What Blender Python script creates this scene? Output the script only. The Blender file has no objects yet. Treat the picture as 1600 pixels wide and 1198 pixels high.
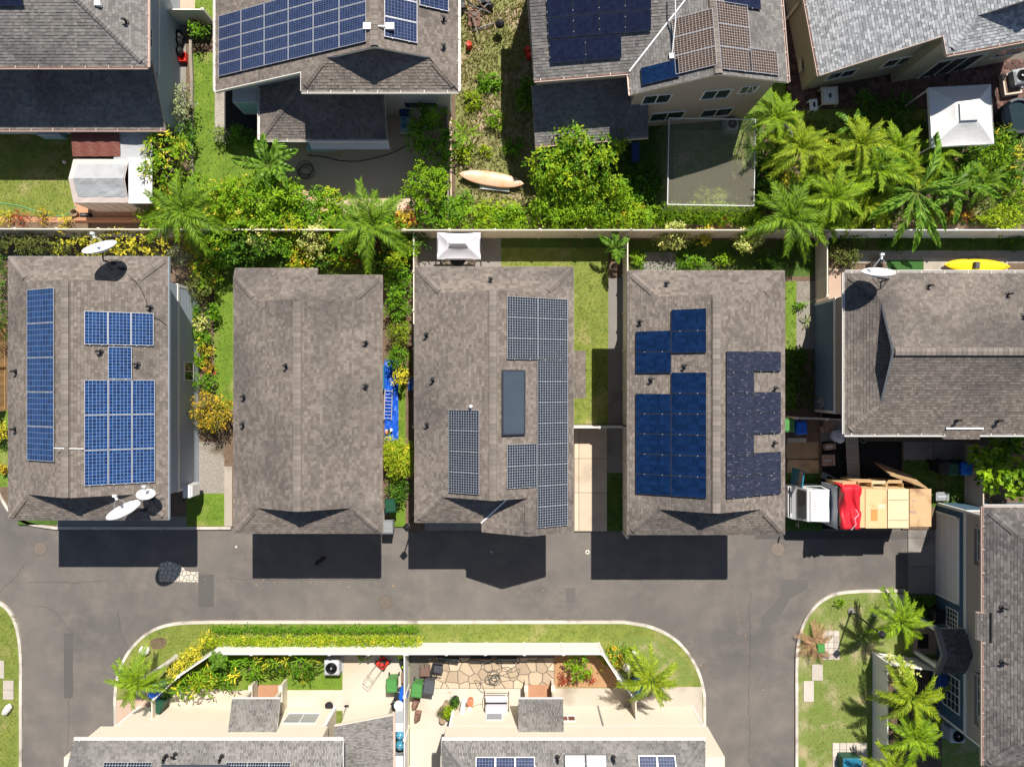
import bpy, math, random
import numpy as np
from mathutils import Vector, Matrix, Euler
# ---------------------------------------------------------------- camera, sky, sun, exposure
HC, FPX, CX, CY = 40.0, 1090.0, 800.0, 599.0        # camera height (m), focal length and centre of the 1600 px photograph
scn = bpy.context.scene
cam = bpy.data.cameras.new('camera'); camo = bpy.data.objects.new('camera', cam)
scn.collection.objects.link(camo); camo.location = (0, 0, HC)
cam.angle_x = 2*math.atan(800/FPX); cam.clip_end = 1000; scn.camera = camo
SUN = Vector((.203, .675, 1.0)).normalized()
el = math.asin(SUN.z); az = math.atan2(SUN.x, SUN.y)
wd = bpy.data.worlds.new('World'); scn.world = wd; wd.use_nodes = True
wn = wd.node_tree; bg = wn.nodes['Background']
sk = wn.nodes.new('ShaderNodeTexSky'); sk.sky_type = 'NISHITA'; sk.sun_disc = False
sk.sun_elevation = el; sk.sun_rotation = az; sk.dust_density = .6; sk.air_density = 1.0
wn.links.new(sk.outputs[0], bg.inputs[0]); bg.inputs[1].default_value = 0.062
sl = bpy.data.lights.new('sun', 'SUN'); sl.energy = 5.0; sl.angle = math.radians(.53); sl.color = (1, .945, .865)
so = bpy.data.objects.new('sun', sl); scn.collection.objects.link(so); so.rotation_euler = SUN.to_track_quat('Z', 'Y').to_euler()
so.location = (8, 25, 60)
vs = scn.view_settings; vs.view_transform = 'Standard'; vs.look = 'None'; vs.exposure = 0.42; vs.gamma = 1; vs.use_curve_mapping = False
scn.cycles.max_bounces = 6; scn.cycles.diffuse_bounces = 3; scn.cycles.transparent_max_bounces = 10
COL = scn.collection
rng = random.Random(7); nr = np.random.RandomState(11)
R = math.radians
def W(px, py, h=0.):
    s = (HC-h)/FPX; return Vector(((px-CX)*s, (CY-py)*s, h))
def ray(px, py, p0, n):
    d = Vector(((px-CX)/FPX, (CY-py)/FPX, -1)); o = Vector((0, 0, HC))
    return o + d*((p0-o).dot(n)/d.dot(n))
# ---------------------------------------------------------------- objects
def tag(o, label=None, cat=None, group=None, kind=None):
    if label: o['label'] = label
    if cat: o['category'] = cat
    if group: o['group'] = group
    if kind: o['kind'] = kind
    return o
def thing(name, label, cat, loc=(0, 0, 0), rz=0, group=None):
    o = bpy.data.objects.new(name, None); o.empty_display_size = .2; COL.objects.link(o)
    o.location = loc; o.rotation_euler = (0, 0, rz); return tag(o, label, cat, group)
def mobj(name, me, parent=None, loc=None, rot=None):
    o = bpy.data.objects.new(name, me); COL.objects.link(o)
    if parent: o.parent = parent
    if loc is not None: o.location = loc
    if rot is not None: o.rotation_euler = rot
    return o
def kids(o): return [c for c in bpy.data.objects if c.parent == o]
def copy_tree(o, parent=None):
    c = o.copy(); COL.objects.link(c); c.parent = parent
    for k in list(o.children): copy_tree(k, c)
    return c
class M:
    def __init__(s): s.v = []; s.f = []; s.m = []; s.t = []
    def add(s, vs, fs, mi=0, t=None):
        o = len(s.v); s.v += [tuple(p) for p in vs]
        for f in fs:
            s.f.append([i+o for i in f]); s.m.append(mi); s.t.append(rng.random() if t is None else t)
        return s
    def box(s, x0, x1, y0, y1, z0, z1, mi=0, t=None, rz=0, piv=None, mat=None):
        vs = [Vector(p) for p in ((x0,y0,z0),(x1,y0,z0),(x1,y1,z0),(x0,y1,z0),(x0,y0,z1),(x1,y0,z1),(x1,y1,z1),(x0,y1,z1))]
        if rz or mat is not None:
            c = Vector(piv) if piv else Vector(((x0+x1)/2, (y0+y1)/2, (z0+z1)/2))
            m = mat if mat is not None else Matrix.Rotation(rz, 3, 'Z')
            vs = [c + m @ (v-c) for v in vs]
        if t is None: t = rng.random()
        return s.add(vs, [(0,3,2,1),(4,5,6,7),(0,1,5,4),(1,2,6,5),(2,3,7,6),(3,0,4,7)], mi, t)
    def bbox(s, x0, x1, y0, y1, z0, z1, b=.02, mi=0, t=None):      # box with chamfered top and vertical edges
        if t is None: t = rng.random()
        def ring(i, z): return [(x0+i+b,y0+i,z),(x1-i-b,y0+i,z),(x1-i,y0+i+b,z),(x1-i,y1-i-b,z),(x1-i-b,y1-i,z),(x0+i+b,y1-i,z),(x0+i,y1-i-b,z),(x0+i,y0+i+b,z)]
        vs = ring(0, z0)+ring(0, z1-b)+ring(b, z1)
        fs = [(i, (i+1) % 8, 8+(i+1) % 8, 8+i) for i in range(8)]+[(8+i, 8+(i+1) % 8, 16+(i+1) % 8, 16+i) for i in range(8)]
        return s.add(vs, fs+[tuple(range(16, 24)), tuple(range(7, -1, -1))], mi, t)
    def prism(s, poly, z0, z1, mi=0, t=None):
        n = len(poly)
        a = sum(poly[i][0]*poly[(i+1) % n][1]-poly[(i+1) % n][0]*poly[i][1] for i in range(n))
        if a < 0: poly = poly[::-1]
        vs = [(p[0], p[1], z0) for p in poly]+[(p[0], p[1], z1) for p in poly]
        if t is None: t = rng.random()
        return s.add(vs, [tuple(range(n, 2*n)), tuple(range(n-1, -1, -1))]+[(i, (i+1) % n, n+(i+1) % n, n+i) for i in range(n)], mi, t)
    def slab(s, poly, dz, mi=0, t=None, top=True):                 # sloping polygon given thickness downwards
        n = len(poly); vs = [tuple(p) for p in poly]+[(p[0], p[1], p[2]-dz) for p in poly]
        if t is None: t = rng.random()
        return s.add(vs, [tuple(range(n)), tuple(range(2*n-1, n-1, -1))]+[(i, n+i, n+(i+1) % n, (i+1) % n) for i in range(n)], mi, t)
    def tube(s, path, r, n=6, mi=0, t=None, cap=True):
        P = [Vector(p) for p in path]; rs = r if isinstance(r, (list, tuple)) else [r]*len(P)
        vs = []; up = None
        for i, p in enumerate(P):
            d = (P[min(i+1, len(P)-1)]-P[max(i-1, 0)]).normalized()
            if up is None: up = Vector((0, 0, 1)) if abs(d.z) < .9 else Vector((1, 0, 0))
            a = d.cross(up); a = a.normalized() if a.length > 1e-6 else Vector((1, 0, 0)); up = a.cross(d).normalized()
            for k in range(n):
                w = 2*math.pi*k/n; vs.append(p+(a*math.cos(w)+up*math.sin(w))*rs[i])
        fs = [(i*n+k, i*n+(k+1) % n, (i+1)*n+(k+1) % n, (i+1)*n+k) for i in range(len(P)-1) for k in range(n)]
        if cap: fs += [tuple(range(n-1, -1, -1)), tuple(range((len(P)-1)*n, len(P)*n))]
        if t is None: t = rng.random()
        return s.add(vs, fs, mi, t)
    def lathe(s, cx, cy, prof, n=14, mi=0, t=None, sy=1.):
        vs = [(cx+r*math.cos(2*math.pi*k/n), cy+sy*r*math.sin(2*math.pi*k/n), z) for r, z in prof for k in range(n)]
        fs = [(i*n+k, i*n+(k+1) % n, (i+1)*n+(k+1) % n, (i+1)*n+k) for i in range(len(prof)-1) for k in range(n)]
        fs += [tuple(range(n-1, -1, -1)), tuple(range((len(prof)-1)*n, len(prof)*n))]
        if t is None: t = rng.random()
        return s.add(vs, fs, mi, t)
    def xf(s, m, i0=0):
        for i in range(i0, len(s.v)): s.v[i] = tuple(m @ Vector(s.v[i]))
        return s
    def mesh(s, name, mats, smooth=False):
        me = bpy.data.meshes.new(name); me.from_pydata(s.v, [], s.f)
        mats = mats if isinstance(mats, (list, tuple)) else [mats]
        for m in mats: me.materials.append(m)
        if s.f:
            me.polygons.foreach_set('material_index', s.m)
            at = me.attributes.new('tint', 'FLOAT', 'FACE'); at.data.foreach_set('value', s.t)
            if smooth: me.polygons.foreach_set('use_smooth', [True]*len(s.f))
        me.update(); return me
    def build(s, name, mats, parent=None, smooth=False, kind=None, label=None, cat=None, group=None, loc=None, rot=None):
        o = mobj(name, s.mesh(name, mats, smooth), parent, loc, rot); return tag(o, label, cat, group, kind)
def npmesh(name, V, F, T, mat, mi=None):
    me = bpy.data.meshes.new(name); nf, k = F.shape
    me.vertices.add(len(V)); me.vertices.foreach_set('co', V.astype(np.float32).ravel())
    me.loops.add(nf*k); me.loops.foreach_set('vertex_index', F.astype(np.int32).ravel())
    me.polygons.add(nf); me.polygons.foreach_set('loop_start', np.arange(0, nf*k, k, dtype=np.int32)); 
    me.update(calc_edges=True)
    for m in (mat if isinstance(mat, (list, tuple)) else [mat]): me.materials.append(m)
    if mi is not None: me.polygons.foreach_set('material_index', mi.astype(np.int32))
    at = me.attributes.new('tint', 'FLOAT', 'FACE'); at.data.foreach_set('value', T.astype(np.float32))
    me.validate(); return me
# ---------------------------------------------------------------- materials
MATS = {}
def mk(name, c1, c2=None, rough=.85, ns=3., tm=.5, tv=.25, c3=None, s3=.35, t3=(.55, .7), bump=0., bs=40., metal=0., trans=0., spec=.3,
       c4=None, s4=8., t4=(.6, .68), coat=0., fine=.0, alpha=None, stretch=None):
    m = bpy.data.materials.new(name); m.use_nodes = True; nt = m.node_tree; N = nt.nodes; Lk = nt.links; N.clear()
    out = N.new('ShaderNodeOutputMaterial'); b = N.new('ShaderNodeBsdfPrincipled')
    c2 = c2 or c1
    geo = N.new('ShaderNodeNewGeometry'); pos = geo.outputs['Position']
    if stretch:
        mp = N.new('ShaderNodeVectorMath'); mp.operation = 'MULTIPLY'; mp.inputs[1].default_value = stretch; Lk.new(pos, mp.inputs[0]); pos = mp.outputs[0]
    def noise(sc, det=5., rg=.6):
        n = N.new('ShaderNodeTexNoise'); n.inputs['Scale'].default_value = sc; n.inputs['Detail'].default_value = det; n.inputs['Roughness'].default_value = rg
        Lk.new(pos, n.inputs['Vector']); return n.outputs['Fac']
    def rmp(a, lo, hi, o0=0., o1=1.):
        r = N.new('ShaderNodeMapRange'); r.inputs[1].default_value = lo; r.inputs[2].default_value = hi; r.inputs[3].default_value = o0; r.inputs[4].default_value = o1
        Lk.new(a, r.inputs[0]); return r.outputs[0]
    def mth(op, a, c):
        r = N.new('ShaderNodeMath'); r.operation = op
        for i, q in enumerate((a, c)):
            if isinstance(q, (int, float)): r.inputs[i].default_value = q
            else: Lk.new(q, r.inputs[i])
        return r.outputs[0]
    def mix(f, a, c, bt='MIX'):
        r = N.new('ShaderNodeMix'); r.data_type = 'RGBA'; r.blend_type = bt
        for i, q in ((0, f), (6, a), (7, c)):
            if isinstance(q, (int, float)): r.inputs[i].default_value = q
            elif isinstance(q, tuple): r.inputs[i].default_value = (*q, 1)
            else: Lk.new(q, r.inputs[i])
        return r.outputs[2]
    at = N.new('ShaderNodeAttribute'); at.attribute_name = 'tint'; tint = at.outputs['Fac']
    n1 = rmp(noise(ns), .3, .7)
    fac = mth('ADD', mth('MULTIPLY', n1, 1-tm), mth('MULTIPLY', tint, tm))
    col = mix(fac, tuple(c1), tuple(c2))
    if c3: col = mix(rmp(noise(s3, 4., .55), *t3), col, tuple(c3))
    if c4: col = mix(rmp(noise(s4, 6., .7), *t4), col, tuple(c4))
    v = mth('ADD', 1-tv/2, mth('MULTIPLY', tint, tv))
    if fine: v = mth('MULTIPLY', v, rmp(noise(bs, 3.), .25, .75, 1-fine, 1+fine))
    vm = N.new('ShaderNodeVectorMath'); vm.operation = 'SCALE'; Lk.new(col, vm.inputs[0]); Lk.new(v, vm.inputs['Scale']); col = vm.outputs[0]
    Lk.new(col, b.inputs['Base Color']); b.inputs['Roughness'].default_value = rough; b.inputs['Metallic'].default_value = metal
    b.inputs['Specular IOR Level'].default_value = spec; b.inputs['Coat Weight'].default_value = coat
    if bump:
        bn = N.new('ShaderNodeBump'); bn.inputs['Strength'].default_value = bump; bn.inputs['Distance'].default_value = .03
        Lk.new(noise(bs, 6., .7), bn.inputs['Height']); Lk.new(bn.outputs[0], b.inputs['Normal'])
    sh = b.outputs[0]
    if trans:
        tr = N.new('ShaderNodeBsdfTranslucent'); Lk.new(col, tr.inputs[0]); mx = N.new('ShaderNodeMixShader'); mx.inputs[0].default_value = trans
        Lk.new(sh, mx.inputs[1]); Lk.new(tr.outputs[0], mx.inputs[2]); sh = mx.outputs[0]
    if alpha is not None:
        tp = N.new('ShaderNodeBsdfTransparent'); mx = N.new('ShaderNodeMixShader'); mx.inputs[0].default_value = alpha
        Lk.new(tp.outputs[0], mx.inputs[1]); Lk.new(sh, mx.inputs[2]); sh = mx.outputs[0]
    Lk.new(sh, out.inputs[0]); MATS[name] = m; return m
A = MATS
mk('soil', (.11,.075,.05), (.19,.13,.085), ns=2, tv=.1, bump=.8, bs=12, fine=.3, c4=(.05,.035,.025), s4=3)
mk('red_soil', (.32,.17,.085), (.42,.25,.13), ns=2, bump=.7, bs=14, fine=.25)
mk('asphalt', (.140,.126,.115), (.182,.161,.141), ns=.7, tm=0, tv=0, c3=(.108,.101,.096), s3=.17, t3=(.46,.68), c4=(.205,.178,.15), s4=.35, t4=(.5,.8), bump=.35, bs=42, fine=.2, rough=.9)
mk('asphalt_patch', (.102,.095,.09), (.122,.113,.106), ns=1, bump=.3, bs=45, fine=.12, rough=.95)
mk('dark_asphalt_path_shade', (.02,.02,.021), (.032,.031,.031), ns=1, bump=.3, bs=40, fine=.15, rough=.95)  # black driveway asphalt, also the painted shade on one side path
mk('crack', (.085,.078,.072))
mk('concrete', (.40,.345,.28), (.48,.42,.345), ns=.8, tv=.12, c3=(.30,.26,.21), s3=.5, bump=.15, bs=40, fine=.07)
mk('concrete_grey', (.20,.185,.17), (.27,.25,.225), ns=.8, tv=.12, c3=(.15,.135,.12), s3=.5, bump=.15, bs=40, fine=.07)
mk('concrete_pale', (.53,.475,.395), (.62,.56,.47), ns=.9, tv=.1, c3=(.52,.43,.31), s3=.35, t3=(.5,.75), bump=.1, bs=40, fine=.05)
mk('concrete_pink', (.42,.29,.215), (.50,.37,.28), ns=.9, c3=(.34,.23,.16), s3=.5, bump=.15, fine=.07)
mk('kerb', (.50,.45,.39), (.60,.55,.47), ns=1.5, c3=(.3,.26,.22), s3=.8, bump=.2, fine=.1)
mk('patio_tan', (.58,.42,.31), (.68,.52,.39), ns=.8, c3=(.45,.34,.27), s3=.4, bump=.15, fine=.07)
mk('concrete_tan', (.56,.45,.33), (.64,.52,.39), ns=.9, tv=.15, c3=(.46,.37,.28), s3=.5, bump=.15, fine=.07)
mk('terracotta', (.42,.21,.12), (.50,.28,.17), ns=2, tv=.3, bump=.3)
mk('gravel', (.26,.235,.20), (.40,.36,.31), ns=9, bump=1., bs=18, fine=.35, c3=(.16,.13,.09), s3=.7)
mk('stone', (.42,.32,.22), (.55,.44,.31), ns=2, tm=.7, tv=.3, bump=.4, bs=15, fine=.1)
mk('stone_red', (.10,.05,.045), (.17,.085,.07), ns=2, tm=.7, tv=.5, bump=.4, bs=15)
mk('mortar', (.15,.13,.11), (.2,.17,.14), bump=.5)
mk('paver', (.47,.42,.36), (.57,.51,.44), ns=3, tv=.2, bump=.3, fine=.1)
mk('lawn', (.145,.19,.03), (.225,.255,.05), ns=1.2, tm=0, tv=0, c3=(.34,.29,.12), s3=.55, t3=(.52,.72), c4=(.09,.14,.02), s4=2.5, t4=(.5,.75), bump=1., bs=22, fine=.32)
mk('lawn_rich', (.11,.20,.016), (.17,.26,.026), ns=1.2, tm=0, tv=0, c3=(.25,.27,.07), s3=.6, c4=(.08,.14,.016), s4=2.5, t4=(.5,.75), bump=1., bs=22, fine=.3)
mk('lawn_dry', (.20,.23,.06), (.14,.21,.035), ns=1.4, tm=0, tv=0, c3=(.40,.33,.19), s3=.75, t3=(.52,.72), bump=1., bs=20, fine=.32)
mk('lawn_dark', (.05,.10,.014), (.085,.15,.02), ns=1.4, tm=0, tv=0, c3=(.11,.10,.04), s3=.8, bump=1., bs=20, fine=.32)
mk('weeds', (.17,.20,.055), (.24,.25,.09), ns=1.5, tm=0, tv=0, c3=(.38,.28,.19), s3=.45, t3=(.46,.62), bump=1., bs=14, fine=.4)
mk('grass_blade', (.11,.18,.02), (.28,.31,.06), tm=.8, tv=.4, trans=.3, ns=.7)
mk('grass_dry_blade', (.2,.24,.05), (.42,.36,.16), tm=.8, tv=.4, trans=.3, ns=.7)
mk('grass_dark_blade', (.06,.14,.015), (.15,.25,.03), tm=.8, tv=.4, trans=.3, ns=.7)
# roofs
mk('shingle_brown', (.165,.139,.120), (.235,.200,.172), rough=1., spec=.1, ns=3., tm=.6, tv=.30, c3=(.090,.082,.078), s3=.20, t3=(.45,.75), c4=(.28,.24,.205), s4=.3, t4=(.54,.82), bump=.6, bs=55, fine=.3)
mk('shingle_grey', (.165,.155,.145), (.235,.222,.208), rough=.95, ns=1.0, tm=.55, tv=.34, c3=(.12,.112,.108), s3=.22, t3=(.5,.72), bump=.5, bs=60, fine=.2)
mk('shingle_dark', (.10,.092,.088), (.165,.15,.142), rough=.95, ns=1.0, tm=.55, tv=.4, c3=(.065,.062,.06), s3=.3, bump=.5, bs=60, fine=.22)
mk('shingle_slate', (.25,.26,.27), (.40,.41,.42), rough=.95, ns=1.2, tm=.75, tv=.45, bump=.5, bs=60, fine=.2)
mk('ridge', (.155,.132,.115), (.215,.185,.162), tm=.8, tv=.3, bump=.4, bs=50, rough=.95)
mk('deck_edge', (.16,.13,.11), (.2,.16,.14))
mk('fascia_brown', (.30,.24,.20), (.36,.29,.25))
mk('gutter_white', (.72,.68,.62), (.8,.76,.7), rough=.5)
mk('gutter_pink', (.55,.42,.36), (.66,.52,.45), rough=.5)
mk('vent_black', (.012,.012,.013), (.03,.03,.03), rough=.5)
# walls
mk('wall_cream', (.64,.57,.455), (.70,.63,.51), ns=.7, tv=.06)
mk('wall_white', (.78,.76,.72), (.82,.80,.76), ns=.7, tv=.05)
mk('wall_lightblue', (.40,.46,.53), (.46,.52,.58), ns=.7, tv=.06)
mk('wall_blue', (.13,.20,.27), (.16,.235,.31), ns=.7, tv=.06)
mk('wall_darkblue', (.05,.10,.15), (.065,.125,.18), ns=.7, tv=.06)
mk('wall_tan', (.40,.335,.27), (.45,.38,.31), ns=.7, tv=.06)
mk('wall_olive', (.38,.335,.24), (.43,.38,.28), ns=.7, tv=.06)
mk('wall_grey', (.42,.42,.42), (.48,.48,.48), ns=.7, tv=.06)
mk('wall_pink', (.50,.33,.27), (.56,.38,.31), ns=.7, tv=.06)
mk('trim', (.78,.76,.72), (.82,.80,.76), rough=.6)
mk('trim_grey', (.5,.5,.5), (.56,.56,.56), rough=.6)
mk('glass', (.02,.035,.04), (.03,.05,.055), rough=.06, spec=.8)
mk('glass_pale', (.20,.22,.22), (.26,.28,.28), rough=.15, spec=.6)
mk('garage_door', (.60,.57,.54), (.66,.63,.6), rough=.6)
mk('vinyl_cream', (.70,.61,.50), (.76,.67,.55), ns=1, tv=.06, rough=.6)
mk('vinyl_white', (.80,.77,.73), (.84,.81,.77), ns=1, tv=.05, rough=.55)
mk('vinyl_tan', (.52,.44,.36), (.58,.49,.41), ns=1, tv=.06, rough=.6)
mk('wood_orange', (.50,.31,.13), (.62,.42,.2), ns=4, tv=.3, bump=.3, stretch=(1,6,1))
mk('wood_grey', (.27,.23,.19), (.36,.31,.26), ns=5, tv=.3, bump=.4)
mk('plywood', (.42,.27,.14), (.55,.37,.20), ns=2.2, tv=.2, c3=(.30,.18,.10), s3=1.1, t3=(.5,.66), c4=(.22,.18,.2), s4=1.6, t4=(.6,.64), bump=.2)
mk('cardboard', (.62,.43,.22), (.70,.50,.27), ns=1.5, tv=.12, c3=(.55,.37,.18), s3=1.5, bump=.15)
mk('cardboard_pale', (.72,.57,.35), (.78,.63,.4), ns=1.5, tv=.1, bump=.1)
mk('tape_orange', (.55,.25,.07), (.6,.3,.1))
mk('rope', (.5,.42,.3))
# panels
mk('cell_blue', (.005,.026,.10), (.010,.046,.155), tm=.8, tv=.3, rough=.16, spec=.5)
mk('cell_navy', (.012,.022,.065), (.022,.032,.09), tm=.8, tv=.3, rough=.2, spec=.5)
mk('cell_black', (.012,.014,.022), (.022,.024,.034), tm=.8, tv=.3, rough=.18, spec=.5)
mk('cell_brown', (.05,.036,.032), (.075,.05,.042), tm=.8, tv=.3, rough=.2, spec=.5)
mk('cell_allblue', (.002,.013,.05), (.004,.02,.07), tm=.5, tv=.4, rough=.25, spec=.35)
mk('cell_dark', (.008,.011,.03), (.014,.019,.048), tm=.5, tv=.2, rough=.2, spec=.5)
mk('cell_dusty', (.016,.02,.038), (.036,.04,.065), tm=.2, tv=.2, ns=5, rough=.3, c4=(.28,.25,.28), s4=5, t4=(.6,.66), stretch=(.4,5,1))
mk('sheet_white', (.24,.33,.47), (.29,.38,.52), rough=.4)
mk('sheet_mono', (.33,.37,.42), (.38,.42,.47), rough=.4)
mk('sheet_tan', (.48,.40,.33), (.54,.46,.38), rough=.4)
mk('sheet_dark', (.02,.03,.06), (.03,.04,.08), rough=.4)
mk('alu', (.62,.62,.63), (.7,.7,.71), rough=.35, metal=.6)
mk('frame_dark', (.03,.035,.05), (.04,.045,.06), rough=.4)
mk('collector', (.045,.06,.078), (.06,.078,.10), rough=.12, spec=.7, ns=1)
mk('collector_pale', (.5,.47,.47), (.6,.57,.57), rough=.2)
# generic
mk('white_paint', (.78,.78,.78), (.82,.82,.82), rough=.35, coat=.3)
mk('white_plastic', (.75,.75,.74), (.8,.8,.79), rough=.5)
mk('dish_white', (.74,.73,.71), (.8,.79,.77), rough=.5)
mk('grey_metal', (.34,.35,.36), (.42,.43,.44), rough=.45, metal=.3)
mk('grey_paint', (.40,.42,.45), (.46,.48,.5), rough=.5)
mk('dark_metal', (.03,.032,.035), (.05,.052,.055), rough=.45, metal=.2)
mk('black', (.012,.012,.014), (.025,.025,.027), rough=.6)
mk('charcoal', (.05,.055,.065), (.075,.08,.09), rough=.6)
mk('rubber', (.015,.015,.015), (.03,.03,.03), rough=.8)
mk('red_tarp', (.55,.012,.025), (.68,.03,.045), rough=.4, bump=.5, bs=6)
mk('red_plastic', (.60,.03,.02), (.7,.05,.03), rough=.4)
mk('orange_plastic', (.62,.16,.07), (.7,.24,.12), rough=.5)
mk('green_bin', (.07,.24,.06), (.09,.28,.075), rough=.5, ns=2)
mk('dark_green', (.01,.06,.035), (.02,.085,.05), rough=.5)
mk('grey_bin', (.07,.075,.085), (.10,.105,.115), rough=.5)
mk('mid_grey_bin', (.22,.23,.24), (.28,.29,.30), rough=.5)
mk('blue_plastic', (.01,.10,.55), (.02,.16,.65), rough=.4)
mk('blue_tarp', (.01,.075,.5), (.02,.13,.62), rough=.45, bump=.6, bs=5)
mk('blue_dark', (.02,.06,.22), (.03,.08,.28), rough=.5)
mk('teal', (.02,.16,.26), (.04,.22,.33), rough=.3, coat=.3)
mk('sky_blue', (.22,.42,.55), (.3,.5,.62), rough=.3)
mk('ball_blue', (.05,.22,.33), (.07,.27,.4), rough=.15, spec=.7)
mk('yellow_plastic', (.75,.52,.01), (.82,.62,.02), rough=.35)
mk('lime_plastic', (.38,.62,.02), (.45,.7,.03), rough=.4)
mk('kayak_orange', (.80,.74,.68), (.80,.38,.18), rough=.35, tm=0, ns=.55)
mk('brown_fabric', (.19,.105,.075), (.26,.15,.11), rough=.8)
mk('brown_metal', (.16,.055,.04), (.2,.075,.055), rough=.5, ns=2)
mk('mat_brown', (.13,.105,.085), (.22,.18,.14), ns=20)
mk('tarp_grey', (.34,.35,.36), (.46,.47,.48), rough=.7, ns=1.2, c3=(.27,.28,.29), s3=.8, bump=.6, bs=5)
mk('tarp_pink', (.56,.47,.43), (.64,.55,.5), rough=.7, ns=2)
mk('canopy_white', (.70,.69,.67), (.8,.79,.78), rough=.8, bump=.6, bs=4, ns=1.5)
mk('canopy_lilac', (.62,.6,.64), (.68,.66,.7), rough=.8, bump=.3, bs=5)
mk('net', (.36,.33,.25), (.40,.37,.29), alpha=.27)
mk('hose_green', (.10,.42,.20), (.15,.5,.28), rough=.5)
mk('hose_dark', (.06,.06,.05), (.1,.1,.09), rough=.5)
mk('turf', (.035,.11,.02), (.05,.14,.03), ns=6, bump=1., bs=30)
mk('rock_white', (.66,.62,.56), (.76,.72,.66), ns=2, bump=.6, bs=8)
mk('pot', (.33,.14,.08), (.4,.19,.11))
mk('pot_dark', (.035,.03,.02), (.06,.045,.03))
mk('clay', (.3,.22,.14), (.38,.28,.19), bump=.5)
mk('fur_black', (.012,.011,.011), (.03,.026,.024), rough=.7, bump=.6, bs=60)
mk('fur_tan', (.32,.2,.11), (.4,.26,.15), rough=.8)
mk('iron', (.14,.115,.095), (.2,.165,.135), rough=.7, bump=.4, bs=60, ns=8)
mk('plastic_bag', (.45,.5,.62), (.7,.73,.8), rough=.25, ns=4, bump=.6, bs=9)
mk('box_brown', (.3,.2,.14), (.4,.28,.2), ns=6, bump=.4)
mk('bark', (.17,.125,.085), (.28,.22,.16), ns=6, tv=.3, bump=.7, bs=20)
mk('palm_trunk', (.42,.39,.35), (.6,.57,.52), ns=6, tv=.3, bump=.5, bs=20)
mk('dry_frond', (.26,.12,.06), (.55,.34,.2), tm=.7, tv=.4)
# foliage (leaf colours)
def leafm(n, c1, c2, tr=.32, rough=.5): return mk(n, c1, c2, rough=rough, tm=.85, tv=.5, ns=.8, trans=tr, spec=.2)
leafm('leaf_green', (.05,.17,.008), (.24,.46,.02))
leafm('leaf_bright', (.07,.22,.006), (.38,.57,.02))
leafm('leaf_lime', (.10,.24,.006), (.50,.60,.025))
leafm('leaf_dark', (.03,.10,.008), (.13,.28,.02))
leafm('leaf_olive', (.075,.10,.02), (.22,.25,.055))
leafm('leaf_yellow', (.26,.30,.02), (.85,.70,.05), .22)
leafm('leaf_cream', (.20,.32,.04), (.85,.80,.28), .22)
leafm('leaf_orange', (.20,.24,.02), (.85,.50,.03), .22)
leafm('leaf_pale', (.20,.25,.10), (.42,.45,.24), .2)
leafm('leaf_palm', (.05,.15,.004), (.32,.46,.015), .2, .6)
leafm('leaf_palm_dark', (.03,.10,.006), (.22,.36,.015), .18, .6)
leafm('leaf_palm_gold', (.06,.16,.005), (.40,.47,.02), .2, .6)
leafm('leaf_banana', (.06,.18,.015), (.22,.38,.04), .35, .35)
leafm('leaf_red', (.25,.04,.02), (.55,.12,.05), .2)
leafm('flower', (.75,.42,.25), (.85,.6,.45), .2)
leafm('vein', (.13,.2,.03), (.2,.28,.05), .1)
# ---------------------------------------------------------------- ground, roads, lawns (setting)
ZR, ZY = 0.0, .12
def G(pts): return [W(x, y, 0).to_2d() for x, y in pts]
def sheet(name, pts, z, mat, th=None, kind='structure', parent=None):
    poly = G(pts); m = M()
    n = len(poly); a = sum(poly[i][0]*poly[(i+1) % n][1]-poly[(i+1) % n][0]*poly[i][1] for i in range(n))
    if a < 0: poly = poly[::-1]
    if th: m.prism(poly, z-th, z)
    else: m.add([(p[0], p[1], z) for p in poly], [tuple(range(n))])
    return m.build(name, A[mat], parent, kind=kind)
def rect(x0, y0, x1, y1): return [(x0, y0), (x1, y0), (x1, y1), (x0, y1)]
def smooth(pts, k=4):
    P = [Vector(p) for p in pts]; out = []
    for i in range(len(P)-1):
        p0, p1, p2, p3 = P[max(i-1, 0)], P[i], P[i+1], P[min(i+2, len(P)-1)]
        for j in range(k):
            t = j/k
            out.append(tuple(.5*((2*p1)+(p2-p0)*t+(2*p0-5*p1+4*p2-p3)*t*t+(3*p1-p0-3*p2+p3)*t**3)))
    out.append(tuple(P[-1])); return out
def strip(m, pts2, w, z0, z1, side=0., mi=0):      # swept box along a 2-D path; side -1/0/1 shifts it
    P = [Vector(p).to_2d() for p in pts2]; L = []
    for i, p in enumerate(P):
        d = (P[min(i+1, len(P)-1)]-P[max(i-1, 0)]).normalized(); nrm = Vector((-d.y, d.x))
        L.append((p+nrm*w*(.5+side*.5), p-nrm*w*(.5-side*.5)))
    vs = []
    for a, b in L: vs += [(a.x, a.y, z0), (a.x, a.y, z1), (b.x, b.y, z1), (b.x, b.y, z0)]
    fs = []
    for i in range(len(L)-1):
        o = i*4; fs += [(o+1, o+5, o+6, o+2), (o, o+4, o+5, o+1), (o+2, o+6, o+7, o+3)]
    n = len(L)*4; fs += [(0, 1, 2, 3), (n-1, n-2, n-3, n-4)]
    m.add(vs, fs, mi)
gm = M(); gm.add([(-200,-200,-.03),(200,-200,-.03),(200,200,-.03),(-200,200,-.03)], [(0,1,2,3)]); gm.build('ground', A['soil'], kind='structure')
sheet('road', [(-900,640),(2500,640),(2500,2600),(-900,2600)], ZR, 'asphalt')
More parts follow.
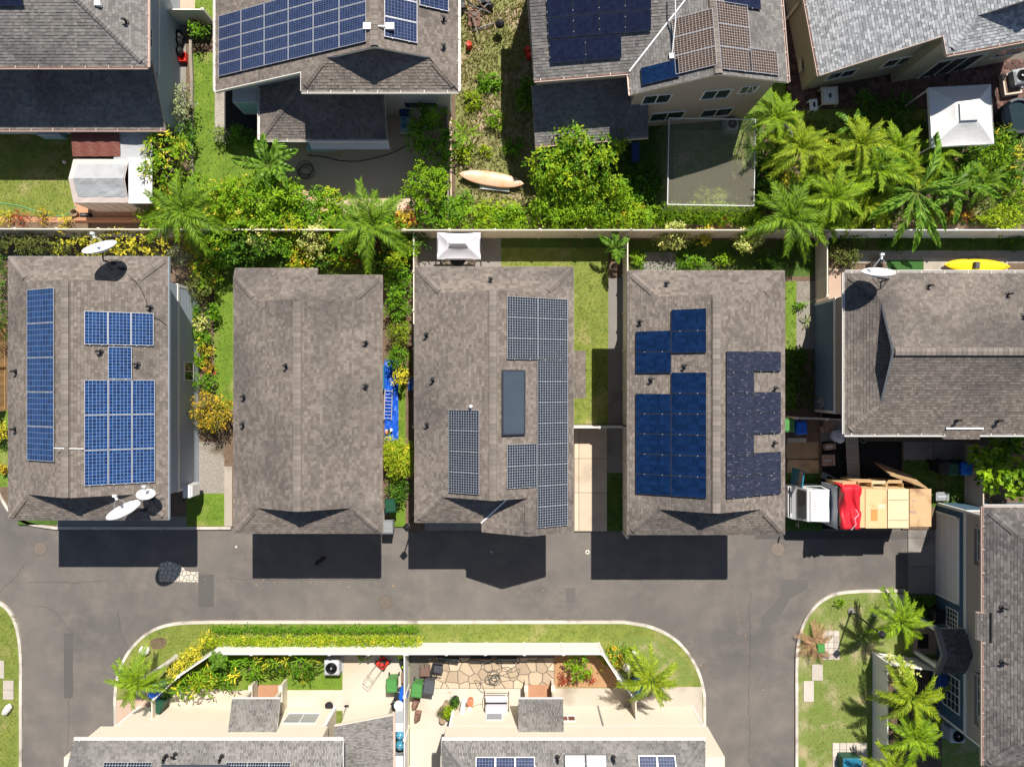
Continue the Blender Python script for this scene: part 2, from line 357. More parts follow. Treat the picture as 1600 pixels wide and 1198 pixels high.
# raised yard north of the road
north = [(-900,762),(0,762),(8,780),(22,800),(48,815),(90,822),(631,822),(640,829),(897,829),(980,829),(1226,829),(1283,829),(1283,689),(1408,689),(1408,826),(1418,826),(1462,826),(1462,790),(2500,790),(2500,-1500),(-900,-1500)]
sheet('yard_ground', north, ZY, 'soil', th=.14)
isl = smooth([(184,1300),(184,1130),(184,1080),(191,1046),(207,1015),(235,989),(272,976),(330,973)], 5)+[(500,973),(700,973),(900,973)]+smooth([(975,973),(1020,982),(1057,1003),(1083,1037),(1096,1075),(1098,1120),(1098,1300)], 5)
isr = smooth([(1246,1300),(1246,1100),(1246,1040),(1249,1000),(1262,964),(1288,937),(1325,926),(1413,924)], 5)
isw = smooth([(-40,922),(0,943),(18,961),(28,990),(32,1030),(32,1100),(32,1300)], 5)
sheet('lawn', isl, ZY, 'lawn', th=.14)
sheet('lawn', isr+[(1418,925),(1418,930),(1462,930),(2300,930),(2300,1300)], ZY, 'lawn_dry', th=.14)
sheet('lawn', isw+[(-900,1300),(-900,922)], ZY, 'lawn', th=.14)
for pts, sd in ((isl, 1), (isr, 1), (isw, 1), (smooth([(-20,745),(-2,762),(8,780),(22,800),(48,815),(90,822)], 4)+[(200,822),(362,822)], -1)):
    m = M(); strip(m, [W(x, y).to_2d() for x, y in pts], .16, -.02, ZY+.012, sd); m.build('kerb', A['kerb'], kind='structure')
z = ZY
def lay(name, mat, pts, i=1): return sheet(name, pts, ZY+.004*i, mat)
lay('lawn', 'lawn_rich', rect(293,770,352,821)); lay('gravel_bed', 'gravel', rect(309,690,352,770)); lay('footpath', 'concrete', rect(352,728,364,821), 2)
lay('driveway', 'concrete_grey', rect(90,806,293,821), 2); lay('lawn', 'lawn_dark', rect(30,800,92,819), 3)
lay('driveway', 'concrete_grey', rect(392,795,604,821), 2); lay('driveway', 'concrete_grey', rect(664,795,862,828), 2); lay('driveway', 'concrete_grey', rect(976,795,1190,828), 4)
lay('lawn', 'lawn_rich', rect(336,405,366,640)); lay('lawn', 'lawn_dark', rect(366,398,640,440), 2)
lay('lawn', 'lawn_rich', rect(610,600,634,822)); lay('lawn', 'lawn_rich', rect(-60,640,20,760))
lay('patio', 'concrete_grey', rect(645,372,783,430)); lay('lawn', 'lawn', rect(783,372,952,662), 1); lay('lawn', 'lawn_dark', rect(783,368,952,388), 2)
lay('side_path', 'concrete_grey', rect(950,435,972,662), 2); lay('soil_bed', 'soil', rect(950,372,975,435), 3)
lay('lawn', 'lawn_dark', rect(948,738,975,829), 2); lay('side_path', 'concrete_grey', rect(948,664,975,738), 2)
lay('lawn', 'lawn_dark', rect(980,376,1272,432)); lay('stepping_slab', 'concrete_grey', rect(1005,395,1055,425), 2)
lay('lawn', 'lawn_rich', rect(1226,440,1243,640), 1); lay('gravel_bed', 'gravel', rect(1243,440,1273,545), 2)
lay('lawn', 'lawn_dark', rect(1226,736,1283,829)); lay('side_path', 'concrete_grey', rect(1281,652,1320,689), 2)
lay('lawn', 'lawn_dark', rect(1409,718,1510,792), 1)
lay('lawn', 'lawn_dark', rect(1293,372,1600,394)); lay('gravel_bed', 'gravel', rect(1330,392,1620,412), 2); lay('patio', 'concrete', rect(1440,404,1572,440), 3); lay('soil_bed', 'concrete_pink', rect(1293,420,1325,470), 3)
lay('artificial_turf', 'turf', rect(1384,407,1441,440), 4)
# gardens of the northern houses
lay('lawn', 'lawn', rect(-60,203,118,338)); lay('patio', 'terracotta', rect(118,300,248,349), 2); lay('path', 'terracotta', rect(-60,340,118,348), 2)
lay('footpath', 'concrete_grey', rect(262,-60,292,208)); lay('gravel_bed', 'concrete_pink', rect(283,-60,306,36), 2)
lay('lawn', 'lawn_rich', [(303,84),(337,84),(340,150),(352,210),(420,214),(440,340),(303,340)]); lay('lawn', 'lawn_rich', rect(305,-60,338,34))
lay('gravel_bed', 'gravel', rect(337,138,352,200), 2); lay('side_path', 'dark_asphalt_path_shade', rect(352,130,412,205), 2)  # side path in near-black: the shade lying on it is put into its colour
lay('patio', 'patio_tan', rect(438,150,706,335), 1)
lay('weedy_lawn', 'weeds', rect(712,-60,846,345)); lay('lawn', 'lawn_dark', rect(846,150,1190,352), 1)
lay('lawn', 'lawn_rich', rect(1170,110,1232,190), 2); lay('paving_bed', 'mortar', rect(1226,-60,1620,200), 2); lay('lawn', 'lawn', rect(1250,166,1445,240), 3)
lay('weedy_lawn', 'weeds', rect(1520,285,1640,345), 2)
# bottom lots
lay('footpath', 'concrete_pale', rect(215,1075,536,1108)); lay('lawn', 'lawn_rich', rect(345,1022,536,1076), 2)
lay('patio', 'concrete_pale', rect(536,1022,638,1140), 3); lay('driveway', 'concrete_pink', [(184,1092),(240,1085),(240,1135),(184,1190)], 2)
lay('patio', 'concrete_pale', rect(641,1074,868,1200), 1); lay('footpath', 'concrete', rect(866,1073,988,1112), 2)
lay('planting_bed', 'red_soil', [(866,1022),(930,1022),(985,1072),(866,1072)], 3); lay('paving_bed', 'mortar', rect(641,1020,866,1074), 1)
lay('driveway', 'concrete', [(986,1071),(1096,1071),(1097,1110),(1097,1200),(986,1200)], 2)
lay('soil_patch', 'soil', smooth([(236,1000),(250,994),(262,998),(258,1010),(240,1012),(236,1000)], 2)[:-1], 1)
lay('lawn', 'lawn_dry', smooth([(960,1000),(1010,995),(1060,1020),(1085,1062),(1020,1068),(985,1050),(960,1000)], 3)[:-1], 1)
lay('soil_bed', 'soil', rect(1386,1045,1470,1320), 1); lay('lawn', 'lawn_dark', [(1414,928),(1462,928),(1462,1010),(1414,975)], 1)
lay('footpath', 'concrete', rect(1388,927,1414,962), 2); lay('patio', 'concrete_pink', rect(1425,975,1462,1020), 2)
sheet('driveway', rect(1283,689,1408,826), .006, 'dark_asphalt_path_shade')
# road patches and marks
for nm, pts, mt in (('road_patch', rect(310,897,334,948), 'asphalt_patch'), ('road_patch', rect(100,989,114,1090), 'asphalt_patch'), ('road_patch', rect(884,918,899,941), 'asphalt_patch'),
        ('road_patch', rect(1180,830,1420,842), 'asphalt_patch'), ('road_patch', [(1220,905),(1262,905),(1262,920),(1235,935),(1212,972),(1190,990),(1190,965),(1220,930)], 'asphalt_patch')):
    sheet(nm, pts, .004, mt)
def crackline(pts, w=.022):
    q = smooth(pts, 9); q = [(x+rng.uniform(-1.6, 1.6), y+rng.uniform(-1.6, 1.6)) for x, y in q]
    m = M(); strip(m, [W(x, y).to_2d() for x, y in q], w, .001, .0065); m.build('crack', A['crack'], kind='structure')
for c in ([(1173,925),(1171,960),(1172,1010),(1171,1060),(1170,1110),(1172,1150),(1170,1175),(1175,1198)], [(45,910),(80,909),(120,910),(165,907)], [(183,955),(188,980),(195,1003),(204,1020)],
          [(108,1090),(107,1120),(106,1160),(105,1200)], [(60,945),(85,955),(105,980),(115,989)], [(0,925),(20,905),(40,880)], [(360,903),(420,906),(500,905),(590,905)]): crackline(c)
# pale crazed concrete patch in the road
def clip(poly, a, b):      # keep the part left of the line a->b
    out = []; n = len(poly); e = (b[0]-a[0], b[1]-a[1])
    dd = [e[0]*(p[1]-a[1])-e[1]*(p[0]-a[0]) for p in poly]
    for i in range(n):
        p, q, dp, dq = poly[i], poly[(i+1) % n], dd[i], dd[(i+1) % n]
        if dp >= 0: out.append(p)
        if (dp >= 0) != (dq >= 0):
            t = dp/(dp-dq); out.append((p[0]+(q[0]-p[0])*t, p[1]+(q[1]-p[1])*t))
    return out
def voronoi(bound, step, gap, jit=.36):
    bound = [tuple(p) for p in bound]; n = len(bound)
    if sum(bound[i][0]*bound[(i+1) % n][1]-bound[(i+1) % n][0]*bound[i][1] for i in range(n)) < 0: bound = bound[::-1]
    xs = [p[0] for p in bound]; ys = [p[1] for p in bound]; seeds = []
    i = 0; y = min(ys)-step
    while y < max(ys)+step:
        x = min(xs)-step+(i % 2)*step/2
        while x < max(xs)+step: seeds.append((x+rng.uniform(-jit, jit)*step, y+rng.uniform(-jit, jit)*step)); x += step
        y += step; i += 1
    cells = []
    for s in seeds:
        c = bound
        for q in seeds:
            d = math.hypot(q[0]-s[0], q[1]-s[1])
            if q is s or d > 2.6*step: continue
            ux, uy = (q[0]-s[0])/d, (q[1]-s[1])/d; mx, my = s[0]+ux*(d/2-gap/2), s[1]+uy*(d/2-gap/2)
            c = clip(c, (mx, my), (mx-uy, my+ux))
            if len(c) < 3: break
        if len(c) >= 3:
            ar = abs(sum(c[i][0]*c[(i+1) % len(c)][1]-c[(i+1) % len(c)][0]*c[i][1] for i in range(len(c))))/2
            if ar > .2*step*step*.3: cells.append(c)
    return cells
cp = sheet('crazed_paving', [(249,880),(262,876),(280,882),(296,893),(310,893),(310,909),(249,908)], .004, 'mortar')
m = M()
for c in voronoi(G([(249,880),(262,876),(280,882),(296,893),(310,893),(310,909),(249,908)]), .26, .035): m.prism(c, .004, .012)
m.build('stone', A['concrete_pale'], cp, kind='stuff')
# flagstone patio, stone by stone
fp = bpy.data.objects.get('paving_bed.001') or bpy.data.objects['paving_bed']
for c in voronoi(G(rect(670,1026,865,1073)), .62, .05):
    m = M(); h = ZY+.03+rng.uniform(0, .012); m.prism(c, ZY+.002, h); m.build('flagstone', A['stone'], fp)
m = M()
for c in voronoi(G(rect(1228,20,1300,172)), .30, .05): m.prism(c, ZY+.002, ZY+.035+rng.uniform(0, .01))
for c in voronoi(G(rect(1300,95,1600,172)), .34, .05): m.prism(c, ZY+.002, ZY+.035+rng.uniform(0, .01))
m.build('paving_stone', A['stone_red'], bpy.data.objects['paving_bed'], kind='stuff')
def slabs(name, mat, rects, z0=.0, th=.03, parent_name='driveway'):
    par = None
    for i, (x0, y0, x1, y1) in enumerate(rects):
        a, b = W(x0, y1), W(x1, y0); m = M(); m.bbox(a.x+.012, b.x-.012, a.y+.012, b.y-.012, z0, z0+th+rng.uniform(0, .004), .008)
        if par is None: par = sheet(parent_name, rect(min(r[0] for r in rects), min(r[1] for r in rects), max(r[2] for r in rects), max(r[3] for r in rects)), z0+.004, 'mortar')
        m.build(name, A[mat], par)
slabs('slab', 'concrete_tan', [(897,664,904,716),(897,716,904,769),(897,769,904,829),(904,664,948,716),(904,716,948,769),(904,769,948,829)], ZY)
slabs('slab', 'concrete_grey', [(1418,827,1461,840),(1418,840,1461,884),(1418,884,1461,927)], ZY-.1)
slabs('slab', 'concrete_grey', [(1409,689,1456,718),(1456,689,1510,718)], ZY, parent_name='footpath')
slabs('paver', 'paver', [(1283+i*9,984+j*9,1292+i*9,993+j*9) for i in range(3) for j in range(5)], ZY, .025, 'paved_pad')
slabs('paver', 'paver', [(1299+i*11,1158+j*11,1310+i*11,1169+j*11) for i in range(5) for j in range(4)], ZY, .025, 'paved_pad')
slabs('paver', 'paver', [(7,1061,24,1076),(7,1076,24,1091)], ZY, .025, 'paved_pad')
for r in ((1267,1036,1284,1061), (1254,1062,1270,1094), (0,1030,9,1058), (1302,950,1314,953)):
    a, b = W(r[0], r[3]), W(r[2], r[1])
    if r[0] != 1302: M().bbox(a.x, b.x, a.y, b.y, ZY, ZY+.035, .01).build('stepping_slab', A['paver'], kind='structure')
# low retaining strips
m = M(); strip(m, [W(x, y).to_2d() for x, y in ((303,30),(301,80),(303,130),(302,200),(304,290))], .16, .05, .32); m.build('retaining_kerb', A['wood_grey'], kind='structure')
m = M(); strip(m, [W(x, y).to_2d() for x, y in ((120,344),(248,344))], .18, .1, .3); m.build('retaining_kerb', A['terracotta'], kind='structure')
# grass tufts (nobody could count them)
def tufts(name, label, mat, regions, dens, hgt):
    V = []; T = []
    pts = []
    for x0, y0, x1, y1, k in regions:
        a, b = W(x0, y1), W(x1, y0); n = int((b.x-a.x)*(b.y-a.y)*dens*k)
        pts.append(np.stack([nr.uniform(a.x, b.x, n), nr.uniform(a.y, b.y, n)], 1))
    P = np.concatenate(pts); n = len(P); k = 3
    ang = nr.uniform(0, 6.283, (n, k)); h = hgt*nr.uniform(.5, 1.3, (n, k)); lean = nr.uniform(.3, 1.3, (n, k)); w = .018+hgt*.12
    bx = P[:, None, 0]+np.zeros((n, k)); by = P[:, None, 1]+np.zeros((n, k))
    dx, dy = np.cos(ang), np.sin(ang)
    b0 = np.stack([bx-dy*w, by+dx*w, np.full_like(bx, ZY)], -1); b1 = np.stack([bx+dy*w, by-dx*w, np.full_like(bx, ZY)], -1)
    tp = np.stack([bx+dx*h*lean, by+dy*h*lean, ZY+h], -1)
    V = np.stack([b0, b1, tp], 2).reshape(-1, 3); F = np.arange(len(V)).reshape(-1, 3)
    T = np.repeat(nr.rand(n)*.6, k)+nr.rand(n*k)*.4
    o = mobj(name, npmesh(name, V, F, T, A[mat])); tag(o, label, 'grass', kind='stuff')
tufts('grass', 'short green lawn grass growing in the yards and verges', 'grass_blade',
      [(0,205,110,338,1),(305,86,338,330,1),(338,215,400,300,1),(305,0,336,34,1),(294,772,350,820,1),(338,410,364,620,1),(785,380,948,415,1),(898,418,948,655,1),(350,975,960,1000,.8),(235,985,330,1020,.8),(0,960,28,1198,1),(360,1045,534,1072,1),(1172,130,1228,180,1),(1250,170,1330,215,1),(1227,440,1242,640,1),(612,620,632,690,1)], 55, .045)
tufts('weeds', 'long straggly weeds and dry grass between the grey roofs', 'grass_dry_blade', [(714,0,844,340,1),(1522,290,1600,340,1)], 60, .16)
tufts('grass', 'patchy dry verge grass beside the curved kerb at right', 'grass_dry_blade', [(1290,935,1390,1000,1),(1262,985,1355,1198,.9),(1000,1000,1080,1065,.6)], 50, .045)
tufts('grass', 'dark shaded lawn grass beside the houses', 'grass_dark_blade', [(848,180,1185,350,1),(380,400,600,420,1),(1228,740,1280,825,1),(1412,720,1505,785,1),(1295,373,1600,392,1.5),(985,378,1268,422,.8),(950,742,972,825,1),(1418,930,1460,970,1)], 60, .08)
# manhole covers
def manhole(px, py, r, label):
    p = W(px, py); t = thing('manhole_cover', label, 'manhole cover', (p.x, p.y, .004))
    m = M(); m.lathe(0, 0, [(r, 0), (r, .012), (r-.06, .014), (r-.06, .006), (.01, .006)], 28); m.build('frame', A['iron'], t)
    m = M(); m.lathe(0, 0, [(r-.075, .0), (r-.075, .014), (.05, .016), (.01, .016)], 28)
    for i in range(-3, 4):
        for j in range(-3, 4):
            if math.hypot(i, j) < 3.4: m.box(i*.08-.02, i*.08+.02, j*.08-.02, j*.08+.02, .016, .024)
    m.build('lid', A['iron'], t)
manhole(63, 857, .40, 'round iron manhole cover near the left house on the street corner')
manhole(1215, 858, .36, 'round iron manhole cover in front of the white truck')
manhole(602, 940, .40, 'round iron manhole cover in the middle of the street below the grey bin')
# ---------------------------------------------------------------- houses
def clip_uv(poly, quad):
    c = quad; n = len(poly)
    for i in range(n):
        c = clip(c, poly[i], poly[(i+1) % n])
        if len(c) < 3: return []
    return c
class House:
    def __init__(s, label, ox, oy, rz=0., shingle='shingle_brown', fascia='fascia_brown', expo=.14, tabw=.18):
        s.e = thing('house', label, 'house', (ox, oy, 0), rz)
        s.mw = Matrix.Translation((ox, oy, 0)) @ Matrix.Rotation(rz, 4, 'Z'); s.im = s.mw.inverted()
        s.deck = M(); s.sh = M(); s.caps = M(); s.rg = M(); s.planes = {}; s.sm = shingle; s.fa = fascia; s.expo = expo; s.tabw = tabw; s.roofs = []
    def L(s, px, py, h): return s.im @ W(px, py, h)
    def face(s, pts, name=None, th=.16, shingles=True):
        P = [Vector(p) for p in pts]; n = Vector((0, 0, 0))
        for i in range(len(P)):
            a, b = P[i], P[(i+1) % len(P)]; n += Vector(((a.y-b.y)*(a.z+b.z), (a.z-b.z)*(a.x+b.x), (a.x-b.x)*(a.y+b.y)))
        if n.z < 0: P = P[::-1]; n = -n
        n.normalize(); s.deck.slab(P, th)
        v = Vector((0, 0, 1))-n*n.z; v.normalize(); u = v.cross(n).normalized(); o = P[0]
        if name: s.planes[name] = (s.mw @ o, (s.mw.to_3x3() @ n).normalized(), (s.mw.to_3x3() @ u).normalized(), (s.mw.to_3x3() @ v).normalized())
        if not shingles: return
        pu = [((p-o).dot(u), (p-o).dot(v)) for p in P]
        v0 = min(p[1] for p in pu); v1 = max(p[1] for p in pu); u0 = min(p[0] for p in pu); u1 = max(p[0] for p in pu)
        r = v0-.02
        while r < v1:
            x = u0-rng.random()*s.tabw
            while x < u1:
                w = s.tabw*rng.uniform(.55, 1.45); q = [(x, r), (x+w-.006, r), (x+w-.006, r+s.expo), (x, r+s.expo)]
                c = q if all(all((pu[(i+1) % len(pu)][0]-pu[i][0])*(p[1]-pu[i][1])-(pu[(i+1) % len(pu)][1]-pu[i][1])*(p[0]-pu[i][0]) >= -1e-9 for i in range(len(pu))) for p in q) else clip_uv(pu, q)
                if len(c) >= 3:
                    hh = rng.choice((.015, .019, .027)); t = rng.random()
                    lift = lambda p: (.005+(hh-.005)*(1-(p[1]-r)/s.expo))
                    top = [o+u*p[0]+v*p[1]+n*lift(p) for p in c]; k = len(c); fs = [tuple(range(k))]; vv = list(top)
                    lo = [i for i in range(k) if abs(c[i][1]-r) < 1e-6]
                    if len(lo) == 2 and (lo[1] == lo[0]+1 or lo == [0, k-1]):
                        i, j = (lo[0], lo[1]) if lo[1] == lo[0]+1 else (lo[1], lo[0])
                        vv += [o+u*c[i][0]+v*c[i][1]+n*.0005, o+u*c[j][0]+v*c[j][1]+n*.0005]; fs.append((i, k, k+1, j))
                    s.sh.add(vv, fs, 0, t)
                x += w
            r += s.expo
    def cap(s, a, b, w=.15):           # overlapping ridge or hip caps from a to b (upwards)
        a, b = Vector(a), Vector(b); d = b-a; L = d.length; d.normalize(); side = d.cross(Vector((0, 0, 1))).normalized(); up = side.cross(d).normalized()
        k = int(L/.17)-1
        for i in range(1, k):
            p = a+d*(i*.17); q = a+d*(i*.17+.20); t = .35+.65*rng.random(); dr = .055
            vs = [p+up*.055, q+up*.035, p+side*w-up*(dr-.045), q+side*w-up*(dr-.03), p-side*w-up*(dr-.045), q-side*w-up*(dr-.03), p+side*w-up*(dr+.0), p-side*w-up*(dr+.0), p+up*.0]
            s.caps.add(vs, [(0, 2, 3, 1), (4, 0, 1, 5), (8, 6, 2, 0), (8, 0, 4, 7)], 0, t)
    def ridge(s, a, b):                # raised ridge vent with its own cap shingles
        a, b = Vector(a), Vector(b); d = (b-a); L = d.length; d.normalize(); side = d.cross(Vector((0, 0, 1))).normalized(); up = Vector((0, 0, 1)); k = int(L/.24); m = s.rg; up = Vector((0, 0, 1))
        for i in range(k):
            p = a+d*(i*.24+.01); q = a+d*(i*.24+.245); t = .3+.7*rng.random()
            for w0, w1, z0, z1 in ((0, .17, .045, -.012), (0, -.17, .045, -.012)):
                m.add([p+side*w0+up*(z0+.012), q+side*w0+up*z0, q+side*w1+up*(z1+.02), p+side*w1+up*(z1+.032), p+side*w1+up*(z1-.04), q+side*w1+up*(z1-.04)], [(0, 1, 2, 3) if w1 < 0 else (3, 2, 1, 0), (3, 2, 5, 4) if w1 < 0 else (4, 5, 2, 3)], 0, t)
        for w in (.19, -.19): m.tube([a+side*w-up*.045, b+side*w-up*.045], .009, 4, 1, .5)
    def finish(s, vents=(), ventplane=None):
        r = s.deck.build('roof', [A[s.fa]], s.e)
        if s.sh.f: s.sh.build('shingles', A[s.sm], r, kind='stuff')
        if s.caps.f: s.caps.build('ridge_caps', A[s.sm], r, kind='stuff')
        if s.rg.f: s.rg.build('ridge_vent', [A['ridge'], A['fascia_brown']], r, kind='stuff')
        s.r = r
        return r
    def vent(s, px, py, plane, k=0):
        p0, n, u, v = s.planes[plane]; p = s.im @ ray(px, py, p0, n)
        m = M(); m.lathe(0, 0, [(.13, .0), (.13, .03), (.05, .05), (.045, .32), (.06, .33), (.06, .36), (.01, .36)], 8)
        if k: m.box(-.03, .03, -.16, .16, .30, .36)
        else: m.box(-.12, .12, -.03, .03, .27, .33)
        m.build('vent_pipe', A['vent_black'], s.e, loc=p, rot=(0, 0, rng.uniform(-.4, .4)))
    # ---- walls
    def walls(s, x0, x1, y0, y1, z0, z1, mat, lap=.18, name='wall'):
        m = M(); vs = []; fs = []; z = z0; k = max(1, round((z1-z0)/lap)); st = (z1-z0)/k
        rings = []
        for i in range(k):
            for e, zz in ((.016 if lap < 1 else 0, z0+i*st), (0., z0+(i+1)*st)):
                rings.append([(x0-e, y0-e, zz), (x1+e, y0-e, zz), (x1+e, y1+e, zz), (x0-e, y1+e, zz)])
        for r in rings: vs += r
        for i in range(len(rings)-1):
            for j in range(4): fs.append((i*4+j, i*4+(j+1) % 4, i*4+4+(j+1) % 4, i*4+4+j))
        o = (len(rings)-1)*4; fs.append((o, o+1, o+2, o+3)); m.add(vs, fs, 0, .5)
        return m.build(name, A[mat], s.e)
    def trimbox(s, x0, x1, y0, y1, z0, z1, mat='trim', name='trim'): return M().box(x0, x1, y0, y1, z0, z1).build(name, A[mat], s.e)
    def belt(s, x0, x1, y0, y1, z, h=.22, mat='trim', e=.035):
        m = M(); m.box(x0-e, x1+e, y0-e, y0, z, z+h); m.box(x0-e, x1+e, y1, y1+e, z, z+h); m.box(x0-e, x0, y0, y1, z, z+h); m.box(x1, x1+e, y0, y1, z, z+h)
        m.build('belt_trim', A[mat], s.e)
    def corners(s, x0, x1, y0, y1, z0, z1, mat='trim', w=.12):
        for cx in (x0, x1):
            for cy in (y0, y1):
                sx = -1 if cx == x0 else 1; sy = -1 if cy == y0 else 1
                m = M(); a, b = sorted((cx+sx*.028, cx-sx*w)); c, d = sorted((cy+sy*.028, cy-sy*w)); m.box(a, b, c, d, z0, z1); m.build('corner_board', A[mat], s.e)
    def window(s, side, at, c, w, z0, z1, panes=2, frame='trim', glass='glass', depth=.06, grid=False, fw=.055):
        # side N/S/E/W, at = coordinate of the wall plane, c = centre along the wall
        m = M(); h = z1-z0
        m.box(-w/2-fw, w/2+fw, -.01, depth, 0-fw, 0); m.box(-w/2-fw, w/2+fw, -.01, depth, h, h+fw); m.box(-w/2-fw, -w/2, -.01, depth, 0, h); m.box(w/2, w/2+fw, -.01, depth, 0, h)
        for i in range(1, panes): x = -w/2+w*i/panes; m.box(x-.025, x+.025, 0, depth*.8, 0, h)
        if grid:
            for i in range(1, 4): m.box(-w/2, w/2, 0, .035, h*i/4-.012, h*i/4+.012)
            for i in range(1, panes*2): x = -w/2+w*i/(panes*2); m.box(x-.012, x+.012, 0, .034, 0, h)
        ang = {'N': 0, 'E': -math.pi/2, 'S': math.pi, 'W': math.pi/2}[side]
        loc = (c, at, z0) if side in 'NS' else (at, c, z0)
        o = m.build('window', A[frame], s.e, loc=loc, rot=(0, 0, ang))
        for i in range(panes):
            x = -w/2+w*i/panes; M().box(x+.02, x+w/panes-.02, -.008, .022, .0, h).build('pane', A[glass], o)
        return o
    def gutter(s, a, b, z, mat='gutter_white', out=(0, -1), every=1.15, straps=True):
        a = Vector(a); b = Vector(b); d = (b-a); L = d.length; d.normalize(); o = Vector(out); m = M()
        P = lambda t, e, zz: (a.x+d.x*t+o.x*e, a.y+d.y*t+o.y*e, zz)
        for e0, e1, z0, z1 in ((0, .012, z-.1, z+.012), (.0121, .1, z-.1, z-.088), (.1001, .125, z-.1, z+.018)):
            m.add([P(0,e0,z0),P(L,e0,z0),P(L,e1,z0),P(0,e1,z0),P(0,e0,z1),P(L,e0,z1),P(L,e1,z1),P(0,e1,z1)], [(0,3,2,1),(4,5,6,7),(0,1,5,4),(1,2,6,5),(2,3,7,6),(3,0,4,7)], 0, .5)
        if straps:
            t = .3
            while t < L:
                m.add([P(t,-.05,z+.02),P(t+.03,-.05,z+.02),P(t+.03,.12,z+.02),P(t,.12,z+.02),P(t,-.05,z+.03),P(t+.03,-.05,z+.03),P(t+.03,.12,z+.03),P(t,.12,z+.03)], [(0,3,2,1),(4,5,6,7),(0,1,5,4),(1,2,6,5),(2,3,7,6),(3,0,4,7)], 0, .5); t += every
        m.build('gutter', A[mat], s.e)
    def ledge(s, a, b, z, w=.04, h=.16, mat='fascia_brown', name='fascia'):
        m = M(); strip(m, [Vector(a).to_2d(), Vector(b).to_2d()], w, z-h, z+.006); m.build(name, A[mat], s.e)
def dutch(H, x0, x1, y0, y1, ze, sl, d, swap=False, oh=.35, ends=(1, 1), names=('W', 'E', 'S', 'N')):
    """dutch gable roof, ridge along y (x when swap). ends: 1 dutch, 0 plain gable"""
    X = (lambda p: Vector((p[1], p[0], p[2]))) if swap else Vector
    hw = (x1-x0)/2; xc = (x0+x1)/2; zr = ze+hw*sl; zd = ze+d*sl
    ya = y0+(d if ends[0] else 0); yb = y1-(d if ends[1] else 0)
    wl = [(x0, y0, ze)]+([(x0+d, ya, zd)] if ends[0] else [])+[(xc, ya, zr), (xc, yb, zr)]+([(x0+d, yb, zd)] if ends[1] else [])+[(x0, y1, ze)]
    el = [(x1, y0, ze)]+([(x1-d, ya, zd)] if ends[0] else [])+[(xc, ya, zr), (xc, yb, zr)]+([(x1-d, yb, zd)] if ends[1] else [])+[(x1, y1, ze)]
    # split each side into convex pieces
    def side(xe, xd, nm):
        H.face([X(p) for p in ((xd, ya, zd), (xd, yb, zd), (xc, yb, zr), (xc, ya, zr))], nm)
        H.face([X(p) for p in ((xe, y0, ze), (xe, y1, ze), (xd, yb, zd), (xd, ya, zd))])
    side(x0, x0+d, names[0]); side(x1, x1-d, names[1])
    g = M()
    for e, ys, sg, nm in ((ends[0], y0, 1, names[2]), (ends[1], y1, -1, names[3])):
        yy = ys+sg*(d if e else 0)
        if e:
            q = d+oh; H.face([X(p) for p in ((x0, ys, ze), (x1, ys, ze), (x1-q, ys+sg*q, ze+q*sl), (x0+q, ys+sg*q, ze+q*sl))], nm)
            H.cap(X((x0+.1, ys+sg*.1, ze+.1*sl+.03)), X((x0+d, ys+sg*d, zd+.03))); H.cap(X((x1-.1, ys+sg*.1, ze+.1*sl+.03)), X((x1-d, ys+sg*d, zd+.03)))
            gy = ys+sg*(d+oh); tri = [X((x0+d+oh, gy, zd+oh*sl-.16)), X((x1-d-oh, gy, zd+oh*sl-.16)), X((xc, gy, zr-.15))]
        else:
            gy = ys+sg*oh; tri = [X((x0+oh, gy, ze-.1)), X((x1-oh, gy, ze-.1)), X((xc, gy, zr-.15))]
        v = X((0, sg*.06, 0)); g.add(tri+[p+v for p in tri], [(0, 1, 2), (5, 4, 3), (0, 3, 4, 1), (1, 4, 5, 2), (2, 5, 3, 0)], 0, .5)
    H.ridge(X((xc, ya+.02, zr+.03)), X((xc, yb-.02, zr+.03)))
    if g.f: g.build('gable_wall', A['wall_grey' if H.fa == 'fascia_brown' else 'wall_tan'], H.e)
    # eave fascia boards
    for a, b in (((x0, y0), (x1, y0)), ((x1, y0), (x1, y1)), ((x1, y1), (x0, y1)), ((x0, y1), (x0, y0))):
        H.ledge(X((*a, 0)), X((*b, 0)), ze-.01, mat=H.fa)
ZE, SL = 5.6, .45
def row_house(label, px0, px1, py0, py1, wall_lo, wall_hi, d=1.36, shingle='shingle_brown', **kw):
    a, b = W(px0, py1, ZE), W(px1, py0, ZE); cx, cy = (a.x+b.x)/2, (a.y+b.y)/2
    H = House(label, cx, cy, 0, shingle, **kw); hx, hy = (b.x-a.x)/2, (b.y-a.y)/2
    H.hx, H.hy = hx, hy
    if wall_lo:
        ins = .95; H.walls(-hx+ins, hx-ins, -hy+ins, hy-ins, .05, 2.6, wall_lo); H.walls(-hx+ins+.0, hx-ins, -hy+ins, hy-ins, 2.601, ZE-.02, wall_hi, lap=9)
        H.belt(-hx+ins, hx-ins, -hy+ins, hy-ins, 2.5, .2); H.corners(-hx+ins, hx-ins, -hy+ins, hy-ins, .05, 2.5)
        M().box(-hx+.05, hx-.05, -hy+.05, hy-.05, ZE-.17, ZE-.12).build('soffit', A['wall_white'], H.e)
    return H
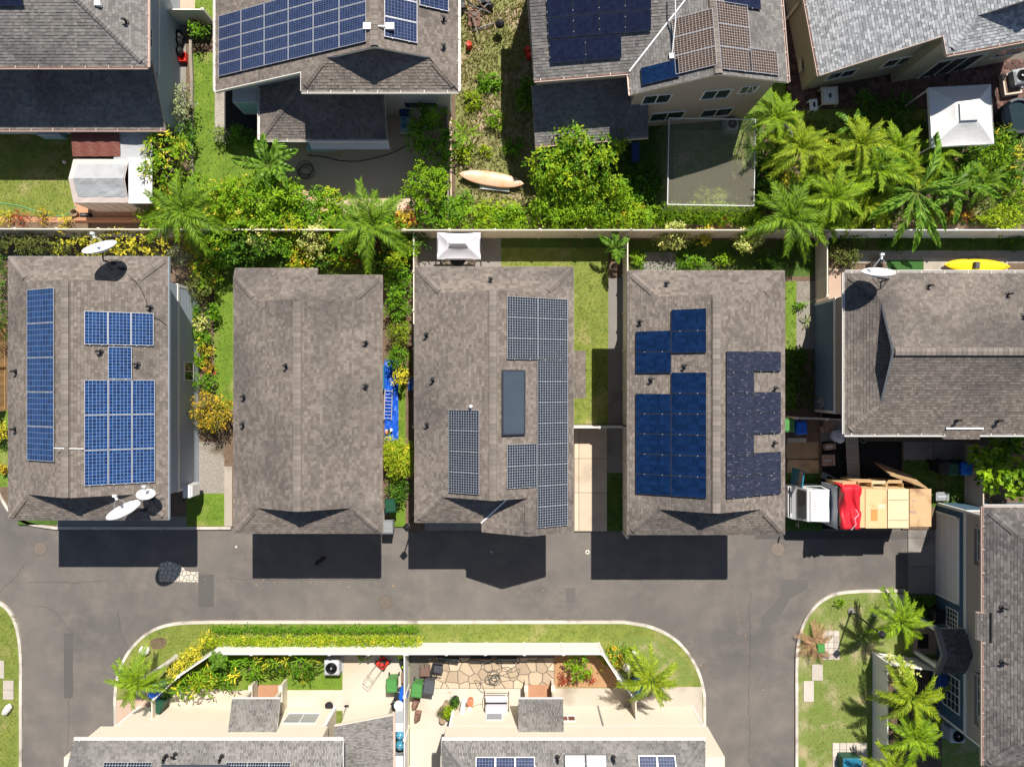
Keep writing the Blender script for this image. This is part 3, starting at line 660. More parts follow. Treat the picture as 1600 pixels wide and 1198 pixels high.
# house A
hA = row_house('brown roofed house at far left with pale blue side wall and blue solar arrays', 13, 263, 401, 812, 'wall_lightblue', 'wall_lightblue', fascia='wall_lightblue')
dutch(hA, -hA.hx, hA.hx, -hA.hy, hA.hy, ZE, SL, 1.36)
hA.window('E', hA.hx-.95, hA.L(291, 580, 1.3).y, .95, .9, 1.95, 2); hA.finish()
p = M(); p.box(-.35, .35, -.2, .2, 0, 1.1); p.box(-.3, .3, .2, .26, .1, 1.0); o = p.build('meter_box', A['white_plastic'], hA.e, loc=(hA.hx-.95+.22, hA.L(296, 765, 1.5).y, 1.0), rot=(0, 0, -math.pi/2))
for q in ((158,549,'E'),(216,569,'E'),(26,580,'W'),(25,670,'W'),(236,480,'E'),(193,421,'N')): hA.vent(*q)
# house B
hB = row_house('plain brown shingle house without solar panels, second from the left in the middle row', 365, 597, 430, 833, 'wall_pink', 'wall_pink')
dutch(hB, -hB.hx, hB.hx, -hB.hy, hB.hy, ZE, SL, 1.36)
x1 = hB.L(495, 430, ZE).x; e = .36
hB.face([(-hB.hx, hB.hy, ZE), (x1, hB.hy, ZE), (x1, hB.hy+e, ZE-e*SL), (-hB.hx, hB.hy+e, ZE-e*SL)]); hB.ledge((-hB.hx, hB.hy+e), (x1, hB.hy+e), ZE-e*SL-.01)
hB.finish()
for q in ((572,535,'E'),(448,571,'W'),(572,602,'E'),(382,619,'W'),(381,662,'W')): hB.vent(*q)
# house C
hC = row_house('brown shingle house in the centre with black gridded solar panels and a front cross gable', 648, 896, 417, 816, 'wall_cream', 'wall_cream')
hx, hy = hC.hx, hC.hy; d = 1.36; zd = ZE+d*SL; zr = ZE+hx*SL; ysx = hC.L(896, 831, ZE).y; gx = hC.L(825, 830, 6.5).x; zg = ZE+(hx-gx)*SL; wx = gx-(hx-gx)
hC.face([(-hx+d, -hy+d, zd), (-hx+d, hy-d, zd), (0, hy-d, zr), (0, -hy+d, zr)], 'W'); hC.face([(-hx, -hy, ZE), (-hx, hy, ZE), (-hx+d, hy-d, zd), (-hx+d, -hy+d, zd)])
yv = -hy+(zg-ZE)/SL      # where the cross gable ridge meets the skirt plane
hC.face([(gx, -hy+d, zg), (gx, hy-d, zg), (0, hy-d, zr), (0, -hy+d, zr)], 'E')
hC.face([(hx, ysx, ZE), (hx, hy-d, ZE), (gx, hy-d, zg), (gx, ysx, zg)], 'E2'); hC.face([(hx, hy-d, ZE), (hx, hy, ZE), (hx-d, hy-d, zd)])
q = d+.35
hC.face([(wx, -hy, ZE), (wx, ysx, ZE), (gx, ysx, zg), (gx, -hy+q, zg), (wx+q, -hy+q, ZE+q*SL)], 'G')          # west slope of the cross gable down to the valley
hC.face([(-hx, -hy, ZE), (wx, -hy, ZE), (wx+q, -hy+q, ZE+q*SL), (-hx+q, -hy+q, ZE+q*SL)], 'S')
hC.face([(-hx, hy, ZE), (hx, hy, ZE), (hx-q, hy-q, ZE+q*SL), (-hx+q, hy-q, ZE+q*SL)], 'N')
g = M()
for yy, s2 in ((-hy+q, .06), (hy-q, -.06)):
    t = [Vector((-hx+q, yy, ZE+q*SL-.16)), Vector((hx-q, yy, ZE+q*SL-.16)), Vector((0, yy, zr-.15))]; g.add(t+[p+Vector((0, s2, 0)) for p in t], [(0,1,2),(5,4,3),(0,3,4,1),(1,4,5,2),(2,5,3,0)], 0, .5)
t = [Vector((wx+.3, ysx+.3, ZE-.1)), Vector((hx-.3, ysx+.3, ZE-.1)), Vector((gx, ysx+.3, zg-.15))]; g.add(t+[p+Vector((0, .06, 0)) for p in t], [(0,1,2),(5,4,3),(0,3,4,1),(1,4,5,2),(2,5,3,0)], 0, .5)
g.build('gable_wall', A['wall_cream'], hC.e)
hC.ridge((0, -hy+d, zr+.03), (0, hy-d, zr+.03))
for a, b in (((-hx+.1, -hy+.1, ZE+.07), (-hx+d, -hy+d, zd+.03)), ((-hx+.1, hy-.1, ZE+.07), (-hx+d, hy-d, zd+.03)), ((hx-.1, hy-.1, ZE+.07), (hx-d, hy-d, zd+.03)), ((gx, ysx+.02, zg+.03), (gx, -hy+d, zg+.03))): hC.cap(a, b)
for a, b in (((-hx, -hy), (wx, -hy)), ((hx, ysx), (hx, hy)), ((hx, hy), (-hx, hy)), ((-hx, hy), (-hx, -hy))): hC.ledge((*a, 0), (*b, 0), ZE-.01)
m = M(); m.tube([(wx-.02, -hy-.02, ZE+.04), (wx+q*.8, -hy+q*.8, ZE+q*.8*SL+.06)], .045, 6); m.build('valley_pipe', A['white_plastic'], hC.e)
a, b = hC.L(894, 622, 3.0), hC.L(915, 548, 3.0)
hC.face([(hx-.95, a.y, 3.35), (b.x, a.y, 3.0), (b.x, b.y, 3.0), (hx-.95, b.y, 3.35)]); hC.walls(hx-.95, b.x-.3, a.y+.3, b.y-.3, .05, 3.05, 'wall_cream', name='bay_wall')
hC.finish()
for q in ((767,436,'N'),(667,522,'W'),(677,592,'W'),(668,662,'W')): hC.vent(*q)
p0, n, u, v = hC.planes['W']; pp = hC.im @ ray(736, 635, p0, n); M().lathe(0, 0, [(.09,0),(.1,.2),(.07,.3),(.02,.34)], 8).build('roof_camera', A['white_plastic'], hC.e, loc=pp)
# house D
hD = row_house('brown shingle house right of centre with dark blue panel arrays on both slopes', 980, 1226, 423, 835, 'wall_tan', 'wall_tan')
dutch(hD, -hD.hx, hD.hx, -hD.hy, hD.hy, ZE, SL, 1.36); hD.finish()
for q in ((1041,443,'N'),(1000,502,'W'),(1069,571,'W'),(1017,592,'W'),(1210,606,'E'),(1209,691,'E')): hD.vent(*q)
for H_ in (hA, hB, hC, hD):        # street fronts
    yw = -H_.hy+.95
    for x_ in (-1.35, 1.35): H_.window('S', yw, x_, 1.2, 3.55, 4.7, 2)
    m = M(); m.box(-2.5, -2.4, yw-.05, yw, .05, 2.3); m.box(.2, .3, yw-.05, yw, .05, 2.3); m.box(-2.4, .2, yw-.05, yw, 2.2, 2.3); g_ = m.build('garage_door', A['trim'], H_.e)
    for i in range(4): M().bbox(-2.39, .19, yw-.04, yw-.005, .13+i*.515, .13+i*.515+.505, .012).build('door_panel', A['garage_door'], g_)
    M().bbox(1.2, 2.1, yw-.05, yw-.004, .13, 2.15, .01).build('front_door', A['wall_grey'], H_.e)
# house E (ridge east-west)
a, b = W(1320, 678, ZE), W(1320, 426, ZE); hE = House('brown shingle house at right edge with ridge running sideways and a blue lower wall', a.x, (a.y+b.y)/2, 0, 'shingle_brown', 'trim')
hy = (b.y-a.y)/2; LE = 14.
dutch(hE, -hy, hy, 0, LE, ZE, SL, 1.45, swap=True, names=('S', 'N', 'W', 'E'))
hE.walls(.90, LE-1, -hy+.9, hy-.9, .05, 2.5, 'wall_blue', name='lower_wall'); hE.walls(.90, LE-1, -hy+.9, hy-.9, 2.5, ZE-.02, 'wall_tan', lap=9, name='upper_wall')
hE.belt(.90, LE-1, -hy+.9, hy-.9, 2.5, .2); hE.corners(.9, LE-1, -hy+.9, hy-.9, .05, 2.5)
hE.gutter((0, -hy), (LE, -hy), ZE, out=(0, -1)); hE.gutter((0, hy), (LE, hy), ZE, out=(0, 1)); hE.gutter((0, -hy), (0, hy), ZE, out=(-1, 0), straps=False)
x0, x1 = hE.L(1476, 678, ZE).x, hE.L(1531, 678, ZE).x
hE.face([(x0, -hy+.25, ZE+.12), (x1, -hy+.25, ZE+.12), (x1, -hy-.25, ZE-.03), (x0, -hy-.25, ZE-.03)]); hE.trimbox(x0-.05, x1+.05, -hy+.25, -hy+.33, ZE-.02, ZE+.22)
hE.finish()
m = M(); m.box(-.28, .28, 0, .14, 0, .5); m.lathe(0, .2, [(.1,.1),(.1,.35),(.02,.36)], 10); m.tube([(-.1,.1,.1),(-.5,.12,.2),(-.8,.1,.1)], .02, 5); m.build('meter_box', A['grey_metal'], hE.e, loc=(.9, hE.L(1285, 628, 1.2).y, 1.0), rot=(0, 0, math.pi/2))
for q in ((1450,447,'N'),(1574,460,'N'),(1599,494,'N'),(1494,656,'S'),(1558,657,'S')): hE.vent(*q)
# house F (bottom right)
a, b = W(1537, 792, ZE), W(1537, 1196, ZE); hF = House('grey shingle house at bottom right with tan and dark blue wall, garage door and porch', a.x, a.y, 0, 'shingle_dark', 'gutter_pink')
WF = 7.9; LF = a.y-b.y; hF.wx = W(1462, 900, 0).x-a.x
dutch(hF, 0, WF, -LF, 0, ZE, SL, 1.36)
w = hF.wx; yn = hF.L(1458, 785, 0).y; ysn = hF.L(1460, 1112, 0).y
hF.walls(w, WF-1, ysn, yn, -.02, 2.5, 'wall_darkblue', name='lower_wall'); hF.walls(w, WF-1, ysn, yn, 2.5, ZE-.02, 'wall_tan', lap=9, name='upper_wall')
hF.belt(w, WF-1, ysn, yn, 2.5, .25); hF.corners(w, WF-1, ysn, yn, .0, 2.5); hF.corners(w, WF-1, ysn, yn, 2.75, ZE-.1, w=.08)
gy0, gy1 = hF.L(1459, 927, 0).y, hF.L(1462, 797, 0).y
m = M(); 
for a2, b2, c2, d2 in ((gy0, gy0+.1, 0, 2.15), (gy1-.1, gy1, 0, 2.15), (gy0, gy1, 2.05, 2.18)): m.box(w-.07, w+.01, a2, b2, c2, d2)
gd = m.build('garage_door', A['trim'], hF.e)
for i in range(4): M().bbox(w-.045, w+.02, gy0+.11, gy1-.11, .03+i*.505, .03+i*.505+.495, .012).build('door_panel', A['garage_door'], gd)
hF.window('W', w, hF.L(1490, 967, 1.6).y, 1.0, 1.1, 2.0, 2, grid=True); hF.window('W', w, hF.L(1488, 1080, 1.4).y, 1.8, .75, 2.15, 2, grid=True)
hF.window('W', w, hF.L(1528, 853, 4.4).y, 1.7, 3.7, 4.7, 2, frame='trim_grey'); hF.window('W', w, hF.L(1528, 1092, 4.4).y, 2.3, 3.7, 4.8, 3, frame='trim_grey')
for yy, ln in ((hF.L(1520, 853, 3.6).y, 2.1), (hF.L(1520, 1092, 3.6).y, 2.8)):
    m = M(); m.box(w-.16, w, yy-ln/2, yy-ln/2+.1, 3.45, 4.9); m.box(w-.16, w, yy+ln/2-.1, yy+ln/2, 3.45, 4.9); m.box(w-.16, w, yy-ln/2+.1, yy+ln/2-.1, 3.45, 3.55); m.build('window_surround', A['wall_tan'], hF.e)
hF.gutter((0, -LF), (0, 0), ZE, 'gutter_pink', (-1, 0)); hF.gutter((0, 0), (WF, 0), ZE, 'gutter_white', (0, 1), straps=False)
ya, yb = hF.L(1535, 1000, ZE).y, hF.L(1535, 957, ZE).y
hF.face([(.22, ya, ZE+.10), (.22, yb, ZE+.10), (-.3, yb, ZE-.04), (-.3, ya, ZE-.04)]); hF.trimbox(.22, .3, ya-.05, yb+.05, ZE, ZE+.2, 'black')
# porch with its own small gable
pc = hF.L(1478, 1020, 2.9).y; phw = 1.2; px_ = hF.L(1466, 1020, 2.9).x
zE2, zR2 = 2.62, 3.25
hF.face([(px_+.28, pc, zR2), (px_+.28, pc-phw, zE2), (w, pc-phw, zE2), (w, pc, zR2)]) ; hF.face([(px_+.28, pc, zR2), (px_+.28, pc+phw, zE2), (w, pc+phw, zE2), (w, pc, zR2)])
m = M()
for sg in (1, -1): m.slab([Vector(q) for q in ([(px_, pc, zR2+.04), (px_, pc+sg*(phw+.05), zE2+.02), (px_+.28, pc+sg*(phw+.05), zE2+.02), (px_+.28, pc, zR2+.04)])][:4] if sg < 0 else [Vector(q) for q in ((px_, pc, zR2+.04), (px_+.28, pc, zR2+.04), (px_+.28, pc+phw+.05, zE2+.02), (px_, pc+phw+.05, zE2+.02))], .2)
m.build('porch_fascia', A['shingle_grey'], hF.e)
for yy in (pc-phw+.2, pc+phw-.2): M().bbox(px_+.3, px_+.5, yy-.1, yy+.1, .05, zE2-.12, .01).build('porch_post', A['trim'], hF.e)
hF.finish()
for q in ((1565,948,'W'),(1566,1033,'W')): hF.vent(*q)
# houses G and H along the bottom edge
def bottom_house(label, px0, px1, d_, ends, mats, porch, wx0, wx1):
    a = W(px0, 1156, ZE); b = W(px1, 1156, ZE); H = House(label, a.x, a.y, 0, 'shingle_grey', 'trim')
    Lx = b.x-a.x; hw = 4.1
    dutch(H, -2*hw, 0, 0, Lx, ZE, SL, 1.36, swap=True, ends=ends, names=('S', 'N', 'W', 'E'))
    yw = W(0, 1102, 0).y-a.y; x0 = W(wx0, 1102, 0).x-a.x; x1 = W(wx1, 1102, 0).x-a.x
    H.walls(x0, x1, -2*hw+.9, yw, .05, 2.5, mats, name='lower_wall'); H.walls(x0-.15 if px0 > 300 else x0-.75, x1+.15, -2*hw+.9, yw+.03, 2.5, ZE-.02, mats, lap=.2, name='upper_wall'); H.belt(x0, x1, -2*hw+.9, yw, 2.38, .12)
    H.corners(x0, x1, -2*hw+.9, yw, .05, 2.38)
    H.gutter((0, 0), (Lx, 0), ZE, 'gutter_white', (0, 1)); H.ledge((0, -2*hw), (0, 0), ZE+.0, mat='trim')
    (qx0, qx1) = porch; A0 = H.L(qx0, 1092, 2.6); A1 = H.L(qx1, 1092, 2.6)
    H.face([(A0.x, A0.y, 2.55), (A1.x, A0.y, 2.55), (A1.x, yw, 3.1), (A0.x, yw, 3.1)], 'P'); H.ledge((A0.x, A0.y, 0), (A1.x, A0.y, 0), 2.54, mat='trim')
    for sx in (A0.x+.45, A1.x-.45):
        m = M(); yy = H.L(0, 1070, 1.0).y; m.box(sx-.07, sx+.07, yw+.05, yy, .1, 1.05); m.box(sx-.11, sx+.11, yw+.05, yy+.03, 1.05, 1.13); m.build('porch_wall', A['wall_cream'], H.e)
        M().box(sx-.08, sx+.08, A0.y-.35, A0.y-.2, 1.13, 2.45).build('porch_post', A['wall_cream'], H.e)
    m = M(); m.box(A0.x+.55, A1.x-.55, yw+.06, H.L(0, 1070, .2).y, .1, .2); m.build('porch_step', A['terracotta'], H.e)
    m = M(); m.box(-.45, .45, -.02, .05, 0, 2.05); dd = m.build('front_door', A['wall_tan'], H.e, loc=((A0.x+A1.x)/2, yw, .1)); M().lathe(.35, .08, [(.03,.95),(.03,1.02),(.01,1.03)], 8).build('handle', A['grey_metal'], dd)
    H.yw = yw; return H
hG = bottom_house('cream walled house at bottom left with grey roof crossing the lower edge', 115, 536, 1.3, (0, 0), 'wall_cream', (362, 437), 218, 526)
hG.window('N', hG.yw, hG.L(471, 1122, 1.6).x, 1.75, 1.0, 2.1, 2, glass='glass_pale')
a = hG.L(614, 1117, 2.9); b = hG.L(522, 1134, 4.15); yb = -8.2
hG.face([(a.x, a.y, 2.9), (a.x, yb, 2.9), (b.x, yb, 4.1), (b.x, a.y, 4.1)], 'X')
m = M(); m.slab([Vector((b.x, a.y, 4.13)), Vector((a.x, a.y, 2.93)), Vector((a.x, a.y+.05, 2.93)), Vector((b.x, a.y+.05, 4.13))], .2); m.build('rake_board', A['vinyl_cream'], hG.e)
hG.gutter((a.x, yb), (a.x, a.y), 2.9, 'gutter_pink', (1, 0)); hG.walls(b.x, a.x-.5, yb+.4, a.y-.55, .05, 2.85, 'wall_cream', name='garage_wall')
hG.finish(); hG.vent(260, 1181, 'N', 1); hG.vent(347, 1181, 'N', 1); hG.vent(274, 1178, 'N')
hH = bottom_house('cream walled house at bottom centre with porch roof and light coloured collector on the roof', 690, 1102, 1.3, (1, 1), 'wall_cream', (810, 880), 708, 1082)
hH.window('N', hH.yw, hH.L(772, 1124, 1.4).x, .85, .9, 1.75, 1, glass='glass_pale'); hH.window('N', hH.yw, hH.L(887, 1124, 1.5).x, .75, 1.3, 1.85, 2, glass='brown_metal')
m = M(); m.tube([(0,0,0),(0,0,2.4)], .04, 6); m.build('downpipe', A['grey_metal'], hH.e, loc=(hH.L(934, 1122, 0).x, hH.yw+.06, .1))
hH.finish(); hH.vent(871, 1182, 'N', 1); hH.vent(958, 1182, 'N', 1)
# house I (top left)
a = W(230, 104, ZE); hI = House('dark grey roofed house in the top left corner with a shaded lower roof', a.x, a.y, 0, 'shingle_grey', 'gutter_pink')
w_ = 8.4; sl = SL
hI.face([(0, 0, ZE), (0, w_, ZE), (-w_/2, w_/2, ZE+w_/2*sl)], 'E'); hI.face([(0, 0, ZE), (-w_/2, w_/2, ZE+w_/2*sl), (-16, w_/2, ZE+w_/2*sl), (-16, 0, ZE)], 'S')
hI.face([(0, w_, ZE), (-w_/2, w_/2, ZE+w_/2*sl), (-16, w_/2, ZE+w_/2*sl), (-16, w_, ZE)], 'N'); hI.cap((-.1, .1, ZE+.07), (-w_/2, w_/2, ZE+w_/2*sl+.03)); hI.cap((-15, w_/2, ZE+w_/2*sl+.03), (-w_/2, w_/2, ZE+w_/2*sl+.03))
hI.gutter((-16, 0), (0, 0), ZE, 'gutter_pink', (0, -1)); hI.gutter((0, 0), (0, w_), ZE, 'gutter_pink', (1, 0))
xw = W(283, 50, 0).x-a.x; hI.walls(-15, xw, .95, w_-.9, .05, 2.5, 'wall_lightblue', name='lower_wall'); hI.walls(-15, xw, .95, w_-.9, 2.5, ZE-.02, 'wall_lightblue', lap=9, name='upper_wall'); hI.belt(-15, xw, .95, w_-.9, 2.45, .16)
q0 = hI.L(237, 97, 4.2); q1 = hI.L(258, 202, 2.8)
hI.face([(q1.x, q1.y, 2.8), (q1.x, .95, 2.8+(.95-q1.y)*.45), (-16, .95, 2.8+(.95-q1.y)*.45), (-16, q1.y, 2.8)], 'P'); hI.gutter((-16, q1.y), (q1.x, q1.y), 2.8, 'gutter_pink', (0, -1))
hI.walls(-15, q1.x-.4, q1.y+.7, .9, .05, 2.8, 'wall_lightblue', name='lower_wall')
hI.window('E', xw, hI.L(256, 51, 4.0).y, .95, 3.3, 4.4, 2); hI.finish(); hI.vent(198, 35, 'E')
p0, n, u, v = hI.planes['E']; M().bbox(-.15,.15,-.12,.12,0,.2,.02).build('roof_vent', A['white_plastic'], hI.e, loc=hI.im @ ray(155, 8, p0, n))
# houses J and L share one plan: long west catslide and a dutch gabled front bay
def catslide(label, ox, oy, rz, shingle, wallm, gut):
    """origin = west end of the catslide's front rake at eave height; local x east, y north"""
    H = House(label, ox, oy, rz, shingle, gut)
    xr, ze2, zr2 = 9.15, 5.68, 7.35; s = .44; zw = zr2-xr*s; xb = 5.2; zb = zw+xb*s; xe = xr+(zr2-ze2)/s; yf = -.95; dd = 1.36; N_ = 9.5
    zd = zb+0; 
    H.face([(0, 0, zw), (0, N_, zw), (xb, N_, zb), (xb, 0, zb)], 'W'); H.face([(xb+dd, yf+dd, zb+dd*s), (xb, yf+dd, zb), (xb, N_, zb), (xr, N_, zr2), (xr, yf+dd, zr2)], 'W2')
    H.face([(xb, yf, zb), (xb, yf+dd, zb), (xb+dd, yf+dd, zb+dd*s)])
    ze = zb
    H.face([(xe, yf, ze2), (xe, N_, ze2), (xe-dd, N_, ze2+dd*s), (xe-dd, yf+dd, ze2+dd*s)]); H.face([(xe-dd, yf+dd, ze2+dd*s), (xe-dd, N_, ze2+dd*s), (xr, N_, zr2), (xr, yf+dd, zr2)], 'E')
    q = dd+.35; H.face([(xb, yf, zb), (xe, yf, zb), (xe-q, yf+q, zb+q*s), (xb+q, yf+q, zb+q*s)], 'S')
    t = [Vector((xb+q, yf+q, zb+q*s-.16)), Vector((xe-q, yf+q, zb+q*s-.16)), Vector((xr, yf+q, zr2-.15))]
    M().add(t+[p+Vector((0, .06, 0)) for p in t], [(0,1,2),(5,4,3),(0,3,4,1),(1,4,5,2),(2,5,3,0)], 0, .5).build('gable_wall', A['wall_grey'], H.e)
    H.ridge((xr, yf+dd+.02, zr2+.03), (xr, N_, zr2+.03)); H.cap((xb+.1, yf+.1, zb+.07), (xb+dd, yf+dd, zb+dd*s+.03)); H.cap((xe-.1, yf+.1, zb+.07), (xe-dd, yf+dd, zb+dd*s+.03))
    H.gutter((xb, yf), (xe, yf), zb, gut, (0, -1)); H.gutter((xe, yf), (xe, N_), ze2, gut, (1, 0)); H.gutter((0, 0), (0, N_), zw, gut, (-1, 0))
    m = M(); m.slab([Vector((0, -.04, zw+.02)), Vector((xb, -.04, zb+.02)), Vector((xb, 0, zb+.02)), Vector((0, 0, zw+.02))], .2); m.box(xb-.04, xb, yf, 0, zb-.2, zb+.01); m.build('rake_board', A[gut], H.e)
    # walls
    H.walls(.5, xb+.3, .45, N_-.5, .05, zw-.05, wallm, lap=9)
    m = M(); m.add([(.5, .45, zw-.05), (xb+.3, .45, zw-.05), (xb+.3, .45, zb-.1), (.5, .45, zw+.05)], [(0,1,2,3)], 0, .5); m.build('wall', A[wallm], H.e)
    H.walls(xb+.4, xe-.8, yf+.9, N_-.5, .05, zb-.02, wallm, lap=9)
    H.xb, H.xe, H.yf, H.zb = xb, xe, yf, zb
    return H
oJ = W(337, 143, 3.3); hJ = catslide('large brown roofed house at top with a big tilted array of blue solar panels', oJ.x, oJ.y, 0, 'shingle_brown', 'wall_grey', 'gutter_white')
hJ.window('S', hJ.yf+.9, hJ.L(658, 161, 1.6).x, 1.75, 1.3, 2.1, 2, frame='trim_grey')
pa, pb = hJ.L(406, 218, 2.9), hJ.L(605, 218, 2.9); yt = .45; rise = (yt-pa.y)*.42; dx = yt-pa.y
hJ.face([(pa.x, pa.y, 2.9), (pb.x, pa.y, 2.9), (pb.x, yt, 2.9+rise), (pa.x+dx, yt, 2.9+rise)], 'P'); hJ.face([(pa.x, pa.y, 2.9), (pa.x+dx, yt, 2.9+rise), (pa.x, yt, 2.9)], 'PW'); hJ.cap((pa.x+.1, pa.y+.1, 2.97), (pa.x+dx, yt, 2.9+rise+.03))
hJ.gutter((pa.x, pa.y), (pb.x, pa.y), 2.9, 'gutter_white', (0, -1)); hJ.gutter((pa.x, pa.y), (pa.x, yt), 2.9, 'gutter_white', (-1, 0))
hJ.walls(pa.x+.6, pb.x-.5, pa.y+.8, .4, .05, 2.85, 'wall_grey', lap=9)
m = M(); m.box(0, 1.3, -.7, 0, .5, .6); m.box(0, 1.3, -.7, 0, 2.1, 2.2); m.box(0, .08, -.7, 0, .6, 2.1); m.box(1.22, 1.3, -.7, 0, .6, 2.1); o = m.build('bay_window', A['trim_grey'], hJ.e, loc=(hJ.L(380, 140, 1).x, .45, .3)); M().box(.08, 1.22, -.68, -.64, .6, 2.1).build('pane', A['sky_blue'], o)
hJ.finish()
for q in ((694,31,'E'),(694,74,'E')): hJ.vent(*q)
p0, n, u, v = hJ.planes['W2']
m = M(); m.box(-.2,.2,-.15,.15,0,.16); m.box(.85,1.25,-.15,.15,-.0,.16); m.box(.2,.85,-.03,.03,.1,.14); m.build('junction_box', A['white_plastic'], hJ.e, loc=hJ.im @ ray(575, 43, p0, n))
oL = W(1280, 118, 3.3); hL = catslide('pale slate grey roofed house in the top right corner, turned at an angle', oL.x, oL.y, R(10.5), 'shingle_slate', 'wall_olive', 'gutter_pink')
hL.window('S', .45, hL.L(1402, 93, 1.9).x, 1.5, 1.5, 2.4, 2); hL.window('S', .45, hL.L(1318, 109, 1.9).x, 1.5, 1.2, 2.0, 2); hL.window('S', hL.yf+.9, hL.L(1578, 87, 1.6).x, 1.7, 1.3, 2.2, 2)
xs = hL.L(1485, 112, 1.0).x; hL.window('S', hL.yf+.9, xs, 2.6, .15, 2.15, 3, glass='glass', fw=.08)
m = M(); m.box(-.9, .9, -.28, 0, 1.3, 1.42); m.box(-.9, .9, -.28, 0, 0, .2); m.box(-.9, -.8, -.28, 0, .2, 1.3); m.box(.8, .9, -.28, 0, .2, 1.3); m.build('garden_shelf', A['wall_olive'], hL.e, loc=(hL.L(1430, 105, 1.2).x, .45, .4))
hL.finish()
# house K (top, turned slightly)
oK = W(983, 113, ZE); hK = House('grey roofed house at top with tan gable wall and four windows, panels on every slope', oK.x, oK.y, R(4.6), 'shingle_grey', 'gutter_pink')
w = 7.75; hw = w/2; zr = ZE+hw*.41; fy = -1.12; s = .41; N_ = 8.
hK.face([(0, fy, ZE), (0, 0, ZE), (hw, hw, zr), (hw, fy, zr)], 'W'); hK.face([(0, 2*hw, ZE), (hw, hw, zr), (hw, N_+1, zr), (0, N_+1, ZE)])
hK.face([(w, fy, ZE), (w, N_, ZE), (hw, N_, zr), (hw, fy, zr)], 'E')
hK.face([(0, 0, ZE), (hw, hw, zr), (hw, N_, zr), (hw-.01, N_, zr), (-4.6, hw, zr), (-4.6, 0, ZE)][:2]+[(-4.7, hw, zr), (-4.7, 0, ZE)], 'S')
hK.face([(-4.7, hw, zr), (hw, hw, zr), (hw, 2*hw, ZE), (-4.7, 2*hw, ZE)], 'N')
hK.ridge((hw, fy+.02, zr+.03), (hw, N_, zr+.03)); m = M(); m.tube([(0, 0, ZE+.05), (hw, hw, zr+.05)], .05, 6); m.build('valley_flashing', A['white_plastic'], hK.e)
hK.gutter((-4.7, 0), (0, 0), ZE, 'gutter_pink', (0, -1)); hK.gutter((0, fy), (0, -.12), ZE, 'gutter_pink', (-1, 0)); hK.gutter((w, fy), (w, N_), ZE, 'gutter_pink', (1, 0)); hK.ledge((-4.7, 0), (-4.7, 2*hw), ZE+.0, mat='gutter_pink')
wf = fy+.3
hK.walls(.35, w-.35, wf, 7.4, .05, ZE-.05, 'wall_tan', lap=9); t = [Vector((.35, wf, ZE-.05)), Vector((w-.35, wf, ZE-.05)), Vector((hw, wf, zr-.2))]
M().add(t+[p+Vector((0, .06, 0)) for p in t], [(0,1,2),(5,4,3),(0,3,4,1),(1,4,5,2),(2,5,3,0)], 0, .5).build('gable_wall', A['wall_tan'], hK.e)
hK.walls(-4.3, .3, .4, 7.4, .05, ZE-.05, 'wall_tan', lap=9)
for px, py, z0, ww, hh in ((1025,144,3.6,1.35,1.0),(1118,137,3.6,1.35,1.0),(1041,173,1.0,1.75,1.1),(1118,165,1.0,1.6,1.0),(1168,125,4.0,.8,.8)): hK.window('S', wf, hK.L(px, py, z0+hh/2).x, ww, z0, z0+hh, 2)
qa, qb = hK.L(848, 226, 2.9), hK.L(1013, 213, 2.9)
hK.face([(-4.75, qa.y, 2.9), (qb.x, qa.y, 2.9), (qb.x, wf if qb.x > .35 else .4, 2.9+(-qa.y+wf)*.42), (-4.75, wf, 2.9+(-qa.y+wf)*.42)], 'P'); hK.gutter((-4.75, qa.y), (qb.x, qa.y), 2.9, 'gutter_pink', (0, -1))
hK.face([(-4.75, wf, 2.9+(wf-qa.y)*.42), (.3, wf, 2.9+(wf-qa.y)*.42), (.3, .38, 2.9+(.38-qa.y)*.42), (-4.75, .38, 2.9+(.38-qa.y)*.42)])
hK.walls(-4.3, qb.x-.4, qa.y+.6, .4, .05, 2.85, 'wall_tan', lap=9, name='lower_wall')
hK.finish()
m = M(); m.tube([(0, 0, 0), (.15, 1.4, .55), (.1, 3.0, 1.2)], .035, 6); m.box(-.15, .15, -.15, .1, -.05, .12); p0, n, u, v = hK.planes['W']; m.build('conduit', A['white_plastic'], hK.e, loc=hK.im @ ray(1050, 88, p0, n))
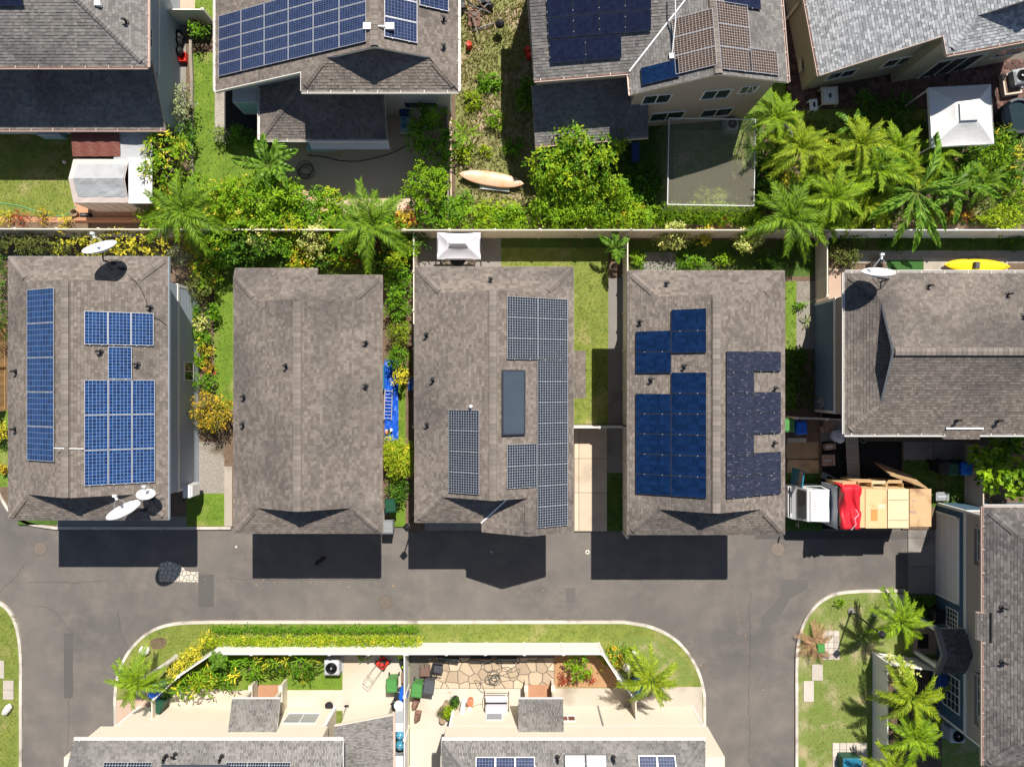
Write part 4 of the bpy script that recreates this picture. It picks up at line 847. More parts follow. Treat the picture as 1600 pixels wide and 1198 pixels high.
# ---------------------------------------------------------------- solar arrays
PM = {}
def panel_mesh(w, h, kind):
    key = (round(w, 2), round(h, 2), kind)
    if key in PM: return PM[key]
    nu, nv, cell, sheetm, fr, gap, fw = {'poly': (6, 10, 'cell_blue', 'sheet_white', 'alu', .012, .02), 'polynavy': (10, 6, 'cell_navy', 'sheet_white', 'alu', .007, .024),
        'mono': (8, 12, 'cell_black', 'sheet_mono', 'alu', .012, .012), 'brown': (12, 8, 'cell_brown', 'sheet_tan', 'alu', .012, .02), 'blue': (10, 6, 'cell_allblue', 'sheet_dark', 'frame_dark', .004, .014),
        'dark': (10, 6, 'cell_dark', 'sheet_dark', 'frame_dark', .004, .014), 'dusty': (6, 10, 'cell_dusty', 'sheet_dark', 'frame_dark', .008, .02), 'pale': (4, 4, 'collector_pale', 'alu', 'frame_dark', .01, .05),
        'collector': (1, 1, 'collector', 'frame_dark', 'frame_dark', .01, .07)}[kind]
    if (w > h) != (nu > nv) and nu != nv: nu, nv = nv, nu
    a = M(); a.box(0, w, 0, fw, -.035, .006, 0, .5); a.box(0, w, h-fw, h, -.035, .006, 0, .5); a.box(0, fw, fw, h-fw, -.035, .006, 0, .5); a.box(w-fw, w, fw, h-fw, -.035, .006, 0, .5)
    a.add([(fw, fw, 0), (w-fw, fw, 0), (w-fw, h-fw, 0), (fw, h-fw, 0), ], [(0, 1, 2, 3)], 1, .5); a.add([(fw, fw, -.03), (w-fw, fw, -.03), (w-fw, h-fw, -.03), (fw, h-fw, -.03)], [(3, 2, 1, 0)], 1, .5)
    c = M(); cu, cv = (w-2*fw)/nu, (h-2*fw)/nv; k = min(cu, cv)*.14 if kind in ('mono', 'brown') else .002
    for i in range(nu):
        for j in range(nv):
            x0, x1, y0, y1 = fw+i*cu+gap/2, fw+(i+1)*cu-gap/2, fw+j*cv+gap/2, fw+(j+1)*cv-gap/2
            if kind in ('mono', 'brown'): c.add([(x0+k,y0,.0025),(x1-k,y0,.0025),(x1,y0+k,.0025),(x1,y1-k,.0025),(x1-k,y1,.0025),(x0+k,y1,.0025),(x0,y1-k,.0025),(x0,y0+k,.0025)], [tuple(range(8))])
            else: c.add([(x0,y0,.0025),(x1,y0,.0025),(x1,y1,.0025),(x0,y1,.0025)], [(0,1,2,3)])
    PM[key] = (a.mesh('panel', [A[fr], A[sheetm]]), c.mesh('cells', [A[cell]])); return PM[key]
def array(H, plane, c0, c1, cells, kind, label, lift=.12, cat='solar array', name='solar_array', group=None, thick=False, gap=.018, clamps=True):
    """c0,c1: opposite image corners on the roof plane; cells: (cols along the contour, rows up the slope) or list of (col,row) used"""
    p0, n, u, v = H.planes[plane]; q = p0+n*lift; a, b = ray(*c0, q, n), ray(*c1, q, n)
    ua, ub = sorted(((a-q).dot(u), (b-q).dot(u))); va, vb = sorted(((a-q).dot(v), (b-q).dot(v)))
    nc, nr_, used = cells; w, h = (ub-ua)/nc, (vb-va)/nr_; o = q+u*ua+v*va
    t = thing(name, label, cat); t.matrix_world = Matrix.Translation(o) @ Matrix((u, v, n)).transposed().to_4x4()
    if group: t['group'] = group
    pm, cm = panel_mesh(w-gap, h-gap, kind)
    rails = M(); 
    for (i, j) in (used or [(i, j) for i in range(nc) for j in range(nr_)]):
        pn = mobj('panel', pm, t, (i*w, j*h, 0)); mobj('cells', cm, pn)
        for f in (.25, .75): rails.box(i*w-.01, i*w+w-.01, j*h+h*f-.02, j*h+h*f+.02, -.09, -.036, 0, .5)
        if clamps:
            for f in (.25, .75): rails.box(i*w-.03, i*w+.005, j*h+h*f-.02, j*h+h*f+.02, -.036, .014, 0, .9)
        rails.box(i*w+w*.5-.025, i*w+w*.5+.025, j*h+h*.25-.02, j*h+h*.25+.02, -lift, -.0901, 0, .5)
    rails.box(.05, .09, h*.25, h*.75, -.0895, -.0365, 0, .5); rails.build('rails', A['alu'], t); return t
def U(nc, nr_, drop): return (nc, nr_, [(i, j) for i in range(nc) for j in range(nr_) if (i, j) not in drop])
# u axis: on an east slope v points west, n up-east => u = v x n (points north for east slopes, south for west slopes)
array(hA, 'W', (42, 453), (84, 722), (5, 1, None), 'poly', 'single column of five blue solar panels on the left slope of the far left house')
array(hA, 'E', (131, 485), (240, 540), (1, 3, None), 'poly', 'row of three blue solar panels near the top of the far left roof')
array(hA, 'E', (168, 541), (206, 592), (1, 1, None), 'poly', 'single blue solar panel bridging the row of three and the nine panel block')
array(hA, 'E', (131, 593), (242, 753), (3, 3, None), 'poly', 'block of nine blue solar panels on the right slope of the far left house')
array(hC, 'E', (792, 462), (887, 562), (3, 2, None), 'mono', 'upper block of six black gridded solar panels on the centre house')
array(hC, 'E', (839.5, 563), (887, 820), (8, 1, None), 'mono', 'tall column of black gridded solar panels running down to the eave of the centre house')
array(hC, 'E', (792, 694), (839, 760), (2, 1, None), 'mono', 'pair of black gridded panels left of the tall column on the centre house')
array(hC, 'W', (701, 640), (749, 773), (4, 1, None), 'mono', 'column of four black gridded panels on the left slope of the centre house')
t = array(hC, 'E', (784, 577), (821, 679), (1, 1, None), 'collector', 'flat grey blue solar water heating collector with a dark frame on the centre house', .16, 'solar collector', 'solar_collector', clamps=False)
array(hD, 'W', (1049, 484), (1104, 551), (2, 1, None), 'blue', 'pair of plain dark blue panels highest on the left slope of the right centre house')
array(hD, 'W', (993.5, 518), (1049, 583), (2, 1, None), 'blue', 'pair of plain dark blue panels beside the eave, left of the topmost pair')
array(hD, 'W', (1049, 582), (1104, 779), (6, 1, None), 'blue', 'column of six plain dark blue panels nearest the ridge of the right centre house')
array(hD, 'W', (993.5, 615), (1049, 775), (5, 1, None), 'blue', 'column of five plain dark blue panels along the left eave of the right centre house')
array(hD, 'E', (1135, 548), (1178, 775), (7, 1, None), 'dusty', 'column of seven dusty streaked dark panels right of the ridge')
array(hD, 'E', (1178, 548), (1220, 580), (1, 1, None), 'dusty', 'single dusty panel at the top right of the streaked column')
array(hD, 'E', (1178, 612), (1220, 676), (2, 1, None), 'dusty', 'middle pair of dusty dark panels by the right eave')
array(hD, 'E', (1178, 707), (1220, 771), (2, 1, None), 'dusty', 'lowest pair of dusty dark panels by the right eave')
# J array on the catslide (u runs north-south there)
array(hJ, 'W', (341.5, 120), (572, -40), (5, 6, None), 'polynavy', 'large tilted array of navy solar panels with white frames on the top house')
array(hJ, 'E', (600, 57), (652, -28), (3, 1, None), 'polynavy', 'narrow column of pale navy panels right of the ridge of the top house')
array(hJ, 'E', (655, 8), (701, -30), (1, 1, None), 'polynavy', 'panel cut by the upper edge on the right slope of the top house')
array(hK, 'S', (857, 61), (1018, -20), (4, 2, None), 'dark', 'big block of plain black blue panels on the left part of the turned grey roof')
array(hK, 'S', (860, 99), (971, 53), (2, 1, None), 'dark', 'lower pair of plain dark panels below the big black blue block')
array(hK, 'W', (1003, 134), (1060, 92), (1, 1, None), 'blue', 'single plain blue panel at the eave corner above the tan gable')
array(hK, 'W', (1056, 117), (1114, 13), (3, 1, None), 'brown', 'left column of three brownish panels beside the ridge above the tan gable')
array(hK, 'E', (1127, 107), (1168, 8), (3, 1, None), 'brown', 'right column of three brownish panels beyond the ridge above the tan gable')
array(hK, 'E', (1171, 112), (1214, 80), (1, 1, None), 'brown', 'single brownish panel by the eave right of the column of three')
array(hK, 'E', (1134, 6), (1186, -25), (1, 1, None), 'dark', 'dark collector cut by the upper edge on the turned grey roof')
array(hG, 'N', (162, 1190), (227, 1245), (2, 1, None), 'mono', 'left pair of black gridded panels at the bottom edge on the cream house')
array(hG, 'N', (353, 1190), (448, 1245), (3, 1, None), 'mono', 'right group of black gridded panels at the bottom edge on the cream house')
array(hG, 'N', (252, 1194), (350, 1245), (1, 1, None), 'collector', 'grey framed water heating collector between two panel groups at the bottom edge', .16, 'solar collector', 'solar_collector', clamps=False)
array(hH, 'N', (743, 1182), (836, 1240), (3, 1, None), 'polynavy', 'left group of blue panels on the bottom centre roof')
array(hH, 'N', (881, 1178), (951, 1240), (2, 1, None), 'pale', 'pair of pale glassy collectors on the bottom centre roof', .14, 'solar collector', 'solar_collector', clamps=False)
array(hH, 'N', (997, 1180), (1060, 1240), (2, 1, None), 'polynavy', 'right pair of blue panels on the bottom centre roof')
array(hI, 'S', (-60, 9), (27, -30), (2, 1, None), 'dark', 'dark panel at the very corner of the top left roof')
# ---------------------------------------------------------------- satellite dishes
def dish(label, H, plane, base_px, c_px, h_c, r, az_, elv, arm=.9, hb=None):
    """base on the roof plane, centre of the dish at height h_c, normal given by azimuth (from +x, ccw) and elevation"""
    p0, n, u, v = H.planes[plane]; base = ray(*base_px, p0, n); c = W(*c_px, h_c)
    t = thing('satellite_dish', label, 'satellite dish', base)
    N_ = Vector((math.cos(R(az_))*math.cos(R(elv)), math.sin(R(az_))*math.cos(R(elv)), math.sin(R(elv))))
    q = N_.to_track_quat('Z', 'Y'); m = M(); ns = 28; vs = []; rings = 5
    for side in (0, 1):
        for i in range(rings+1):
            rr = r*i/rings; zz = .16*r*(i/rings)**2*2-(.018 if side else 0)
            for k in range(ns): w = 2*math.pi*k/ns; vs.append((rr*math.cos(w), rr*math.sin(w)*.94, zz))
    fs = []
    for side in (0, 1):
        o = side*(rings+1)*ns
        for i in range(rings):
            for k in range(ns):
                f = (o+i*ns+k, o+i*ns+(k+1) % ns, o+(i+1)*ns+(k+1) % ns, o+(i+1)*ns+k); fs.append(f if not side else f[::-1])
    o = (rings+1)*ns
    for k in range(ns): fs.append((rings*ns+k, rings*ns+(k+1) % ns, o+rings*ns+(k+1) % ns, o+rings*ns+k))
    m.add(vs, fs, 0, .8); mo = m.build('reflector', A['dish_white'], t, smooth=False, loc=c-base); mo.rotation_mode = 'QUATERNION'; mo.rotation_quaternion = q
    f = c+N_*(arm)+Vector((0, 0, .02)); X = (q @ Vector((1, 0, 0))); Y = (q @ Vector((0, 1, 0)))
    m = M()
    for e in (X*r*.75, -X*r*.75, -Y*r*.8): m.tube([c+e+N_*.12-base, f-base], .014, 5)
    m.build('feed_arm', A['grey_metal'], t)
    m = M(); m.tube([f-N_*.12-base, f+N_*.06-base], .06, 8); m.box(*(lambda p: (p.x-.08, p.x+.08, p.y-.05, p.y+.05, p.z-.07, p.z+.07))(f+N_*.1-base)); m.build('receiver', A['white_plastic'], t)
    m = M(); bk = c-N_*.08-base; m.tube([(0, 0, -.02), (0, 0, bk.z*.6), bk], .035, 7)
    for k in range(3):
        w = k*2.09+.5; m.tube([(math.cos(w)*.45, math.sin(w)*.45, -.0-abs(0)), (0, 0, bk.z*.55)], .016, 5)
    m.lathe(0, 0, [(.14, -.02), (.14, .03), (.04, .05)], 8); m.build('mast', A['dark_metal'], t); return t
dish('white satellite dish standing at the back eave of the far left house', hA, 'N', (178,412), (159,393), 7.3, .78, 100, 33, .8)
dish('larger white satellite dish at the front eave of the far left house', hA, 'S', (226,795), (197,803), 7.2, .80, 108, 22, .95)
dish('smaller white satellite dish behind the larger one at the front of the far left house', hA, 'S', (238,778), (228,775), 6.9, .42, 80, 30, .5)
dish('white satellite dish at the back corner of the sideways ridge house by the yellow kayak', hE, 'N', (1376,440), (1372,432), 7.1, .74, 93, 24, .95)
def cable(name, label, pts, r, mat, h=0., cat='hose'):
    P = smooth(pts, 5); m = M(); m.tube([W(p[0], p[1], h+r) for p in P], r, 5); return m.build(name, A[mat], label=label, cat=cat)
def roofcable(H, plane, pts, r, label, mat='black'):
    p0, n, u, v = H.planes[plane]; P = [ray(*p, p0+n*.05, n) for p in smooth(pts, 4)]; m = M(); m.tube(P, r, 5); m.build('roof_cable', A[mat], label=label, cat='cable')
roofcable(hA, 'E', [(200,430),(212,440),(222,455),(230,475),(238,494),(250,500),(260,508)], .018, 'black cable curving over the far left roof from the back dish')
roofcable(hA, 'E', [(84,700),(100,700.5),(131,701)], .025, 'short grey conduit across the ridge of the far left roof', 'grey_metal')
# ---------------------------------------------------------------- fences
def fence(pts, h, z0, mat, label, post=2.35, grooves=True, cat='fence', group=None, capw=.06, name='fence', th=.05):
    """pts: base points in ground pixels. boards between posts; each panel and each post is a part"""
    P = [W(x, y, 0) for x, y in pts]; t = thing(name, label, cat, (P[0].x, P[0].y, z0), group=group); o = Vector((P[0].x, P[0].y, 0)); posts = []
    for i in range(len(P)-1):
        a, b = P[i]-o, P[i+1]-o; d = b-a; L = d.length; k = max(1, round(L/post)); d.normalize(); ang = math.atan2(d.y, d.x)
        for j in range(k):
            p = a+d*(L*j/k); m = M(); st = L/k
            if grooves:
                nb = max(2, int((st-.12)/.16)); bw = (st-.12)/nb
                for q in range(nb): m.box(.06+q*bw+.004, .06+(q+1)*bw-.004, -th*.3, th*.3, .06, h-.1, 0, rng.random())
                m.box(.06, st-.06, -th*.18, th*.18, .06, h-.1, 0, .3)
            else: m.box(.06, st-.06, -th*.5, th*.5, .06, h-.1, 0, .5)
            m.box(.06, st-.06, -capw/2, capw/2, h-.1, h, 0, .6); m.box(.06, st-.06, -capw/2, capw/2, .02, .1, 0, .4)
            m.build('panel', A[mat], t, loc=p, rot=(0, 0, ang)); posts.append((p, ang))
    posts.append((P[-1]-o, ang))
    pm = M().box(-.06, .06, -.06, .06, 0, h+.03, 0, .5); pm.add([(-.075,-.075,h+.03),(.075,-.075,h+.03),(.075,.075,h+.03),(-.075,.075,h+.03),(0,0,h+.1)], [(0,1,4),(1,2,4),(2,3,4),(3,0,4),(3,2,1,0)], 0, .6); me = pm.mesh('post', [A[mat]])
    for p, g in posts: mobj('post', me, t, p, (0, 0, g))
    return t
fence([(-60,370),(250,371)], 2.0, ZY, 'vinyl_cream', 'cream back fence behind the yellow croton hedge at far left')
fence([(250,371),(640,372)], 2.0, ZY, 'vinyl_cream', 'cream back fence half hidden by the shrubs behind the plain roofed house')
fence([(640,372),(976,372)], 2.0, ZY, 'vinyl_cream', 'cream back fence behind the lilac canopy and the shaded lawn')
fence([(976,372),(1274,372)], 2.0, ZY, 'vinyl_cream', 'cream back fence behind the pale yellow bushes right of centre')
fence([(1274,372),(1640,372)], 2.0, ZY, 'vinyl_white', 'white back fence above the yellow kayak at right')
fence([(1273,374),(1273,468)], 1.5, ZY, 'vinyl_cream', 'cream side fence running down to the blue walled house')
fence([(973,374),(973,664)], 1.6, ZY, 'vinyl_cream', 'long side fence between the centre lawn and the right centre house')
fence([(973,664),(973,829)], 1.5, ZY, 'vinyl_cream', 'side fence beside the concrete driveway of the centre house')
fence([(653,374),(653,664)], 1.6, ZY, 'vinyl_cream', 'side fence along the left wall of the centre house')
fence([(890,665),(973,665)], 1.5, ZY, 'vinyl_white', 'white gate fence between the narrow lawn and the concrete driveway', post=1.5, name='gate_fence')
fence([(1226,651),(1318,654)], 1.5, ZY, 'vinyl_cream', 'low cream fence above the green and blue bins', post=1.7)
fence([(1505,694),(1505,792)], 1.6, ZY, 'vinyl_tan', 'tan fence beside the round leaved tree and the blue bin', post=1.8)
fence([(262,40),(337,40)], 1.6, ZY, 'vinyl_white', 'white fence across the walkway behind the small round bush', post=2.7)
fence([(1228,32),(1262,20)], 1.6, ZY, 'vinyl_cream', 'short cream fence at the end of the red paving')
fence([(702,170),(704,348)], 1.3, ZY, 'wood_grey', 'weathered grey fence between the concrete yard and the weeds', grooves=True)
fence([(352,1003),(935,1003)], 1.65, ZY, 'vinyl_white', 'long white fence along the clipped hedge and verge', grooves=False, post=2.2)
fence([(935,1003),(959,1040),(985,1072)], 1.65, ZY, 'vinyl_white', 'white diagonal fence beside the right verge palm', grooves=False)
fence([(985,1072),(986,1105)], 1.6, ZY, 'vinyl_cream', 'short cream fence from the palm to the wall of the bottom centre house', grooves=False)
fence([(352,1003),(300,1038),(260,1075)], 1.5, ZY, 'vinyl_white', 'white diagonal fence under the yellow croton hedge', grooves=False)
fence([(260,1075),(260,1103)], 1.5, ZY, 'vinyl_cream', 'short cream fence behind the left verge palm', grooves=False)
fence([(639,1004),(639,1260)], 1.6, ZY, 'vinyl_white', 'white dividing fence between the two bottom yards', grooves=False, post=2.4)
fence([(1362,1018),(1362,1260)], 1.6, ZY, 'vinyl_white', 'grey shaded fence along the right lawn below the palm', post=2.1)
fence([(1362,1018),(1458,1030)], 1.7, ZY, 'vinyl_white', 'white fence from the lawn to the porch of the dark blue house', post=2.0, grooves=True)
fence([(11,505),(11,640)], 1.8, ZY, 'wood_orange', 'orange wooden fence at the far left edge')
# ---------------------------------------------------------------- plants
def leafcloud(blobs, nclump, per, size, asp=.35, spread=.12, up=.7, lean=(.1, .9), droop=.15, shell=(.72, 1.02), zmin=-.25, seed=0):
    r_ = np.random.RandomState(seed+17); B = np.array(blobs, float); ar = (B[:, 3]*B[:, 4]+B[:, 5]*(B[:, 3]+B[:, 4])/2); ar /= ar.sum()
    bi = r_.choice(len(B), nclump, p=ar); d = r_.normal(size=(nclump, 3)); d /= np.linalg.norm(d, axis=1)[:, None]; d[:, 2] = np.where(d[:, 2] < zmin, -d[:, 2]*.8, d[:, 2])
    c = B[bi, :3]+d*B[bi, 3:6]*r_.uniform(*shell, (nclump, 1)); n = d+np.array([0, 0, up]); n /= np.linalg.norm(n, axis=1)[:, None]
    ref = np.where(np.abs(n[:, 2:3]) < .9, np.array([[0, 0, 1.]]), np.array([[1., 0, 0]])); t1 = np.cross(n, ref); t1 /= np.linalg.norm(t1, axis=1)[:, None]; t2 = np.cross(n, t1)
    a = r_.uniform(0, 6.283, (nclump, per))+0; e = r_.uniform(*lean, (nclump, per)); dirv = (t1[:, None]*np.cos(a)[..., None]+t2[:, None]*np.sin(a)[..., None])*np.cos(e)[..., None]+n[:, None]*np.sin(e)[..., None]
    L = size*r_.uniform(.65, 1.25, (nclump, per, 1)); w = np.cross(dirv, n[:, None]+0*dirv); w /= np.maximum(np.linalg.norm(w, axis=2, keepdims=True), 1e-6); w *= L*asp*.5
    b = c[:, None]+r_.normal(size=(nclump, per, 3))*spread*.5+dirv*L*.08; mid = b+dirv*L*.5+n[:, None]*L*.06; tip = b+dirv*L-np.array([0, 0, 1])*L*droop
    V = np.stack([b, mid+w, tip, mid-w], 2).reshape(-1, 3); k = np.arange(nclump*per)*4; F = np.stack([np.stack([k, k+1, k+2], 1), np.stack([k, k+2, k+3], 1)], 1).reshape(-1, 3)
    T = np.clip(r_.rand(nclump)[:, None]*.65+r_.rand(nclump, per)*.35, 0, 1).reshape(-1); return V, F, np.repeat(T, 2)
pcount = [0]
def shrub(px, py, rpx, h, mat, label, cat='shrub', name='shrub', size=.16, dens=1., asp=.45, ell=1., rz=0., per=6, mats=None, frac=.2, nb=None, group=None, z0=0., droop=.15, up=.7, lean=(.1, .9), trunk=True, hmin=.0, flat=.9):
    """px,py: apparent centre; rpx: apparent radius; ell: y/x ratio"""
    pcount[0] += 1; sd = pcount[0]; r_ = random.Random(sd*13+5)
    c = W(px, py, h*.65); r = rpx*(HC-h*.7)/FPX; hh = h-hmin
    tree_ = cat == 'tree'; blobs = [(0, 0, hmin+hh*.48, r*(.55 if tree_ else .72), r*(.55 if tree_ else .72)*ell, hh*.44)]; nb = nb or (11 if tree_ else 6)
    for k in range(nb):
        w = k*2*math.pi/nb+r_.uniform(-.4, .4); q = r_.uniform(.4, .82) if tree_ else r_.uniform(.42, .66); rr = r_.uniform(.2, .36) if tree_ else r_.uniform(.3, .5)
        blobs.append((math.cos(w)*r*q, math.sin(w)*r*q*ell, hmin+hh*r_.uniform(.35, .68), r*rr, r*rr*max(ell, .55), hh*r_.uniform(.26, .4)*flat))
    area = sum(b[3]*b[4] for b in blobs)*3.1; ncl = int(min(max(area*32*dens*(.16/size)**1.5, 14), 1900))
    V, F, T = leafcloud(blobs, ncl, per, size, asp, seed=sd, droop=droop, up=up, lean=lean, shell=(.5, 1.08))
    tree = cat == 'tree'
    o = thing(name, label, cat, (c.x, c.y, ZY+z0), rz, group); mi = None; ms = [A[mat]]
    if mats:
        ms.append(A[mats]); r2 = np.random.RandomState(sd); cl = np.repeat(r2.rand(ncl) < frac, per*2); mi = cl.astype(int)
    mobj('crown' if tree else 'foliage', npmesh('foliage', V, F, T, ms, mi), o)
    m = M()
    if tree: m.tube([(0, 0, 0), (.05*r, .03*r, h*.3), (0, 0, h*.6)], [.11*max(r, .6), .08*max(r, .6), .04*max(r, .6)], 7)
    for k in range(5 if trunk else 3):
        w = k*1.257+r_.uniform(-.3, .3); m.tube([(0, 0, h*.3 if tree else 0), (math.cos(w)*r*.25, math.sin(w)*r*.25*ell, h*.5), (math.cos(w)*r*.6, math.sin(w)*r*.6*ell, h*.72)], [.03+.015*r, .022+.01*r, .01], 5)
    m.build('trunk' if tree else 'stem', A['bark'], o); return o
def hedge(pts, wpx, h, mat, label, size=.12, dens=1., mats=None, frac=.3, box=True, name='hedge'):
    pcount[0] += 1; sd = pcount[0]; P = [W(x, y, h*.8) for x, y in pts]; o = thing(name, label, 'hedge', (P[0].x, P[0].y, ZY)); blobs = []; w = wpx*(HC-h)/FPX/2; r_ = random.Random(sd)
    for i in range(len(P)-1):
        a, b = P[i]-P[0], P[i+1]-P[0]; L = (b-a).length; k = max(1, int(L/(w*1.1)))
        for j in range(k+1): p = a+(b-a)*(j/k); blobs.append((p.x+r_.uniform(-.15, .15)*w, p.y+r_.uniform(-.15, .15)*w, h*.5, w*r_.uniform(.9, 1.15), w*r_.uniform(.85, 1.1), h*r_.uniform(.42, .55)))
    ncl = int(sum(b[3]*b[4] for b in blobs)*2.2*26*dens*(.16/size)**1.5); ncl = min(int(ncl*1.7), 5200)
    V, F, T = leafcloud(blobs, ncl, 6, size, .5, seed=sd); ms = [A[mat]]; mi = None
    if mats: ms.append(A[mats]); mi = np.repeat(np.random.RandomState(sd).rand(ncl) < frac, 12).astype(int)
    mobj('foliage', npmesh('foliage', V, F, T, ms, mi), o); m = M()
    for b in blobs[::2]: m.tube([(b[0], b[1], 0), (b[0], b[1], h*.6)], [.03, .015], 5)
    m.build('stem', A['bark'], o); return o
def frond_mesh(L, mat, kind='palm', seed=0, nl=50):
    r_ = random.Random(seed); V = []; F = []; T = []; curve = []
    if kind == 'palm': rise, fall = .34, .80
    else: rise, fall = .35, .5
    for i in range(9): t = i/8; curve.append((L*(t-.12*t*t), 0, L*(rise*t-fall*t*t)))
    def at(t):
        i = min(int(t*8), 7); f = t*8-i; a, b = curve[i], curve[i+1]; return Vector([a[k]+(b[k]-a[k])*f for k in range(3)]), (Vector(b)-Vector(a)).normalized()
    m = M(); m.tube(curve, [.028*(1-.8*i/8)*max(L, .8)*.6 for i in range(9)], 4, 1, .5, cap=False)
    for i in range(nl):
        t = .12+.88*i/(nl-1); p, d = at(t); ln = L*(.09+.16*math.sin(min(1, t*1.1+.1)*math.pi*.9))*r_.uniform(.75, 1.15)
        for sd in (-1, 1):
            fw = .75+.7*t+r_.uniform(-.12, .2); sv = (Vector((0, sd, r_.uniform(.1, .75)))+d*fw).normalized(); wv = d.cross(sv).cross(sv).normalized()*(L*.0085)
            mid = p+sv*ln*.55; tip = p+sv*ln-Vector((0, 0, ln*r_.uniform(.18, .42))); tt = r_.random()
            m.add([p-wv*.6, p+wv*.6, mid+wv, tip, mid-wv], [(0, 1, 2, 4), (4, 2, 3)], 0, tt)
    return m.mesh('frond', [A[mat], A['vein']])
FM = {}
def palm(px, py, rpx, h, mat, label, nf=17, base=None, seed=None, name='palm_tree', trunk=True, dead=2, rmul=1., upr=0., group=None, trunkr=.09):
    pcount[0] += 1; r_ = random.Random(pcount[0]*7+1); c = W(px, py, h); rad = rpx*(HC-h)/FPX; L = rad*1.12
    b = W(*base, 0) if base else Vector((c.x, c.y, 0)); o = thing(name, label, 'palm', (b.x, b.y, ZY), group=group); top = Vector((c.x-b.x, c.y-b.y, h-ZY))
    if trunk:
        m = M(); P = []; rs = []; k = 12
        for i in range(k+1): t = i/k; P.append((top.x*t**1.3, top.y*t**1.3, top.z*t)); rs.append((trunkr*1.6-(trunkr*.7)*t)*(1.06 if i % 2 else .97)+(.05 if i == 0 else 0))
        m.tube(P, rs, 9, 0); m.build('trunk', A['palm_trunk'], o)
        m = M(); m.lathe(0, 0, [(trunkr*.9, -.35), (trunkr*1.15, -.2), (trunkr*.8, .1), (.02, .35)], 8); m.build('crownshaft', A['leaf_palm'], o, loc=top)
    nf = max(9, int(nf*.95))
    for k in range(nf):
        key = (round(L, 1), mat, k % 4)
        if key not in FM: FM[key] = frond_mesh(L, mat, 'palm', k)
        a = k*2.39996+r_.uniform(-.35, .35); lift = (1-k/nf)*(.95+upr)-.1+r_.uniform(-.2, .2); s = r_.uniform(.85, 1.08)*(1 if k > 3 else .8)
        f = mobj('frond', FM[key], o, top); f.rotation_euler = Euler((r_.uniform(-.3, .3), -lift, a), 'XYZ'); f.scale = (s, s, s)
    return o
def banana_leaf(L, wd_, mat, seed):
    r_ = random.Random(seed); m = M(); n = 18; C = []
    for i in range(n+1): t = i/n; C.append(Vector((L*(t-.1*t*t), L*.10*math.sin(seed)*t*t, L*(.42*t-.68*t*t))))
    m.tube(C, [.03*(1-.75*i/n)*max(L, 1)*.55 for i in range(n+1)], 5, 1, .5, cap=False)
    for sd in (-1, 1):
        for i in range(1, n):
            t0, t1 = i/n, (i+1)/n; w0 = wd_*math.sin(math.pi*min(1, t0*.95+.05))**.6*r_.uniform(.85, 1.06); w1 = wd_*math.sin(math.pi*min(1, t1*.95+.05))**.6*r_.uniform(.75, 1.05); g = r_.choice((.002, .004, .02))*L
            a, b = C[i]+Vector((0, 0, .005)), C[i+1]+Vector((-g, 0, .005)); dz = r_.uniform(-.3, .3)*wd_
            m.add([a, b, b+Vector((.08*L, sd*w1*.6, .10*wd_+dz)), a+Vector((.08*L, sd*w0*.6, .10*wd_)), b+Vector((.11*L, sd*w1, -.16*wd_+dz)), a+Vector((.11*L, sd*w0, -.16*wd_))], [(0, 1, 2, 3) if sd > 0 else (3, 2, 1, 0), (3, 2, 4, 5) if sd > 0 else (5, 4, 2, 3)], 0, r_.random())
    return m.mesh('leaf', [A[mat], A['vein']])
def banana(px, py, rpx, h, label, nf=8, mat='leaf_banana', wr=.17, name='banana_plant', stem=True, ang0=0., lo=.15, hi=.9, cat='banana plant'):
    pcount[0] += 1; r_ = random.Random(pcount[0]*3+2); c = W(px, py, h); L = rpx*(HC-h)/FPX*1.15; o = thing(name, label, cat, (c.x, c.y, ZY)); top = Vector((0, 0, h-ZY-.1))
    if stem: m = M(); m.tube([(0, 0, 0), (.02, .02, top.z*.5), tuple(top)], [.12, .09, .06], 9); m.build('stem', A['leaf_olive'], o)
    ms = [banana_leaf(L, L*wr, mat, pcount[0]*5+k) for k in range(3)]
    for k in range(nf):
        f = mobj('leaf', ms[k % 3], o, top); f.rotation_euler = Euler((r_.uniform(-.5, .5), -r_.uniform(lo, hi)+.25, ang0+k*2.4+r_.uniform(-.3, .3)), 'XYZ'); s = r_.uniform(.55, 1.1); f.scale = (s, s, s)
    return o
# ---------------------------------------------------------------- planting, left to right
S = shrub
hedge([(-10,380),(40,380),(95,384)], 40, 2.0, 'leaf_olive', 'dark olive hedge in the corner behind the far left house', dens=.9)
hedge([(-8,410),(-8,520)], 26, 1.8, 'leaf_dark', 'dark narrow hedge along the left side of the far left house')
hedge([(100,379),(245,379)], 46, 2.1, 'leaf_yellow', 'bright yellow croton hedge behind the far left house', size=.17, dens=.8, mats='leaf_olive', frac=.25)
S(-2,675,18,1.3,'leaf_yellow','yellow bush at the very left edge beside the far left house', dens=1.2); S(8,733,7,.5,'leaf_orange','tiny orange plant at the very left edge', size=.2, nb=2)
palm(290,330,60,3.6,'leaf_palm_dark','palm between the two left houses at the back fence', nf=19, dead=0)
S(285,395,22,2.4,'leaf_pale','pale feathery shrub beside the back corner of the far left house', size=.2, asp=.25); S(315,412,26,1.9,'leaf_yellow','yellow green shrub just right of the feathery shrub', size=.16, mats='leaf_green', frac=.5)
S(312,450,26,1.7,'leaf_olive','olive shrub in the narrow side bed below the yellow green shrub'); S(358,385,34,2.0,'leaf_dark','dark leafy shrub behind the left corner of the plain roofed house', size=.22)
S(292,476,14,1.1,'leaf_green','small green shrub by the pale blue wall corner', size=.2, asp=.3)
